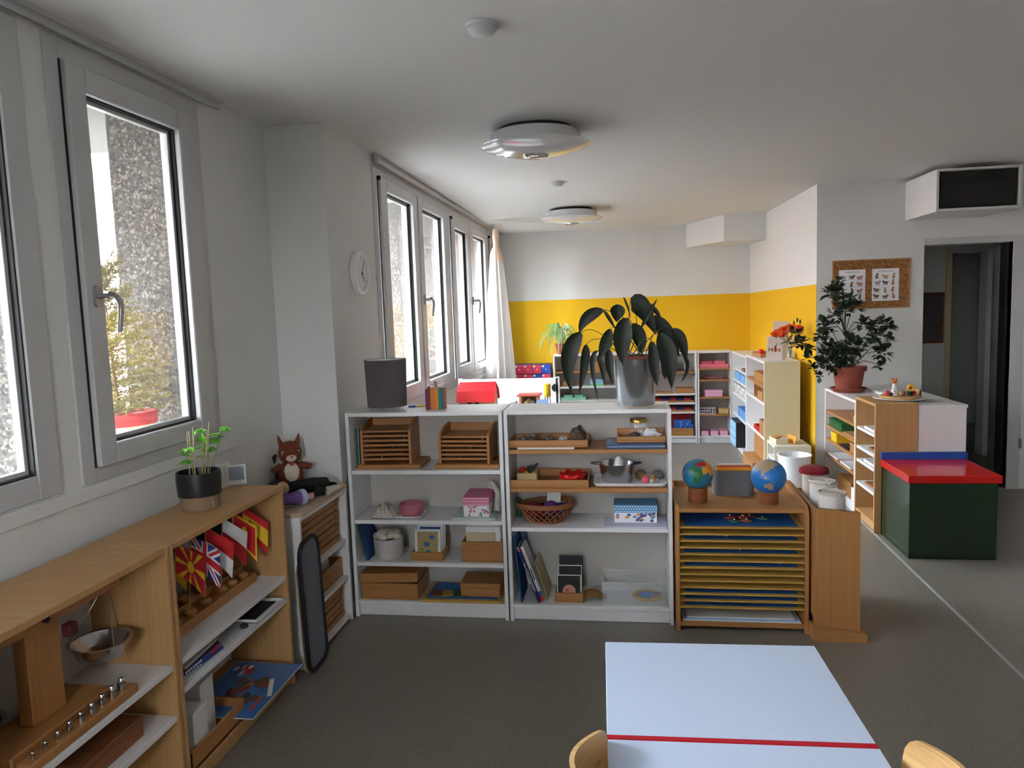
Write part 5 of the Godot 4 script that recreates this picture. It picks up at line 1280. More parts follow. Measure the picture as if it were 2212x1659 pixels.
func basket(at: Vector3):
	var b := thing("wicker_basket", "oval wicker basket filled with purple and red things", "basket", at)
	var bot := Vector2(0.085, 0.062); var top := Vector2(0.145, 0.098); var H := 0.098
	var rim := []; var base := []
	for i in 41:
		var a := TAU * i / 40
		rim.append(Vector3(cos(a) * top.x, H + 0.006 * cos(a) - 0.004 * sin(a * 2), sin(a) * top.y))
		base.append(Vector3(cos(a) * bot.x, 0.006, sin(a) * bot.y))
	var cane := col(146, 90, 54, 0.5)
	for k in 3:
		var rr := []
		for p in rim: rr.append(p + Vector3(0, -0.007 * k, 0) * 1.0)
		part(b, "rim_strand", G.new().tube(rr, 0.0058, 0.0058, 8, false), cane)
	part(b, "base_strand", G.new().tube(base, 0.006, 0.006, 8, false), cane)
	part(b, "base", G.new().lathe([Vector2(0, 0.001), Vector2(1.0, 0.001), Vector2(1.0, 0.006), Vector2(0, 0.006)], 32, Transform3D(Basis.from_scale(Vector3(bot.x, 1, bot.y)), Vector3.ZERO)), cane)
	for i in 22:
		for s in [-1, 1]:
			var pts := []
			for q in 7:
				var t := q / 6.0
				var a = TAU * (i + s * t * 2.6) / 22
				var e := bot.lerp(top, pow(t, 0.8))
				pts.append(Vector3(cos(a) * (e.x + 0.003 * s), 0.006 + (H - 0.012) * t, sin(a) * (e.y + 0.003 * s)))
			part(b, "woven_strand", G.new().tube(pts, 0.0034, 0.0034, 6, false), cane)
	var e2 := [["pink yarn ball", Vector3(-0.05, 0.062, 0.01), 0.040, col(150, 30, 60, 0.9)], ["purple", Vector3(0.03, 0.07, 0.02), 0.044, col(90, 40, 110, 0.9)], ["dark red", Vector3(-0.02, 0.045, -0.03), 0.044, col(120, 24, 30, 0.9)], ["blue violet", Vector3(0.075, 0.062, -0.01), 0.034, col(60, 50, 130, 0.9)]]
	for k in e2.size(): solo("yarn_ball", G.new().ball(Vector3.ZERO, Vector3.ONE * e2[k][2] * 0.9, 16, 12), e2[k][3], ["crimson yarn ball at the left in the wicker basket", "purple yarn ball in the middle of the wicker basket", "dark red yarn ball low in the wicker basket", "blue violet yarn ball at the right in the wicker basket"][k], "yarn", at + e2[k][1], 0, "yarn in the basket")
	solo("folded_note", G.new().box(Vector3(0, 0.03, 0), Vector3(0.07, 0.06, 0.001), 0, Transform3D(Basis(Vector3.RIGHT, -0.5), Vector3.ZERO)), "paper", "white paper note standing in the wicker basket", "paper", at + Vector3(0.04, 0.085, -0.02))

# ---------------------------------------------------------------- on top of the bookcases, plants, front right
func blade(g: G, p0: Vector3, p1: Vector3, p2: Vector3, w: float, n := 9):   # long leaf along a bent midrib through three points
	var c := p1 * 2 - (p0 + p2) / 2
	var rows := []
	for i in n + 1:
		var t := float(i) / n
		var p := p0 * (1 - t) * (1 - t) + c * 2 * t * (1 - t) + p2 * t * t
		var d := ((c - p0) * (1 - t) + (p2 - c) * t).normalized()
		var side := d.cross(Vector3(0.15, 0.1, 1)).normalized()
		var nrm := side.cross(d).normalized()
		var hw := w / 2 * pow(sin(PI * clampf(0.07 + 0.93 * pow(t, 0.78), 0, 1)), 0.9) + 0.0008
		if i == n: hw = 0.0004
		var wav := 0.12 * sin(t * 9 + p0.x * 30)
		rows.append([p - side * hw + nrm * hw * (0.30 + wav), p - side * hw * 0.5 + nrm * hw * 0.10, p, p + side * hw * 0.5 + nrm * hw * 0.10, p + side * hw + nrm * hw * (0.30 - wav)])
	g.grid(rows)

func lily():
	var o := thing("potted_lily", "large drooping dark-leaved plant in a metal pot on the right bookcase", "potted plant", Vector3(0.056, 1.0605, -3.66))
	part(o, "saucer", G.new().lathe([Vector2(0, 0.001), Vector2(0.092, 0.0), Vector2(0.108, 0.008), Vector2(0.104, 0.010), Vector2(0.09, 0.004), Vector2(0, 0.004)], 36), "clear")
	part(o, "pot", G.new().lathe([Vector2(0, 0.005), Vector2(0.086, 0.005), Vector2(0.089, 0.008), Vector2(0.110, 0.232), Vector2(0.112, 0.236), Vector2(0.106, 0.236), Vector2(0.102, 0.19)], 48), "zinc")
	part(o, "inner_pot", G.new().lathe([Vector2(0.094, 0.18), Vector2(0.098, 0.246), Vector2(0.092, 0.247), Vector2(0.088, 0.22)], 32), "terracotta", "terracotta inner pot")
	part(o, "soil", G.new().lathe([Vector2(0.092, 0.222), Vector2(0, 0.226)], 24), "soil")
	paint("lilyleaf", rgb(17, 30, 17), 0.5)
	paint("lilystem", rgb(58, 78, 40), 0.5)
	var leaves := [
		[Vector3(-0.095, 1.530, -3.680), Vector3(-0.176, 1.494, -3.680), Vector3(-0.212, 1.418, -3.680), 0.059],
		[Vector3(-0.201, 1.424, -3.620), Vector3(-0.265, 1.308, -3.620), Vector3(-0.254, 1.131, -3.620), 0.082],
		[Vector3(-0.184, 1.363, -3.700), Vector3(-0.194, 1.262, -3.700), Vector3(-0.225, 1.117, -3.700), 0.044],
		[Vector3(-0.123, 1.337, -3.580), Vector3(-0.150, 1.270, -3.580), Vector3(-0.125, 1.098, -3.580), 0.023],
		[Vector3(-0.126, 1.310, -3.660), Vector3(-0.104, 1.244, -3.660), Vector3(-0.098, 1.161, -3.660), 0.027],
		[Vector3(-0.063, 1.436, -3.720), Vector3(-0.092, 1.355, -3.720), Vector3(-0.121, 1.286, -3.720), 0.060],
		[Vector3(-0.067, 1.342, -3.600), Vector3(-0.069, 1.267, -3.600), Vector3(-0.052, 1.172, -3.600), 0.042],
		[Vector3(-0.023, 1.556, -3.740), Vector3(-0.027, 1.515, -3.740), Vector3(-0.032, 1.469, -3.740), 0.072],
		[Vector3(0.013, 1.491, -3.530), Vector3(-0.007, 1.382, -3.530), Vector3(-0.001, 1.267, -3.530), 0.087],
		[Vector3(0.038, 1.570, -3.660), Vector3(0.093, 1.531, -3.660), Vector3(0.158, 1.401, -3.660), 0.094],
		[Vector3(0.057, 1.570, -3.700), Vector3(0.147, 1.529, -3.700), Vector3(0.183, 1.463, -3.700), 0.028],
		[Vector3(0.087, 1.446, -3.600), Vector3(0.124, 1.512, -3.600), Vector3(0.163, 1.577, -3.600), 0.019],
		[Vector3(0.148, 1.490, -3.760), Vector3(0.212, 1.403, -3.760), Vector3(0.275, 1.285, -3.760), 0.077],
		[Vector3(0.169, 1.411, -3.580), Vector3(0.207, 1.299, -3.580), Vector3(0.223, 1.148, -3.580), 0.088],
		[Vector3(0.134, 1.377, -3.540), Vector3(0.140, 1.267, -3.540), Vector3(0.155, 1.165, -3.540), 0.053],
		[Vector3(0.235, 1.428, -3.680), Vector3(0.277, 1.366, -3.680), Vector3(0.299, 1.271, -3.680), 0.059],
		[Vector3(0.289, 1.297, -3.700), Vector3(0.307, 1.239, -3.700), Vector3(0.276, 1.167, -3.700), 0.020],
		[Vector3(0.050, 1.462, -3.620), Vector3(0.079, 1.382, -3.620), Vector3(0.081, 1.318, -3.620), 0.066],
		[Vector3(-0.090, 1.530, -3.620), Vector3(-0.061, 1.484, -3.620), Vector3(-0.035, 1.436, -3.620), 0.017],
		[Vector3(0.191, 1.314, -3.640), Vector3(0.195, 1.239, -3.640), Vector3(0.195, 1.188, -3.640), 0.035],
		[Vector3(0.005, 1.591, -3.680), Vector3(0.023, 1.545, -3.680), Vector3(0.037, 1.487, -3.680), 0.009]]
	var org := Vector3(0.056, 1.0605, -3.66)
	var i := 0
	for l in leaves:
		var a: Vector3 = l[0] - org
		var g := G.new()
		blade(g, a, l[1] - org, l[2] - org, l[3])
		part(o, "leaf", g, "lilyleaf")
		var ang := i * 2.4
		var root := Vector3(cos(ang) * 0.045, 0.225, sin(ang) * 0.045)
		if i != 20 and i != 18:
			var out := Vector3(a.x, 0, a.z)
			var apex := a.lerp(root, 0.35) + Vector3(0, 0.05 + 0.08 * absf(a.x), 0)
			var pts := []
			for k in 9:
				var t := k / 8.0
				var c := apex * 2 - (root + a) / 2
				c = apex * 1.5 - (root + a) * 0.25
				pts.append(root * (1 - t) * (1 - t) + c * 2 * t * (1 - t) + a * t * t)
			part(o, "stem", G.new().tube(pts, 0.0026, 0.0016, 6), "lilystem")
		i += 1

func bush():
	var at := Vector3(1.706, 0.8305, -6.0)
	var o := thing("potted_bush", "bushy small-leaved plant in a terracotta pot below the cork board", "potted plant", at)
	part(o, "saucer", G.new().lathe([Vector2(0, 0.001), Vector2(0.105, 0), Vector2(0.128, 0.022), Vector2(0.135, 0.028), Vector2(0.128, 0.032), Vector2(0.10, 0.008), Vector2(0, 0.006)], 36), "terracotta")
	part(o, "pot", G.new().lathe([Vector2(0, 0.008), Vector2(0.088, 0.008), Vector2(0.112, 0.16), Vector2(0.126, 0.162), Vector2(0.130, 0.195), Vector2(0.120, 0.196), Vector2(0.112, 0.17)], 40), "terracotta")
	part(o, "soil", G.new().lathe([Vector2(0.114, 0.178), Vector2(0, 0.184)], 24), "soil")
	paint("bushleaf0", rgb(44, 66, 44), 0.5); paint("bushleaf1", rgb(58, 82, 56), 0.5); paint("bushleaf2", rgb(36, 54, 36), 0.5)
	paint("bushstem", rgb(92, 84, 60), 0.7)
	var clusters := [[Vector3(1.567, 1.659, -5.838), 0.040], [Vector3(1.526, 1.587, -5.839), 0.064], [Vector3(1.618, 1.594, -6.000), 0.064], [Vector3(1.683, 1.538, -5.995), 0.048], [Vector3(1.709, 1.484, -5.860), 0.048], [Vector3(1.636, 1.457, -5.878), 0.072], [Vector3(1.576, 1.421, -5.889), 0.048], [Vector3(1.536, 1.330, -5.955), 0.056], [Vector3(1.487, 1.273, -5.901), 0.056], [Vector3(1.772, 1.347, -5.901), 0.048], [Vector3(1.859, 1.329, -5.905), 0.056], [Vector3(1.947, 1.340, -5.981), 0.056], [Vector3(1.981, 1.302, -5.932), 0.024], [Vector3(1.899, 1.259, -5.939), 0.064], [Vector3(1.958, 1.223, -5.880), 0.024], [Vector3(1.894, 1.138, -5.831), 0.056], [Vector3(1.812, 1.191, -5.839), 0.048], [Vector3(1.728, 1.182, -5.912), 0.072], [Vector3(1.682, 1.236, -5.930), 0.040], [Vector3(1.634, 1.113, -5.962), 0.088], [Vector3(1.572, 1.166, -6.004), 0.072], [Vector3(1.536, 1.105, -6.005), 0.064], [Vector3(1.465, 1.073, -5.926), 0.048], [Vector3(1.443, 1.010, -5.953), 0.024], [Vector3(1.579, 1.054, -5.942), 0.064], [Vector3(1.881, 1.032, -5.849), 0.020], [Vector3(1.396, 1.175, -5.915), 0.024], [Vector3(1.329, 1.216, -5.909), 0.048], [Vector3(1.305, 1.283, -5.967), 0.048], [Vector3(1.501, 0.958, -6.006), 0.016], [Vector3(1.383, 1.097, -5.951), 0.020], [Vector3(1.714, 1.109, -5.985), 0.064], [Vector3(1.497, 1.370, -5.918), 0.024]]
	var meshes := []
	for q in 3:
		var g := G.new()
		var w: float = [0.034, 0.04, 0.031][q]
		var rows := []
		for i in 6:
			var t := i / 5.0
			var hw := w * 0.5 * sin(PI * pow(t, 1.25)) if i > 0 and i < 5 else 0.001
			rows.append([Vector3(-hw, 0.35 * hw, 0.046 * t), Vector3(0, 0, 0.046 * t), Vector3(hw, 0.35 * hw, 0.046 * t)])
		g.grid(rows)
		meshes.append(g.mesh())
	var rnd := RandomNumberGenerator.new(); rnd.seed = 8
	var total := 0.0
	var inner := G.new()
	for c in clusters: total += pow(c[1], 1.7)
	var main := [Vector3(-0.02, 0.18, 0), Vector3(-0.03, 0.45, 0.02), Vector3(-0.09, 0.62, 0.05), Vector3(-0.13, 0.80, 0.10)]
	part(o, "stem", G.new().tube(main, 0.007, 0.003, 7), "bushstem")
	for c in clusters:
		var p: Vector3 = c[0] - at
		var root: Vector3 = main[0] + Vector3(rnd.randf_range(-0.04, 0.04), 0, rnd.randf_range(-0.04, 0.04))
		if p.y > 0.5: root = Vector3(-0.035, 0.44, 0.02)
		var mid := root.lerp(p, 0.5) + Vector3(0, 0.05 if p.y > 0.2 else 0.08, 0)
		part(o, "branch", G.new().tube([root, root.lerp(mid, 0.6), mid, mid.lerp(p, 0.55) + Vector3(0, 0.01, 0), p], 0.0035, 0.0018, 6), "bushstem")
		var n := maxi(3, int(round(290.0 * pow(c[1], 1.7) / total)))
		for i in n:
			var d := Vector3(rnd.randf_range(-1, 1), rnd.randf_range(-0.8, 1), rnd.randf_range(-1, 1))
			if d.length() < 0.15: d = Vector3(1, 0.2, 0)
			var q = p + d.normalized() * c[1] * pow(rnd.randf(), 0.5) * 0.9
			var f := (d + Vector3(0, 0.25, 0)).normalized()
			var m := piece(o, "leaf", meshes[rnd.randi() % 3], "bushleaf%d" % (rnd.randi() % 3))
			var s := rnd.randf_range(0.8, 1.35)
			m.transform = Transform3D(Basis.looking_at(-f, Vector3(rnd.randf_range(-0.4, 0.4), 1, 0.1)).scaled(Vector3.ONE * s), q)
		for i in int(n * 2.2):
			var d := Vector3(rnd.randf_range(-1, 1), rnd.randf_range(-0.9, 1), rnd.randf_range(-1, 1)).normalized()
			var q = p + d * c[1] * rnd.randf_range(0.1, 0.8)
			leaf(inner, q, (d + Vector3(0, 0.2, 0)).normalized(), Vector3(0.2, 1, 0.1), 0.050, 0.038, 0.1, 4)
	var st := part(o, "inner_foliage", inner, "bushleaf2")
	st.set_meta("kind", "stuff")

func globe_image(kind: int) -> Image:
	var im := blank(512, 256, rgb(44, 120, 150) if kind == 0 else rgb(36, 118, 196))
	var sand := rgb(172, 150, 122)
	# longitude / latitude outlines, coarse
	var africa := [[-17, 15], [-5, 35], [10, 37], [32, 31], [43, 12], [51, 11], [40, -5], [40, -16], [32, -28], [20, -35], [14, -22], [9, 0], [9, 5], [-8, 5]]
	var europe := [[-9, 37], [-9, 43], [-2, 44], [-4, 48], [2, 51], [8, 54], [10, 58], [5, 61], [14, 67], [26, 71], [40, 67], [60, 68], [60, 52], [48, 46], [38, 47], [30, 45], [26, 38], [20, 38], [14, 41], [5, 43], [0, 39]]
	var asia := [[28, 40], [36, 36], [36, 30], [43, 13], [58, 20], [62, 25], [70, 22], [77, 8], [82, 16], [90, 22], [98, 8], [104, 2], [105, 10], [108, 20], [121, 30], [120, 38], [128, 36], [132, 43], [142, 54], [160, 60], [178, 64], [178, 70], [140, 73], [105, 77], [70, 73], [60, 68], [60, 52], [50, 46], [40, 42]]
	var australia := [[114, -22], [122, -18], [130, -12], [136, -12], [142, -11], [146, -19], [153, -27], [150, -37], [140, -38], [131, -32], [118, -35], [114, -30]]
	var namerica := [[-165, 66], [-140, 70], [-100, 70], [-80, 72], [-60, 55], [-66, 45], [-80, 30], [-84, 28], [-97, 26], [-90, 16], [-80, 8], [-105, 20], [-118, 33], [-124, 46], [-150, 60]]
	var samerica := [[-80, 0], [-72, 11], [-50, 2], [-35, -7], [-40, -22], [-58, -38], [-66, -54], [-74, -48], [-70, -20]]
	var isl := [[[96, 5], [106, -6], [103, -5], [98, 1]], [[109, 2], [117, 6], [118, 0], [114, -4], [110, -2]], [[132, -2], [141, -3], [150, -8], [140, -8]], [[120, 0], [125, 1], [122, -5]], [[130, 32], [141, 40], [141, 36]]]
	var tones := [rgb(36, 110, 60), rgb(180, 36, 44), rgb(232, 150, 40), rgb(150, 90, 50), rgb(226, 110, 60), rgb(226, 130, 150)]
	var k := 0
	for land in [africa, europe, asia, australia, namerica, samerica] + isl:
		var pts := PackedVector2Array()
		for q in land: pts.append(Vector2((q[0] + 180.0) / 360 * 512, (90.0 - q[1]) / 180 * 256))
		fill_poly(im, pts, sand if kind == 1 else tones[mini(k, 5) if k < 6 else 2])
		k += 1
	return im

func globe(label: String, c: Vector3, r: float, kind: int, yaw: float, base_y: float):
	var o := thing("globe", label, "globe", Vector3(c.x, base_y, c.z))
	var g := G.new()
	g.smooth()
	var bt := Basis(Vector3.FORWARD, 0.28) * Basis(Vector3.UP, yaw)
	for i in 20:
		for j in 40:
			var q := []
			for e in [[0, 0], [0, 1], [1, 1], [1, 0]]:
				var la: float = -PI / 2 + PI * (i + e[0]) / 20.0; var lo: float = TAU * (j + e[1]) / 40.0 - PI
				q.append([bt * Vector3(cos(la) * sin(lo), sin(la), cos(la) * cos(lo)) * r + Vector3(0, c.y - base_y, 0), Vector2((j + e[1]) / 40.0, 1.0 - (i + e[0]) / 20.0)])
			g.v(q[0][0], q[0][1]); g.v(q[2][0], q[2][1]); g.v(q[1][0], q[1][1])
			g.v(q[0][0], q[0][1]); g.v(q[3][0], q[3][1]); g.v(q[2][0], q[2][1])
	var h := c.y - base_y - r
	part(o, "sphere", g, tex(globe_image(kind), 0.4))
	part(o, "base", G.new().lathe([Vector2(0, 0.0), Vector2(0.044, 0), Vector2(0.046, 0.003), Vector2(0.046, h + 0.012), Vector2(0.040, h + 0.014), Vector2(0.02, h + 0.002)], 28), "darkwood_h")

func cabinet_top():
	globe("globe with coloured continents and a green one in front", Vector3(0.343, 0.728, -3.62), 0.074, 0, -0.55, 0.5925)
	globe("blue globe with sandy continents, right of the grey bag", Vector3(0.669, 0.720, -3.60), 0.081, 1, -2.35, 0.5925)
	var b := thing("fabric_basket", "grey felt basket with coloured cloths between the globes", "basket", Vector3(0.53, 0.5925, -3.79))
	part(b, "felt_body", G.new().prism(rrect(0.20, 0.13, 0.045, 6), 0.125, Transform3D(Basis(Vector3(1, 0, 0), Vector3(0, 0, -1), Vector3(0, 1, 0)), Vector3(0, 0, 0))), "greyfabric")
	for k in 5: part(b, "folded_cloth", G.new().prism(rrect(0.175 - 0.008 * k, 0.020, 0.008), 0.012 + 0.005 * (k % 2), Transform3D(Basis(Vector3(1, 0, 0), Vector3(0, 0, -1), Vector3(0, 1, 0)), Vector3(0.003 * k, 0.1255, 0.045 - 0.022 * k))), [col(230, 150, 40, 0.9), col(190, 70, 40, 0.9), col(36, 34, 44, 0.9), col(220, 200, 190, 0.9), col(60, 40, 60, 0.9)][k])
	# stand for rolled rugs
	var s := thing("rug_stand", "tall wooden stand holding rolled rugs beside the map cabinet", "stand", Vector3(0.838, 0, -3.43))
	part(s, "front_panel", hexa(G.new(), [Vector3(0, 0.03, -0.02), Vector3(0, 0.03, 0), Vector3(0.2, 0.03, 0), Vector3(0.2, 0.03, -0.02), Vector3(0, 0.612, -0.02), Vector3(0, 0.612, 0), Vector3(0.195, 0.594, 0), Vector3(0.195, 0.594, -0.02)]), "beech_v")
	part(s, "side_board", G.new().b2(0.0, 0.016, 0.10, 0.605, -0.58, -0.02), "beech_v")
	part(s, "side_board", G.new().b2(0.178, 0.192, 0.10, 0.40, -0.58, -0.02), "beech_v")
	part(s, "end_panel", G.new().b2(0.0, 0.192, 0.03, 0.56, -0.60, -0.58), "beech_v")
	part(s, "floor_board", G.new().b2(0.016, 0.178, 0.05, 0.066, -0.58, -0.02), "beech_h")
	part(s, "foot", hexa(G.new(), [Vector3(-0.01, 0, -0.05), Vector3(-0.01, 0, 0.03), Vector3(0.222, 0, 0.03), Vector3(0.222, 0, -0.05), Vector3(-0.01, 0.068, -0.05), Vector3(-0.01, 0.068, 0.03), Vector3(0.222, 0.040, 0.03), Vector3(0.222, 0.040, -0.05)]), "beech_h")
	part(s, "foot", G.new().b2(-0.01, 0.222, 0, 0.05, -0.63, -0.56), "beech_h")
	var rolls := [[0.935, -3.535, 0.663, 0.064, "rug", "white rolled rug nearest in the wooden stand"], [0.931, -3.69, 0.68, 0.062, "rug", "beige rolled rug second in the wooden stand"], [0.935, -3.85, 0.705, 0.066, "rug", "rolled rug with a dark red end in the wooden stand"]]
	for k in 3:
		var q: Array = rolls[k]
		var o := thing("rolled_rug", q[5], "rug", Vector3(q[0], 0.0668, q[1]), 0, "rolled rugs")
		var H: float = q[2] - 0.067; var R: float = q[3]
		# spiral roll standing upright
		var rows := [[], []]
		for i in 97:
			var a := i / 96.0 * TAU * 3.2
			var rr := 0.016 + (R - 0.016) * i / 96.0
			rows[0].append(Vector3(cos(a) * rr, 0, sin(a) * rr)); rows[1].append(Vector3(cos(a) * rr, H - 0.003, sin(a) * rr))
		part(o, "pile", G.new().grid(rows), "rugpale" if k < 2 else "rug")
		var edge := []
		for i in range(0, 97, 2): edge.append(rows[1][i] + Vector3(0, 0, 0))
		part(o, "bound_edge", G.new().tube(edge, 0.0065, 0.0065, 6), "rug" if k < 2 else "rugred")
		if k == 2: part(o, "red_end", G.new().lathe([Vector2(0.0, H + 0.008), Vector2(R * 0.8, H + 0.008), Vector2(R + 0.004, H - 0.004), Vector2(R + 0.005, H - 0.022)].map(func(v): return v), 32), "rugred", "dark red end")
	var lp := thing("table_lamp", "table lamp with a dark grey cylindrical fabric shade", "lamp", Vector3(-1.207, 1.0605, -3.655))
	part(lp, "shade", G.new().lathe([Vector2(0.100, 0.018), Vector2(0.106, 0.258), Vector2(0.103, 0.258), Vector2(0.097, 0.018), Vector2(0.100, 0.018)], 48), "shade")
	part(lp, "lining", G.new().lathe([Vector2(0.1025, 0.256), Vector2(0.0965, 0.02)], 48), "paper")
	for k in 3: part(lp, "foot", G.new().tube([Vector3(cos(k * TAU / 3 + 0.5) * 0.085, 0, sin(k * TAU / 3 + 0.5) * 0.085), Vector3(cos(k * TAU / 3 + 0.5) * 0.085, 0.03, sin(k * TAU / 3 + 0.5) * 0.085), Vector3(0, 0.035, 0)], 0.004, 0.004, 8), "clear")
	part(lp, "bulb", G.new().ball(Vector3(0, 0.12, 0), Vector3(0.028, 0.036, 0.028), 16, 10), "plastic")
	part(lp, "socket", G.new().tube([Vector3(0, 0.03, 0), Vector3(0, 0.09, 0)], 0.016), "plastic")
	var fp := thing("felt_toy", "small flat yellow and blue felt toy right of the grey lamp", "toy", Vector3(-1.075, 1.0605, -3.745), 0.3)
	part(fp, "yellow_half", G.new().prism(rrect(0.05, 0.03, 0.01), 0.006, Transform3D(Basis(Vector3(1, 0, 0), Vector3(0, 0, -1), Vector3(0, 1, 0)), Vector3(0.02, 0, 0))), "yellowp")
	part(fp, "blue_half", G.new().prism(rrect(0.04, 0.03, 0.01), 0.009, Transform3D(Basis(Vector3(1, 0, 0), Vector3(0, 0, -1), Vector3(0, 1, 0)), Vector3(-0.026, 0, 0))), "blue")
	var sp := thing("striped_pot", "small square pot with coloured stripes and a seedling", "potted plant", Vector3(-0.952, 1.0605, -3.66), 0.12)
	var tones := [col(96, 24, 60), col(122, 30, 52), col(196, 128, 44), col(226, 108, 40), col(200, 150, 50), col(40, 118, 116), col(30, 100, 110)]
	for k in 7: part(sp, "stripe_slat", G.new().b2(-0.046 + k * 0.0131, -0.046 + k * 0.0131 + 0.0127, 0.0, 0.105 + 0.006 * ((k * 5) % 3), 0.036, 0.044, 0.001), tones[k])
	part(sp, "body", G.new().tray(-0.044, 0.044, 0, 0.10, -0.044, 0.0355, 0.004), col(100, 30, 60))
	for k in 6: part(sp, "stripe_slat", G.new().b2(0.0445, 0.050, 0.0, 0.104, -0.044 + k * 0.0133, -0.044 + k * 0.0133 + 0.0128, 0.001), tones[(k * 2) % 7])
	part(sp, "soil", G.new().b2(-0.038, 0.038, 0.07, 0.085, -0.038, 0.032, 0), "soil")
	var g := G.new()
	g.tube([Vector3(0, 0.08, 0), Vector3(0.004, 0.125, 0)], 0.003, 0.002, 6)
	part(sp, "stem", g, "bushstem")
	for k in 9:
		g = G.new()
		leaf(g, Vector3(0.004, 0.10 + 0.004 * k, 0), Vector3(cos(k * 2.4), 0.55, sin(k * 2.4)).normalized(), Vector3.UP, 0.032, 0.013, 0.2)
		part(sp, "leaf", g, "bushleaf1")

func chairs():
	for k in 2:
		var at: Vector3 = [Vector3(0.066, 0, -1.50), Vector3(0.478, 0, -1.53)][k]
		var o := thing("child_chair", ["wooden child's chair pushed in on the left of the table", "wooden child's chair pushed in on the right of the table"][k], "chair", at, [0.0, PI][k] - 0.03, "wooden child's chairs")
		# local: sits facing +x, backrest at -x
		var rows := []; var rows2 := []
		for i in 8:
			var v := i / 7.0
			var row := []; var row2 := []
			for j in 15:
				var u := j / 14.0 * 2 - 1
				var inset := 0.0
				if v > 0.6: inset = 0.10 * pow((v - 0.6) / 0.4, 2.2)
				if v < 0.3: inset = 0.08 * pow((0.3 - v) / 0.3, 2.0)
				var z := u * (0.165 - inset * 0.55)
				var x := -0.165 + 0.055 * u * u - 0.022 * v
				var y := 0.415 + 0.175 * v
				row.append(Vector3(x, y, z)); row2.append(Vector3(x - 0.011, y, z))
			rows.append(row); rows2.append(row2)
		var g := G.new()
		g.grid(rows)
		var rev := []
		for r in rows2:
			var rr: Array = r.duplicate(); rr.reverse(); rev.append(rr)
		g.grid(rev)
		g.flat()
		for i in 7:
			for j in [0, 14]:
				g.quad(rows[i][j], rows2[i][j], rows2[i + 1][j], rows[i + 1][j])
		for j in 14:
			for i in [0, 7]: g.quad(rows[i][j], rows[i][j + 1], rows2[i][j + 1], rows2[i][j])
		part(o, "backrest", g, "chairwood_h")
		part(o, "seat", G.new().prism(rrect(0.31, 0.32, 0.05), 0.012, Transform3D(Basis(Vector3(1, 0, 0), Vector3(0, 0, -1), Vector3(0, 1, 0)), Vector3(0, 0.30, 0))), "chairwood_h")
		for z in [-0.13, 0.13]:
			part(o, "rear_leg", G.new().tube([Vector3(-0.135, 0, z), Vector3(-0.13, 0.30, z), Vector3(-0.145, 0.44, z), Vector3(-0.152, 0.5, z)], 0.013, 0.012, 10), "chairwood_v")
			part(o, "front_leg", G.new().tube([Vector3(0.13, 0, z), Vector3(0.12, 0.30, z)], 0.013, 0.013, 10), "chairwood_v")
			part(o, "side_rail", G.new().b2(-0.13, 0.12, 0.27, 0.298, z - 0.008, z + 0.008), "chairwood_h")

# ---------------------------------------------------------------- the room behind and the right-hand shelves
func lidbox(called: String, label: String, category: String, at: Vector3, w: float, h: float, d: float, m, turn := 0.0, group := ""):
	var o := thing(called, label, category, at, turn, group)
	part(o, "body", G.new().b2(-w / 2, w / 2, 0, h * 0.66, -d, 0, 0.002), m)
	part(o, "lid", G.new().b2(-w / 2 - 0.003, w / 2 + 0.003, h * 0.66 + 0.001, h, -d - 0.003, 0.003, 0.002), m)
	return o

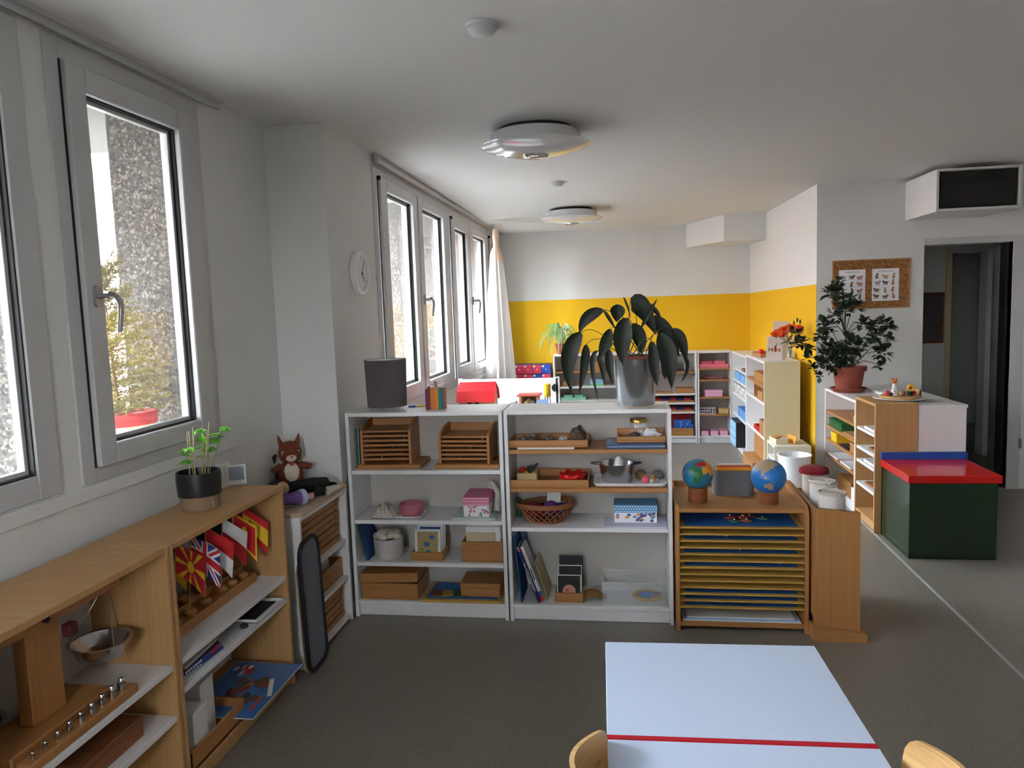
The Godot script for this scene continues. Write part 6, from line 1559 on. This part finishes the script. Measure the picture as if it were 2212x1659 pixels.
func farm():
	var t := thing("play_table", "white play table with a raised back board behind the bookcases", "table", Vector3(-1.27, 0, -5.60))
	part(t, "tabletop", G.new().b2(0, 0.80, 0.80, 0.825, -0.02, 0.60), "white")
	part(t, "back_board", G.new().b2(0.03, 0.775, 0.55, 1.02, -0.02, 0.0), "white")
	for e in [0.0, 0.755]: part(t, "end_post", G.new().b2(e + 0.0, e + 0.03, 0.0, 1.026, -0.035, 0.0), "white")
	for q in [[0.02, 0.56], [0.76, 0.56]]: part(t, "leg", G.new().b2(q[0], q[0] + 0.03, 0, 0.80, q[1] - 0.02, q[1] + 0.02), "white")
	part(t, "black_bumper", G.new().lathe([Vector2(0.0, 0.0), Vector2(0.03, 0.0), Vector2(0.03, 0.012), Vector2(0, 0.012)], 20, Transform3D(Basis(Vector3(0, 1, 0), Vector3(0, 0, 1), Vector3(1, 0, 0)), Vector3(0.755, 0.945, 0.0)), 0.0 + PI, TAU), "black", "black half-round bumper")
	for x in [0.26, 0.42]: part(t, "screw_cap", G.new().tube([Vector3(x, 0.935, 0), Vector3(x, 0.935, 0.003)], 0.004), "silver")
	# barn
	var b := thing("toy_barn", "toy barn with a big red roof on the play table", "toy barn", Vector3(-1.06, 0.8255, -5.33))
	part(b, "wall", G.new().b2(-0.135, 0.125, 0, 0.085, -0.10, 0.075), "beech_h")
	for x in [-0.07, -0.015]: part(b, "doorway", G.new().b2(x, x + 0.03, 0, 0.07, 0.075, 0.0765), "black")
	for s in [-1, 1]:
		part(b, "roof_lower", hexa(G.new(), [Vector3(-0.148, 0.065, -0.01 + s * 0.105), Vector3(0.138, 0.065, -0.01 + s * 0.105), Vector3(0.138, 0.065, -0.01 + s * 0.112), Vector3(-0.148, 0.065, -0.01 + s * 0.112), Vector3(-0.148, 0.142, -0.01 + s * 0.075), Vector3(0.138, 0.142, -0.01 + s * 0.075), Vector3(0.138, 0.142, -0.01 + s * 0.083), Vector3(-0.148, 0.142, -0.01 + s * 0.083)]), "roofred")
		part(b, "roof_upper", hexa(G.new(), [Vector3(-0.148, 0.139, -0.01 + s * 0.074), Vector3(0.138, 0.139, -0.01 + s * 0.074), Vector3(0.138, 0.142, -0.01 + s * 0.083), Vector3(-0.148, 0.142, -0.01 + s * 0.083), Vector3(-0.14, 0.196, -0.01), Vector3(0.13, 0.196, -0.01), Vector3(0.13, 0.201, -0.01 + s * 0.004), Vector3(-0.14, 0.201, -0.01 + s * 0.004)]), "roofred")
	part(b, "gable", G.new().prism(PackedVector2Array([Vector2(-0.09, 0.08), Vector2(0.085, 0.08), Vector2(0.07, 0.14), Vector2(0, 0.19), Vector2(-0.075, 0.14)]), 0.006, Transform3D(Basis(Vector3(0, 0, 1), Vector3.UP, Vector3(-1, 0, 0)), Vector3(0.125, 0, -0.01))), "beech_h")
	var sh := thing("toy_shed", "small wooden toy shed with a reddish roof on the play table", "toy shed", Vector3(-0.683, 0.8255, -5.34))
	part(sh, "floor", G.new().b2(-0.07, 0.07, 0, 0.006, -0.06, 0.06), "beech_h")
	for x in [-0.07, 0.052]: part(sh, "post", G.new().b2(x, x + 0.018, 0.006, 0.095, -0.05, 0.06), "beech_h")
	part(sh, "back_wall", G.new().b2(-0.052, 0.052, 0.006, 0.095, -0.06, -0.05), "darkwood_h")
	part(sh, "roof", G.new().b2(-0.085, 0.085, 0.096, 0.105, -0.075, 0.08), col(170, 70, 50))
	var si := thing("toy_silo", "yellow toy silo beside the small wooden shed", "toy silo", Vector3(-0.556, 0.8255, -5.38))
	part(si, "tank", G.new().lathe([Vector2(0, 0.085), Vector2(0.020, 0.08), Vector2(0.024, 0.09), Vector2(0.024, 0.172), Vector2(0.0, 0.175)], 24), "yellowp")
	for k in 4: part(si, "strut", G.new().tube([Vector3(cos(k * PI / 2) * 0.02, 0, sin(k * PI / 2) * 0.02), Vector3(cos(k * PI / 2) * 0.018, 0.09, sin(k * PI / 2) * 0.018)], 0.003, 0.003, 6), "beech_v")
	for k in 3:
		var a := thing("toy_animal", ["grey toy animal beside the small shed", "tan toy animal inside the small shed", "olive toy animal inside the small shed"][k], "toy animal", Vector3([-0.80, -0.70, -0.665][k], [0.8255, 0.832, 0.832][k], [-5.27, -5.30, -5.32][k]), k * 1.3, "toy farm animals")
		var m = [col(150, 150, 156), col(190, 176, 130), col(140, 140, 110)][k]
		part(a, "body", G.new().ball(Vector3(0, 0.038, 0), Vector3(0.028, 0.018, 0.016), 12, 8), m)
		part(a, "head", G.new().ball(Vector3(0.026, 0.056, 0), Vector3(0.013, 0.012, 0.010), 10, 8), m)
		for q in 4: part(a, "leg", G.new().tube([Vector3(-0.016 + 0.032 * (q % 2), 0, -0.009 + 0.018 * (q / 2)), Vector3(-0.016 + 0.032 * (q % 2), 0.034, -0.009 + 0.018 * (q / 2))], 0.005, 0.006, 6), m)
	var tr := thing("toy_trough", "pale blue roofed toy trough in front of the silo", "toy", Vector3(-0.582, 0.8255, -5.26))
	part(tr, "stand", G.new().b2(-0.03, 0.03, 0, 0.035, -0.015, 0.015), "beech_h")
	part(tr, "roof", hexa(G.new(), [Vector3(-0.045, 0.03, 0.035), Vector3(0.045, 0.03, 0.035), Vector3(0.04, 0.065, -0.02), Vector3(-0.04, 0.065, -0.02), Vector3(-0.045, 0.036, 0.037), Vector3(0.045, 0.036, 0.037), Vector3(0.04, 0.071, -0.018), Vector3(-0.04, 0.071, -0.018)]), col(130, 160, 200))

func back_left():
	solo("low_bench", G.new().b2(-0.22, 0.24, 0, 0.48, -0.26, 0, 0.003), "white", "white bench carrying the red and blue drawer cabinet", "bench", Vector3(-1.05, 0, -8.42))
	var o := thing("drawer_chest", "small chest of red and blue drawers before the yellow wall", "chest of drawers", Vector3(-1.245, 0.4805, -8.42))
	part(o, "carcass", G.new().b2(0, 0.42, 0, 0.43, -0.2, -0.004, 0.002), col(40, 40, 70))
	for r in 4:
		for c in 4:
			var blue: bool = (r == 0 and c == 3) or (r == 1 and c == 2) or (r == 2 and c == 1)
			var x := 0.006 + c * 0.1035; var y := 0.43 - (r + 1) * 0.106
			var d := part(o, "drawer", G.new().b2(x, x + 0.098, y, y + 0.098, -0.05, 0.004, 0.002), "blue" if blue else "drawerpink")
			part(d, "label_card", G.new().b2(x + 0.004, x + 0.028, y + 0.074, y + 0.094, 0.004, 0.005, 0), "paper")
			part(d, "knob", G.new().ball(Vector3(x + 0.049, y + 0.049, 0.008), Vector3.ONE * 0.006, 8, 6), "plastic")
	# spider plant
	var s := thing("spider_plant", "pale striped spider plant in a terracotta pot before the yellow wall", "potted plant", Vector3(-0.70, 1.0205, -8.45))
	part(s, "pot", G.new().lathe([Vector2(0, 0), Vector2(0.05, 0), Vector2(0.066, 0.10), Vector2(0.072, 0.10), Vector2(0.072, 0.12), Vector2(0.06, 0.12)], 28), "terracotta")
	part(s, "soil", G.new().lathe([Vector2(0.062, 0.108), Vector2(0, 0.112)], 20), "soil")
	paint("spider", rgb(150, 196, 110), 0.5).backlight = Color(0.35, 0.5, 0.2)
	paint("spider2", rgb(206, 222, 176), 0.5).backlight = Color(0.4, 0.5, 0.3)
	var rnd := RandomNumberGenerator.new(); rnd.seed = 31
	for k in 46:
		var a := rnd.randf() * TAU; var L := rnd.randf_range(0.14, 0.30); var up := rnd.randf_range(0.08, 0.24)
		var e := Vector3(cos(a) * L, 0.12 + up - rnd.randf_range(0.05, 0.34), sin(a) * L * 0.55)
		if e.x > -0.09 and e.z < 0.15: e.y = maxf(e.y, 0.03)
		var g := G.new()
		blade(g, Vector3(cos(a) * 0.02, 0.11, sin(a) * 0.02), Vector3(cos(a) * L * 0.5, 0.12 + up, sin(a) * L * 0.3), e, 0.014, 7)
		part(s, "leaf", g, "spider" if k % 2 else "spider2")

func back_items():
	var zb := -8.31
	# left unit under the spider plant
	var o := thing("green_tray", "mint green tray with small boxes under the drooping leaves", "tray", Vector3(-0.57, 0.4995, zb - 0.02))
	part(o, "tray", open_box(0.28, 0.035, 0.2, 0.006), "mint")
	for k in 2: part(o, "small_box", G.new().b2(-0.11 + 0.12 * k, -0.01 + 0.12 * k, 0.007, 0.055, -0.14, -0.04, 0.002), "mint")
	o = lidbox("printed_box", "pale blue and green printed box on the back shelf", "box", Vector3(-0.305, 0.6575, zb - 0.04), 0.145, 0.075, 0.15, col(150, 196, 226))
	part(o, "green_strip", G.new().b2(-0.073, 0.073, 0.002, 0.024, 0.0, 0.001, 0), col(120, 200, 130))
	o = thing("handled_crate", "little wooden crate with a dark handle on the back shelf", "crate", Vector3(-0.63, 0.6575, zb - 0.04))
	part(o, "crate", open_box(0.11, 0.055, 0.12, 0.006), "beech_h")
	part(o, "handle", G.new().tube([Vector3(-0.02, 0.05, -0.06), Vector3(-0.02, 0.13, -0.06), Vector3(0.02, 0.13, -0.06), Vector3(0.02, 0.05, -0.06)], 0.004, 0.004, 6), "dark")
	lidbox("wooden_case", "small wooden case on the wooden shelf behind the lily", "box", Vector3(-0.29, 0.8305, zb - 0.05), 0.05, 0.10, 0.12, "beech_h")
	lidbox("printed_box", "small white and green tin behind the lily leaves", "box", Vector3(-0.12, 0.8305, zb - 0.05), 0.05, 0.11, 0.1, col(190, 214, 196))
	# middle unit
	lidbox("blue_case", "bright blue case on the wooden shelf behind the lily", "box", Vector3(0.52, 0.8005, zb - 0.05), 0.10, 0.10, 0.15, "blue")
	o = thing("grey_cup", "grey cup at the end of the wooden shelf behind the lily", "cup", Vector3(0.70, 0.8005, zb - 0.08))
	part(o, "cup", G.new().lathe([Vector2(0, 0), Vector2(0.035, 0), Vector2(0.042, 0.10), Vector2(0.039, 0.10), Vector2(0.032, 0.008), Vector2(0, 0.006)], 20), col(150, 150, 150))
	solo("wooden_bin", open_box(0.19, 0.055, 0.16, 0.008), "beech_h", "open wooden box on the white shelf right behind the lily", "box", Vector3(0.665, 0.5605, zb - 0.02))
	solo("flat_board", G.new().b2(-0.10, 0.10, 0, 0.012, -0.16, 0, 0.002), "beech_h", "flat wooden board left of the open wooden box", "board", Vector3(0.44, 0.5605, zb - 0.02))
	for lv in [0.4595, 0.3565]:
		o = thing("bead_tray", "wooden tray of red and blue bars, %s of two" % ("upper" if lv > 0.4 else "lower"), "tray", Vector3(0.54, lv, zb - 0.015), 0, "bead trays")
		part(o, "tray", open_box(0.42, 0.022, 0.2, 0.006), "beech_h")
		for k in 5: part(o, "bar", G.new().b2(-0.195 + k * 0.078, -0.125 + k * 0.078, 0.007, 0.042, -0.18, -0.02, 0.002), ["barred", "barblue"][k % 2])
	o = thing("number_board_box", "wooden box with blue sandpaper number boards and red boards", "box", Vector3(0.63, 0.0855, zb - 0.02))
	part(o, "box", open_box(0.24, 0.085, 0.2, 0.008), "beech_h")
	part(o, "red_board", G.new().b2(-0.10, 0.105, 0.01, 0.225, -0.14, -0.13), "barred", "dark red board")
	part(o, "red_board", G.new().b2(-0.112, 0.09, 0.01, 0.23, -0.16, -0.15), "barred")
	part(o, "blue_board", G.new().b2(-0.09, 0.10, 0.01, 0.175, -0.05, -0.04), "boardblue", "blue board with raised numerals")
	part(o, "blue_board", G.new().b2(0.07, 0.115, 0.01, 0.13, -0.03, -0.022), "boardblue")
	var dg := G.new()
	dg.tube([Vector3(-0.03, 0.14, -0.038), Vector3(-0.015, 0.155, -0.038), Vector3(-0.002, 0.142, -0.038), Vector3(-0.008, 0.12, -0.038), Vector3(-0.02, 0.09, -0.038)], 0.004, 0.004, 6)
	dg.tube([Vector3(0.068, 0.15, -0.038), Vector3(0.052, 0.09, -0.038)], 0.004, 0.004, 6)
	part(o, "numeral", dg, "cream")
	# narrow unit with pink things
	o = thing("pink_tray", "pink tray with two pink boxes topmost in the narrow shelf", "tray", Vector3(0.975, 0.8365, zb - 0.015))
	part(o, "tray", open_box(0.305, 0.042, 0.2, 0.006), "pink")
	for k in 2: part(o, "inner_box", G.new().b2(-0.13 + 0.135 * k, -0.01 + 0.135 * k, 0.007, 0.07, -0.15, -0.05, 0.002), "pink")
	solo("pink_plate", G.new().lathe([Vector2(0, 0), Vector2(0.06, 0), Vector2(0.105, 0.014), Vector2(0.103, 0.017), Vector2(0.058, 0.004), Vector2(0, 0.004)], 28), "palepink", "flat pink plate on the second wooden shelf", "plate", Vector3(0.985, 0.7095, zb - 0.13))
	lidbox("pink_box", "pale pink lidded box on the third wooden shelf", "box", Vector3(0.972, 0.5165, zb - 0.03), 0.185, 0.072, 0.14, "palepink")
	o = thing("peg_rack", "white gridded rack of pink pegs on the fourth wooden shelf", "rack", Vector3(0.905, 0.3265, zb - 0.02))
	part(o, "rack", G.new().b2(-0.085, 0.085, 0, 0.006, -0.1, 0).b2(-0.085, 0.085, 0.03, 0.034, -0.1, 0).b2(-0.085, 0.085, 0.062, 0.067, -0.1, 0), "plastic")
	for k in 7: part(o, "divider", G.new().b2(-0.085 + k * 0.0277, -0.081 + k * 0.0277, 0.006, 0.062, -0.1, 0), "plastic")
	part(o, "peg_block", G.new().b2(-0.08, 0.08, 0.007, 0.06, -0.098, -0.09), "rose")
	lidbox("gold_box", "small golden wooden box on the fourth wooden shelf", "box", Vector3(1.075, 0.3265, zb - 0.03), 0.10, 0.055, 0.1, col(214, 180, 110))
	for k in 3: solo("pink_crate", open_box(0.078, 0.05, 0.16, 0.005), "palepink", ["left of three little pink crates at the bottom", "middle one of three little pink crates at the bottom", "right of three little pink crates at the bottom"][k], "crate", Vector3(0.872 + 0.102 * k, 0.0855, zb - 0.02), 0, "little pink crates")
	# far unit along the partition (front at x = 1.15, open towards -x)
	var T := -PI / 2
	solo("wood_dish", open_box(0.16, 0.025, 0.12, 0.006), "beech_h", "flat wooden tray high in the back corner shelf", "tray", Vector3(1.17, 0.8555, -7.62), T)
	for k in 2: lidbox("blue_box", ["light blue lidded box in the back corner shelf, farther one", "light blue lidded box in the back corner shelf, nearer one"][k], "box", Vector3(1.165, 0.7355, -7.95 + 0.34 * k), 0.28, 0.082, 0.18, "lightblue", T, "light blue boxes")
	o = thing("pattern_rack", "spotted grey and white rack in the back corner shelf", "rack", Vector3(1.165, 0.5905, -7.78), T)
	part(o, "rack", G.new().b2(-0.40, 0.40, 0, 0.10, -0.12, 0, 0.002), "spots")
	for k in 3: solo("blue_crate", open_box(0.14, 0.09, 0.16, 0.006), col(110, 160, 216), "light blue open crate in the corner shelf, %s from the back" % ["first", "second", "third"][k], "crate", Vector3(1.17, 0.3705, -7.90 + 0.17 * k), T, "blue crates")
	o = thing("black_drawer_box", "black box with light blue drawer fronts at the bottom of the corner shelf", "chest of drawers", Vector3(1.10, 0.0855, -7.78), T)
	part(o, "carcass", G.new().b2(-0.18, 0.18, 0, 0.255, -0.22, 0, 0.002), "black")
	for r in 3:
		for c in 3: part(o, "drawer", G.new().b2(-0.172 + c * 0.117, -0.062 + c * 0.117, 0.008 + r * 0.083, 0.083 + r * 0.083, -0.01, 0.006, 0.002), col(150, 196, 236))
	# near unit
	o = lidbox("wooden_tray_box", "wooden tray box on the upper wooden shelf of the side unit", "box", Vector3(1.165, 0.8405, -6.70), 0.46, 0.085, 0.18, "beech_h", T)
	o = thing("wooden_rack", "wooden rack with cylinder blocks in the middle of the side unit", "rack", Vector3(1.165, 0.6905, -6.72), T)
	part(o, "rack", G.new().b2(-0.24, 0.24, 0, 0.012, -0.16, 0).b2(-0.24, 0.24, 0.012, 0.125, -0.16, -0.15).b2(-0.24, -0.225, 0.012, 0.125, -0.15, 0).b2(0.225, 0.24, 0.012, 0.125, -0.15, 0).b2(-0.225, 0.225, 0.112, 0.125, -0.15, 0), "beech_h")
	for k in 2: part(o, "block", G.new().b2(-0.02 + 0.12 * k, 0.055 + 0.12 * k, 0.013, 0.075, -0.07, 0.004, 0.003), "wood_v")
	o = thing("red_tray", "bright red dish low in the side unit", "dish", Vector3(1.165, 0.3955, -6.84), T)
	part(o, "dish", open_box(0.26, 0.04, 0.14, 0.006), "red")
	part(o, "white_insert", G.new().b2(-0.06, 0.08, 0.007, 0.055, -0.10, -0.05), "plastic")
	solo("wooden_bin", open_box(0.2, 0.13, 0.18, 0.008), "beech_h", "tall wooden box beside the bright red dish", "box", Vector3(1.16, 0.3955, -6.56), T)
	o = thing("big_wooden_box", "big stepped wooden box at the bottom of the side unit", "box", Vector3(1.06, 0.0855, -6.66), T)
	part(o, "body", G.new().b2(-0.26, 0.25, 0, 0.10, -0.30, 0.0, 0.003), "beech_h")
	part(o, "upper_step", G.new().b2(-0.26, 0.25, 0.1005, 0.285, -0.30, -0.10, 0.003), "beech_h")
	# on top of the side unit
	o = thing("ball_tray", "wooden tray with a red ball on top of the side unit", "tray", Vector3(1.19, 1.0455, -6.98), T)
	part(o, "tray", open_box(0.42, 0.035, 0.2, 0.008, 0.06), "beech_h")
	solo("red_ball", G.new().ball(Vector3(0, 0.03, 0), Vector3.ONE * 0.03, 20, 14), "red", "shiny red ball in the wooden tray", "ball", Vector3(1.23, 1.054, -6.96))
	solo("white_sheet", G.new().b2(-0.14, 0.14, 0, 0.003, -0.12, 0, 0), "paper", "white sheet on top of the side unit", "paper", Vector3(1.17, 1.0455, -6.66), T)
	for k in 2:
		var im := blank(96, 128, rgb(232, 222, 214))
		if k == 0:
			for q in 4: line(im, Vector2(14 + q * 22, 60), Vector2(14 + q * 22, 82), 5, rgb(90, 90, 40))
			disc(im, 52, 64, 7, 20, rgb(206, 60, 40)); line(im, Vector2(54, 50), Vector2(60, 30), 4, rgb(60, 110, 50)); disc(im, 30, 71, 8, 7, rgb(150, 130, 60)); disc(im, 74, 71, 8, 7, rgb(150, 130, 60))
		else:
			for q in 4: line(im, Vector2(36 + (q % 2) * 22, 20 + (q / 2) * 34), Vector2(36 + (q % 2) * 22, 34 + (q / 2) * 34), 5, rgb(226, 120, 60))
		var c := thing("picture_card", ["white card with a red and green drawing leaning by the vase", "taller white card behind the orange flowers"][k], "card", Vector3(1.245 + 0.05 * k, 1.0455, -6.475 - 0.045 * k), 0, "picture cards")
		var tt := Transform3D(Basis(Vector3.RIGHT, -0.16) * Basis(Vector3.BACK, -0.10), Vector3.ZERO)
		var hh: float = [0.20, 0.33][k]
		part(c, "board", G.new().box(Vector3(0, hh / 2, 0), Vector3(0.13, hh, 0.003), 0.0004, tt), "paper")
		part(c, "print", card(tt * Vector3(-0.063, 0.01, 0.002), tt.basis * Vector3(0.126, 0, 0), tt.basis * Vector3(0, hh - 0.02, 0)), tex(im))
	var v := thing("flower_vase", "clear glass vase of orange lilies on the side unit", "vase", Vector3(1.372, 1.0455, -6.43))
	part(v, "vase", G.new().lathe([Vector2(0, 0.002), Vector2(0.045, 0), Vector2(0.05, 0.006), Vector2(0.034, 0.03), Vector2(0.03, 0.07), Vector2(0.036, 0.2), Vector2(0.034, 0.2), Vector2(0.027, 0.07), Vector2(0.02, 0.03), Vector2(0, 0.02)], 28), "clear")
	paint("lilyorange", rgb(240, 96, 34), 0.55).backlight = Color(0.5, 0.2, 0.05)
	var rnd := RandomNumberGenerator.new(); rnd.seed = 15
	for k in 5:
		var tip: Vector3 = [Vector3(-0.115, 0.215, 0.03), Vector3(-0.06, 0.255, 0.05), Vector3(0.0, 0.27, 0.02), Vector3(0.045, 0.262, 0.0), Vector3(-0.085, 0.23, -0.02)][k]
		part(v, "stem", G.new().tube([Vector3(0, 0.025, 0), Vector3(tip.x * 0.3, 0.15, tip.z * 0.3), tip], 0.003, 0.0025, 6), "leafgreen")
		for q in 6:
			var g := G.new()
			var d := Vector3(cos(q * TAU / 6 + k), 0.2 + 0.5 * (q % 2), sin(q * TAU / 6 + k) * 0.8).normalized()
			leaf(g, tip, d, Vector3(0, 0.35, 1), 0.072, 0.05, 0.35, 5)
			part(v, "petal", g, "lilyorange")
	for k in 6:
		var g := G.new()
		leaf(g, Vector3(-0.01, 0.15, 0.02), Vector3(cos(k * 1.3 + 1.5), 0.25, sin(k * 1.3 + 1.5)).normalized(), Vector3.UP, 0.10, 0.04, 0.4, 5)
		part(v, "leaf", g, "bushleaf1")
	g_bud(v)
	# bin, and the box on the low cabinet
	var b := thing("waste_bin", "white round plastic bin in front of the low cabinet", "bin", Vector3(1.277, 0, -5.85))
	part(b, "bin", G.new().lathe([Vector2(0, 0.002), Vector2(0.085, 0), Vector2(0.09, 0.004), Vector2(0.120, 0.36), Vector2(0.126, 0.362), Vector2(0.126, 0.372), Vector2(0.118, 0.372), Vector2(0.087, 0.012), Vector2(0, 0.01)], 44), "plastic")
	var wb := thing("open_crate", "pale wooden box with an orange board on the low cabinet", "box", Vector3(1.245, 0.3955, -6.13), 0.15)
	part(wb, "box", open_box(0.10, 0.045, 0.16, 0.006), col(232, 216, 180))
	part(wb, "orange_board", G.new().box(Vector3(0.085, 0.062, -0.07), Vector3(0.008, 0.06, 0.18), 0.001, Transform3D(Basis(Vector3.BACK, -0.35), Vector3.ZERO)), col(226, 150, 50), "orange board leaning on the box")
	part(wb, "brown_lid", G.new().box(Vector3(0.0, 0.055, -0.08), Vector3(0.07, 0.01, 0.09), 0.001, Transform3D(Basis(Vector3.BACK, 0.3), Vector3.ZERO)), "beech_h")

func g_bud(v: Node3D):
	for p in [Vector3(0.05, 0.335, 0.0), Vector3(0.075, 0.32, -0.01), Vector3(0.03, 0.31, -0.03)]:
		part(v, "bud", G.new().ball(p, Vector3(0.009, 0.02, 0.009), 10, 8), "leafgreen")
		part(v, "bud_stem", G.new().tube([Vector3(0.005, 0.19, 0), p - Vector3(0, 0.015, 0)], 0.002, 0.002, 5), "leafgreen")

func right_items():
	var T := -PI / 2
	var X := 1.618
	# white unit, shelves from the top
	lidbox("green_case", "dark green flat case in the white shelf", "box", Vector3(X, 0.5405, -6.02), 0.34, 0.062, 0.18, col(20, 92, 44), T)
	solo("tan_board", G.new().b2(-0.16, 0.14, 0, 0.010, -0.18, 0, 0.002), "wood_h", "tan flat board right of the dark green case", "board", Vector3(X, 0.5405, -5.67), T)
	solo("tan_board", G.new().b2(-0.04, 0.04, 0, 0.05, -0.12, 0, 0.002), "wood_h", "small wooden block at the right end of the top shelf", "block", Vector3(X, 0.6555, -5.53), T)
	lidbox("yellow_case", "bright yellow box in the white shelf", "box", Vector3(X, 0.4305, -6.06), 0.15, 0.07, 0.16, "yellowp", T)
	lidbox("wood_case", "wooden case right of the bright yellow box", "box", Vector3(X, 0.4305, -5.58), 0.12, 0.075, 0.16, "beech_h", T)
	solo("black_mat", G.new().b2(-0.12, 0.10, 0, 0.008, -0.16, 0, 0.001), "dark", "dark flat mat between the yellow and wooden cases", "mat", Vector3(X, 0.4305, -5.80), T)
	for k in 2: solo("white_tray", G.new().tray(-0.13, 0.13, 0, 0.016, -0.18, 0, 0.004), "plastic", ["white flat tray on the lowest wooden shelf, farther one", "white flat tray on the lowest wooden shelf, nearer one"][k], "tray", Vector3(X - 0.008, 0.3055, -6.05 + 0.33 * k), T, "white flat trays")
	lidbox("long_case", "long wooden case at the bottom of the white shelf", "box", Vector3(X, 0.0855, -5.77), 0.34, 0.12, 0.18, "beech_h", T)
	solo("tilted_book", G.new().b2(-0.04, 0.04, 0, 0.10, -0.02, 0, 0.001), "paper", "white booklet standing at the bottom of the white shelf", "book", Vector3(X - 0.006, 0.0855, -5.535), T)
	# wooden unit
	for k in 2: solo("white_tray", G.new().tray(-0.12, 0.10, 0, 0.022, -0.18, 0, 0.004), "plastic", ["white tray on the upper shelf of the narrow wooden unit", "white tray on the lower shelf of the narrow wooden unit"][k], "tray", Vector3(X, [0.6555, 0.4255][k], -5.20), T)
	solo("wooden_tray", G.new().tray(-0.10, 0.10, 0, 0.016, -0.20, 0, 0.006), "beech_h", "wooden tray with a green thing in the narrow wooden unit", "tray", Vector3(X + 0.02, 0.5205, -5.18), T)
	lidbox("green_jar", "green can in the narrow wooden unit", "can", Vector3(X + 0.05, 0.5370, -5.13), 0.05, 0.065, 0.05, "leafgreen", T)
	solo("wooden_tray", G.new().tray(-0.14, 0.10, 0, 0.014, -0.20, 0, 0.006), "beech_h", "wooden tray low in the narrow wooden unit", "tray", Vector3(X + 0.02, 0.2655, -5.22), T)
	# toy plate on top
	var C := Vector3(1.835, 0.8625, -5.30)
	var p := thing("white_plate", "white oval plate under the wooden toys", "plate", C)
	part(p, "plate", G.new().lathe([Vector2(0, 0.0), Vector2(0.13, 0), Vector2(0.165, 0.006), Vector2(0.163, 0.009), Vector2(0.13, 0.004), Vector2(0, 0.004)], 40), "plastic")
	var r := thing("wooden_ring", "round wooden tray with upright rim carrying little toys", "toy tray", C + Vector3(0, 0.0052, 0))
	part(r, "disc", G.new().lathe([Vector2(0, 0), Vector2(0.12, 0), Vector2(0.125, 0.004), Vector2(0.125, 0.014), Vector2(0.118, 0.018), Vector2(0, 0.016)], 40), "wood_h")
	part(r, "rim_end", G.new().lathe([Vector2(0.125, 0.014), Vector2(0.128, 0.055), Vector2(0.118, 0.055), Vector2(0.115, 0.016)], 10, Transform3D.IDENTITY, -0.5, 0.45), "wood_h")
	var gi := thing("toy_giraffe", "little orange and white wooden giraffe figure", "toy", C + Vector3(-0.045, 0.0230, 0.03))
	part(gi, "body", G.new().lathe([Vector2(0, 0), Vector2(0.019, 0), Vector2(0.018, 0.04), Vector2(0.012, 0.06), Vector2(0.011, 0.08), Vector2(0, 0.082)], 18), "paper")
	part(gi, "head", G.new().ball(Vector3(0.002, 0.095, 0), Vector3(0.018, 0.015, 0.013), 14, 10), col(214, 110, 40))
	for e in [-1, 1]: part(gi, "ear", G.new().ball(Vector3(e * 0.013, 0.112, 0), Vector3(0.006, 0.008, 0.004), 8, 6), col(214, 110, 40))
	for k in 4: part(gi, "spot", G.new().ball(Vector3(0.016 * cos(k * 1.2 + 0.6), 0.018 + 0.013 * k, 0.016 * sin(k * 1.2 + 0.6)), Vector3.ONE * 0.005, 8, 6), col(214, 120, 50))
	var sf := thing("toy_sunflower", "yellow wooden sunflower in a dark green pot", "toy", C + Vector3(0.055, 0.0230, 0.03))
	part(sf, "pot", G.new().lathe([Vector2(0, 0), Vector2(0.012, 0), Vector2(0.024, 0.026), Vector2(0.020, 0.028), Vector2(0, 0.028)], 16), col(20, 52, 40))
	for k in 9: part(sf, "petal", G.new().ball(Vector3(cos(k * TAU / 9) * 0.017, 0.052 + sin(k * TAU / 9) * 0.017, 0.004), Vector3(0.009, 0.009, 0.004), 8, 6), "yellowp")
	part(sf, "flower_centre", G.new().ball(Vector3(0, 0.052, 0.008), Vector3(0.010, 0.010, 0.005), 10, 8), col(180, 60, 30))
	part(sf, "stem", G.new().tube([Vector3(0, 0.02, 0), Vector3(0, 0.05, 0)], 0.004), "leafgreen")
	var k2 := 0
	for q in [[-0.085, 0.02, 0.017, col(206, 50, 60), "red bead at the left of the round toy tray"], [0.09, 0.0, 0.015, col(214, 60, 90), "pink bead behind the wooden sunflower"], [-0.01, 0.05, 0.016, "wood_h", "wooden bead in front on the round toy tray"], [0.02, 0.0, 0.017, "wood_h", "wooden bead in the middle of the round toy tray"], [-0.075, 0.055, 0.013, col(60, 40, 34), "dark bead at the left front of the round toy tray"]]:
		solo("wooden_bead", G.new().ball(Vector3(0, q[2], 0), Vector3.ONE * q[2], 14, 10), q[3], q[4], "bead", C + Vector3(q[0], 0.0230, q[1]), 0, "beads on the toy tray")
		k2 += 1

func _ready():
	materials()
	stage()
	more_materials()
	room()
	windows()
	outdoors()
	furniture()
	toy_chest()
	tables()
	map_cabinet()
	fittings()
	flags()
	scale()
	ivy_pot()
	left_side()
	corner()
	bookcase_left()
	bookcase_right()
	lily()
	bush()
	cabinet_top()
	chairs()
	farm()
	back_left()
	back_items()
	right_items()
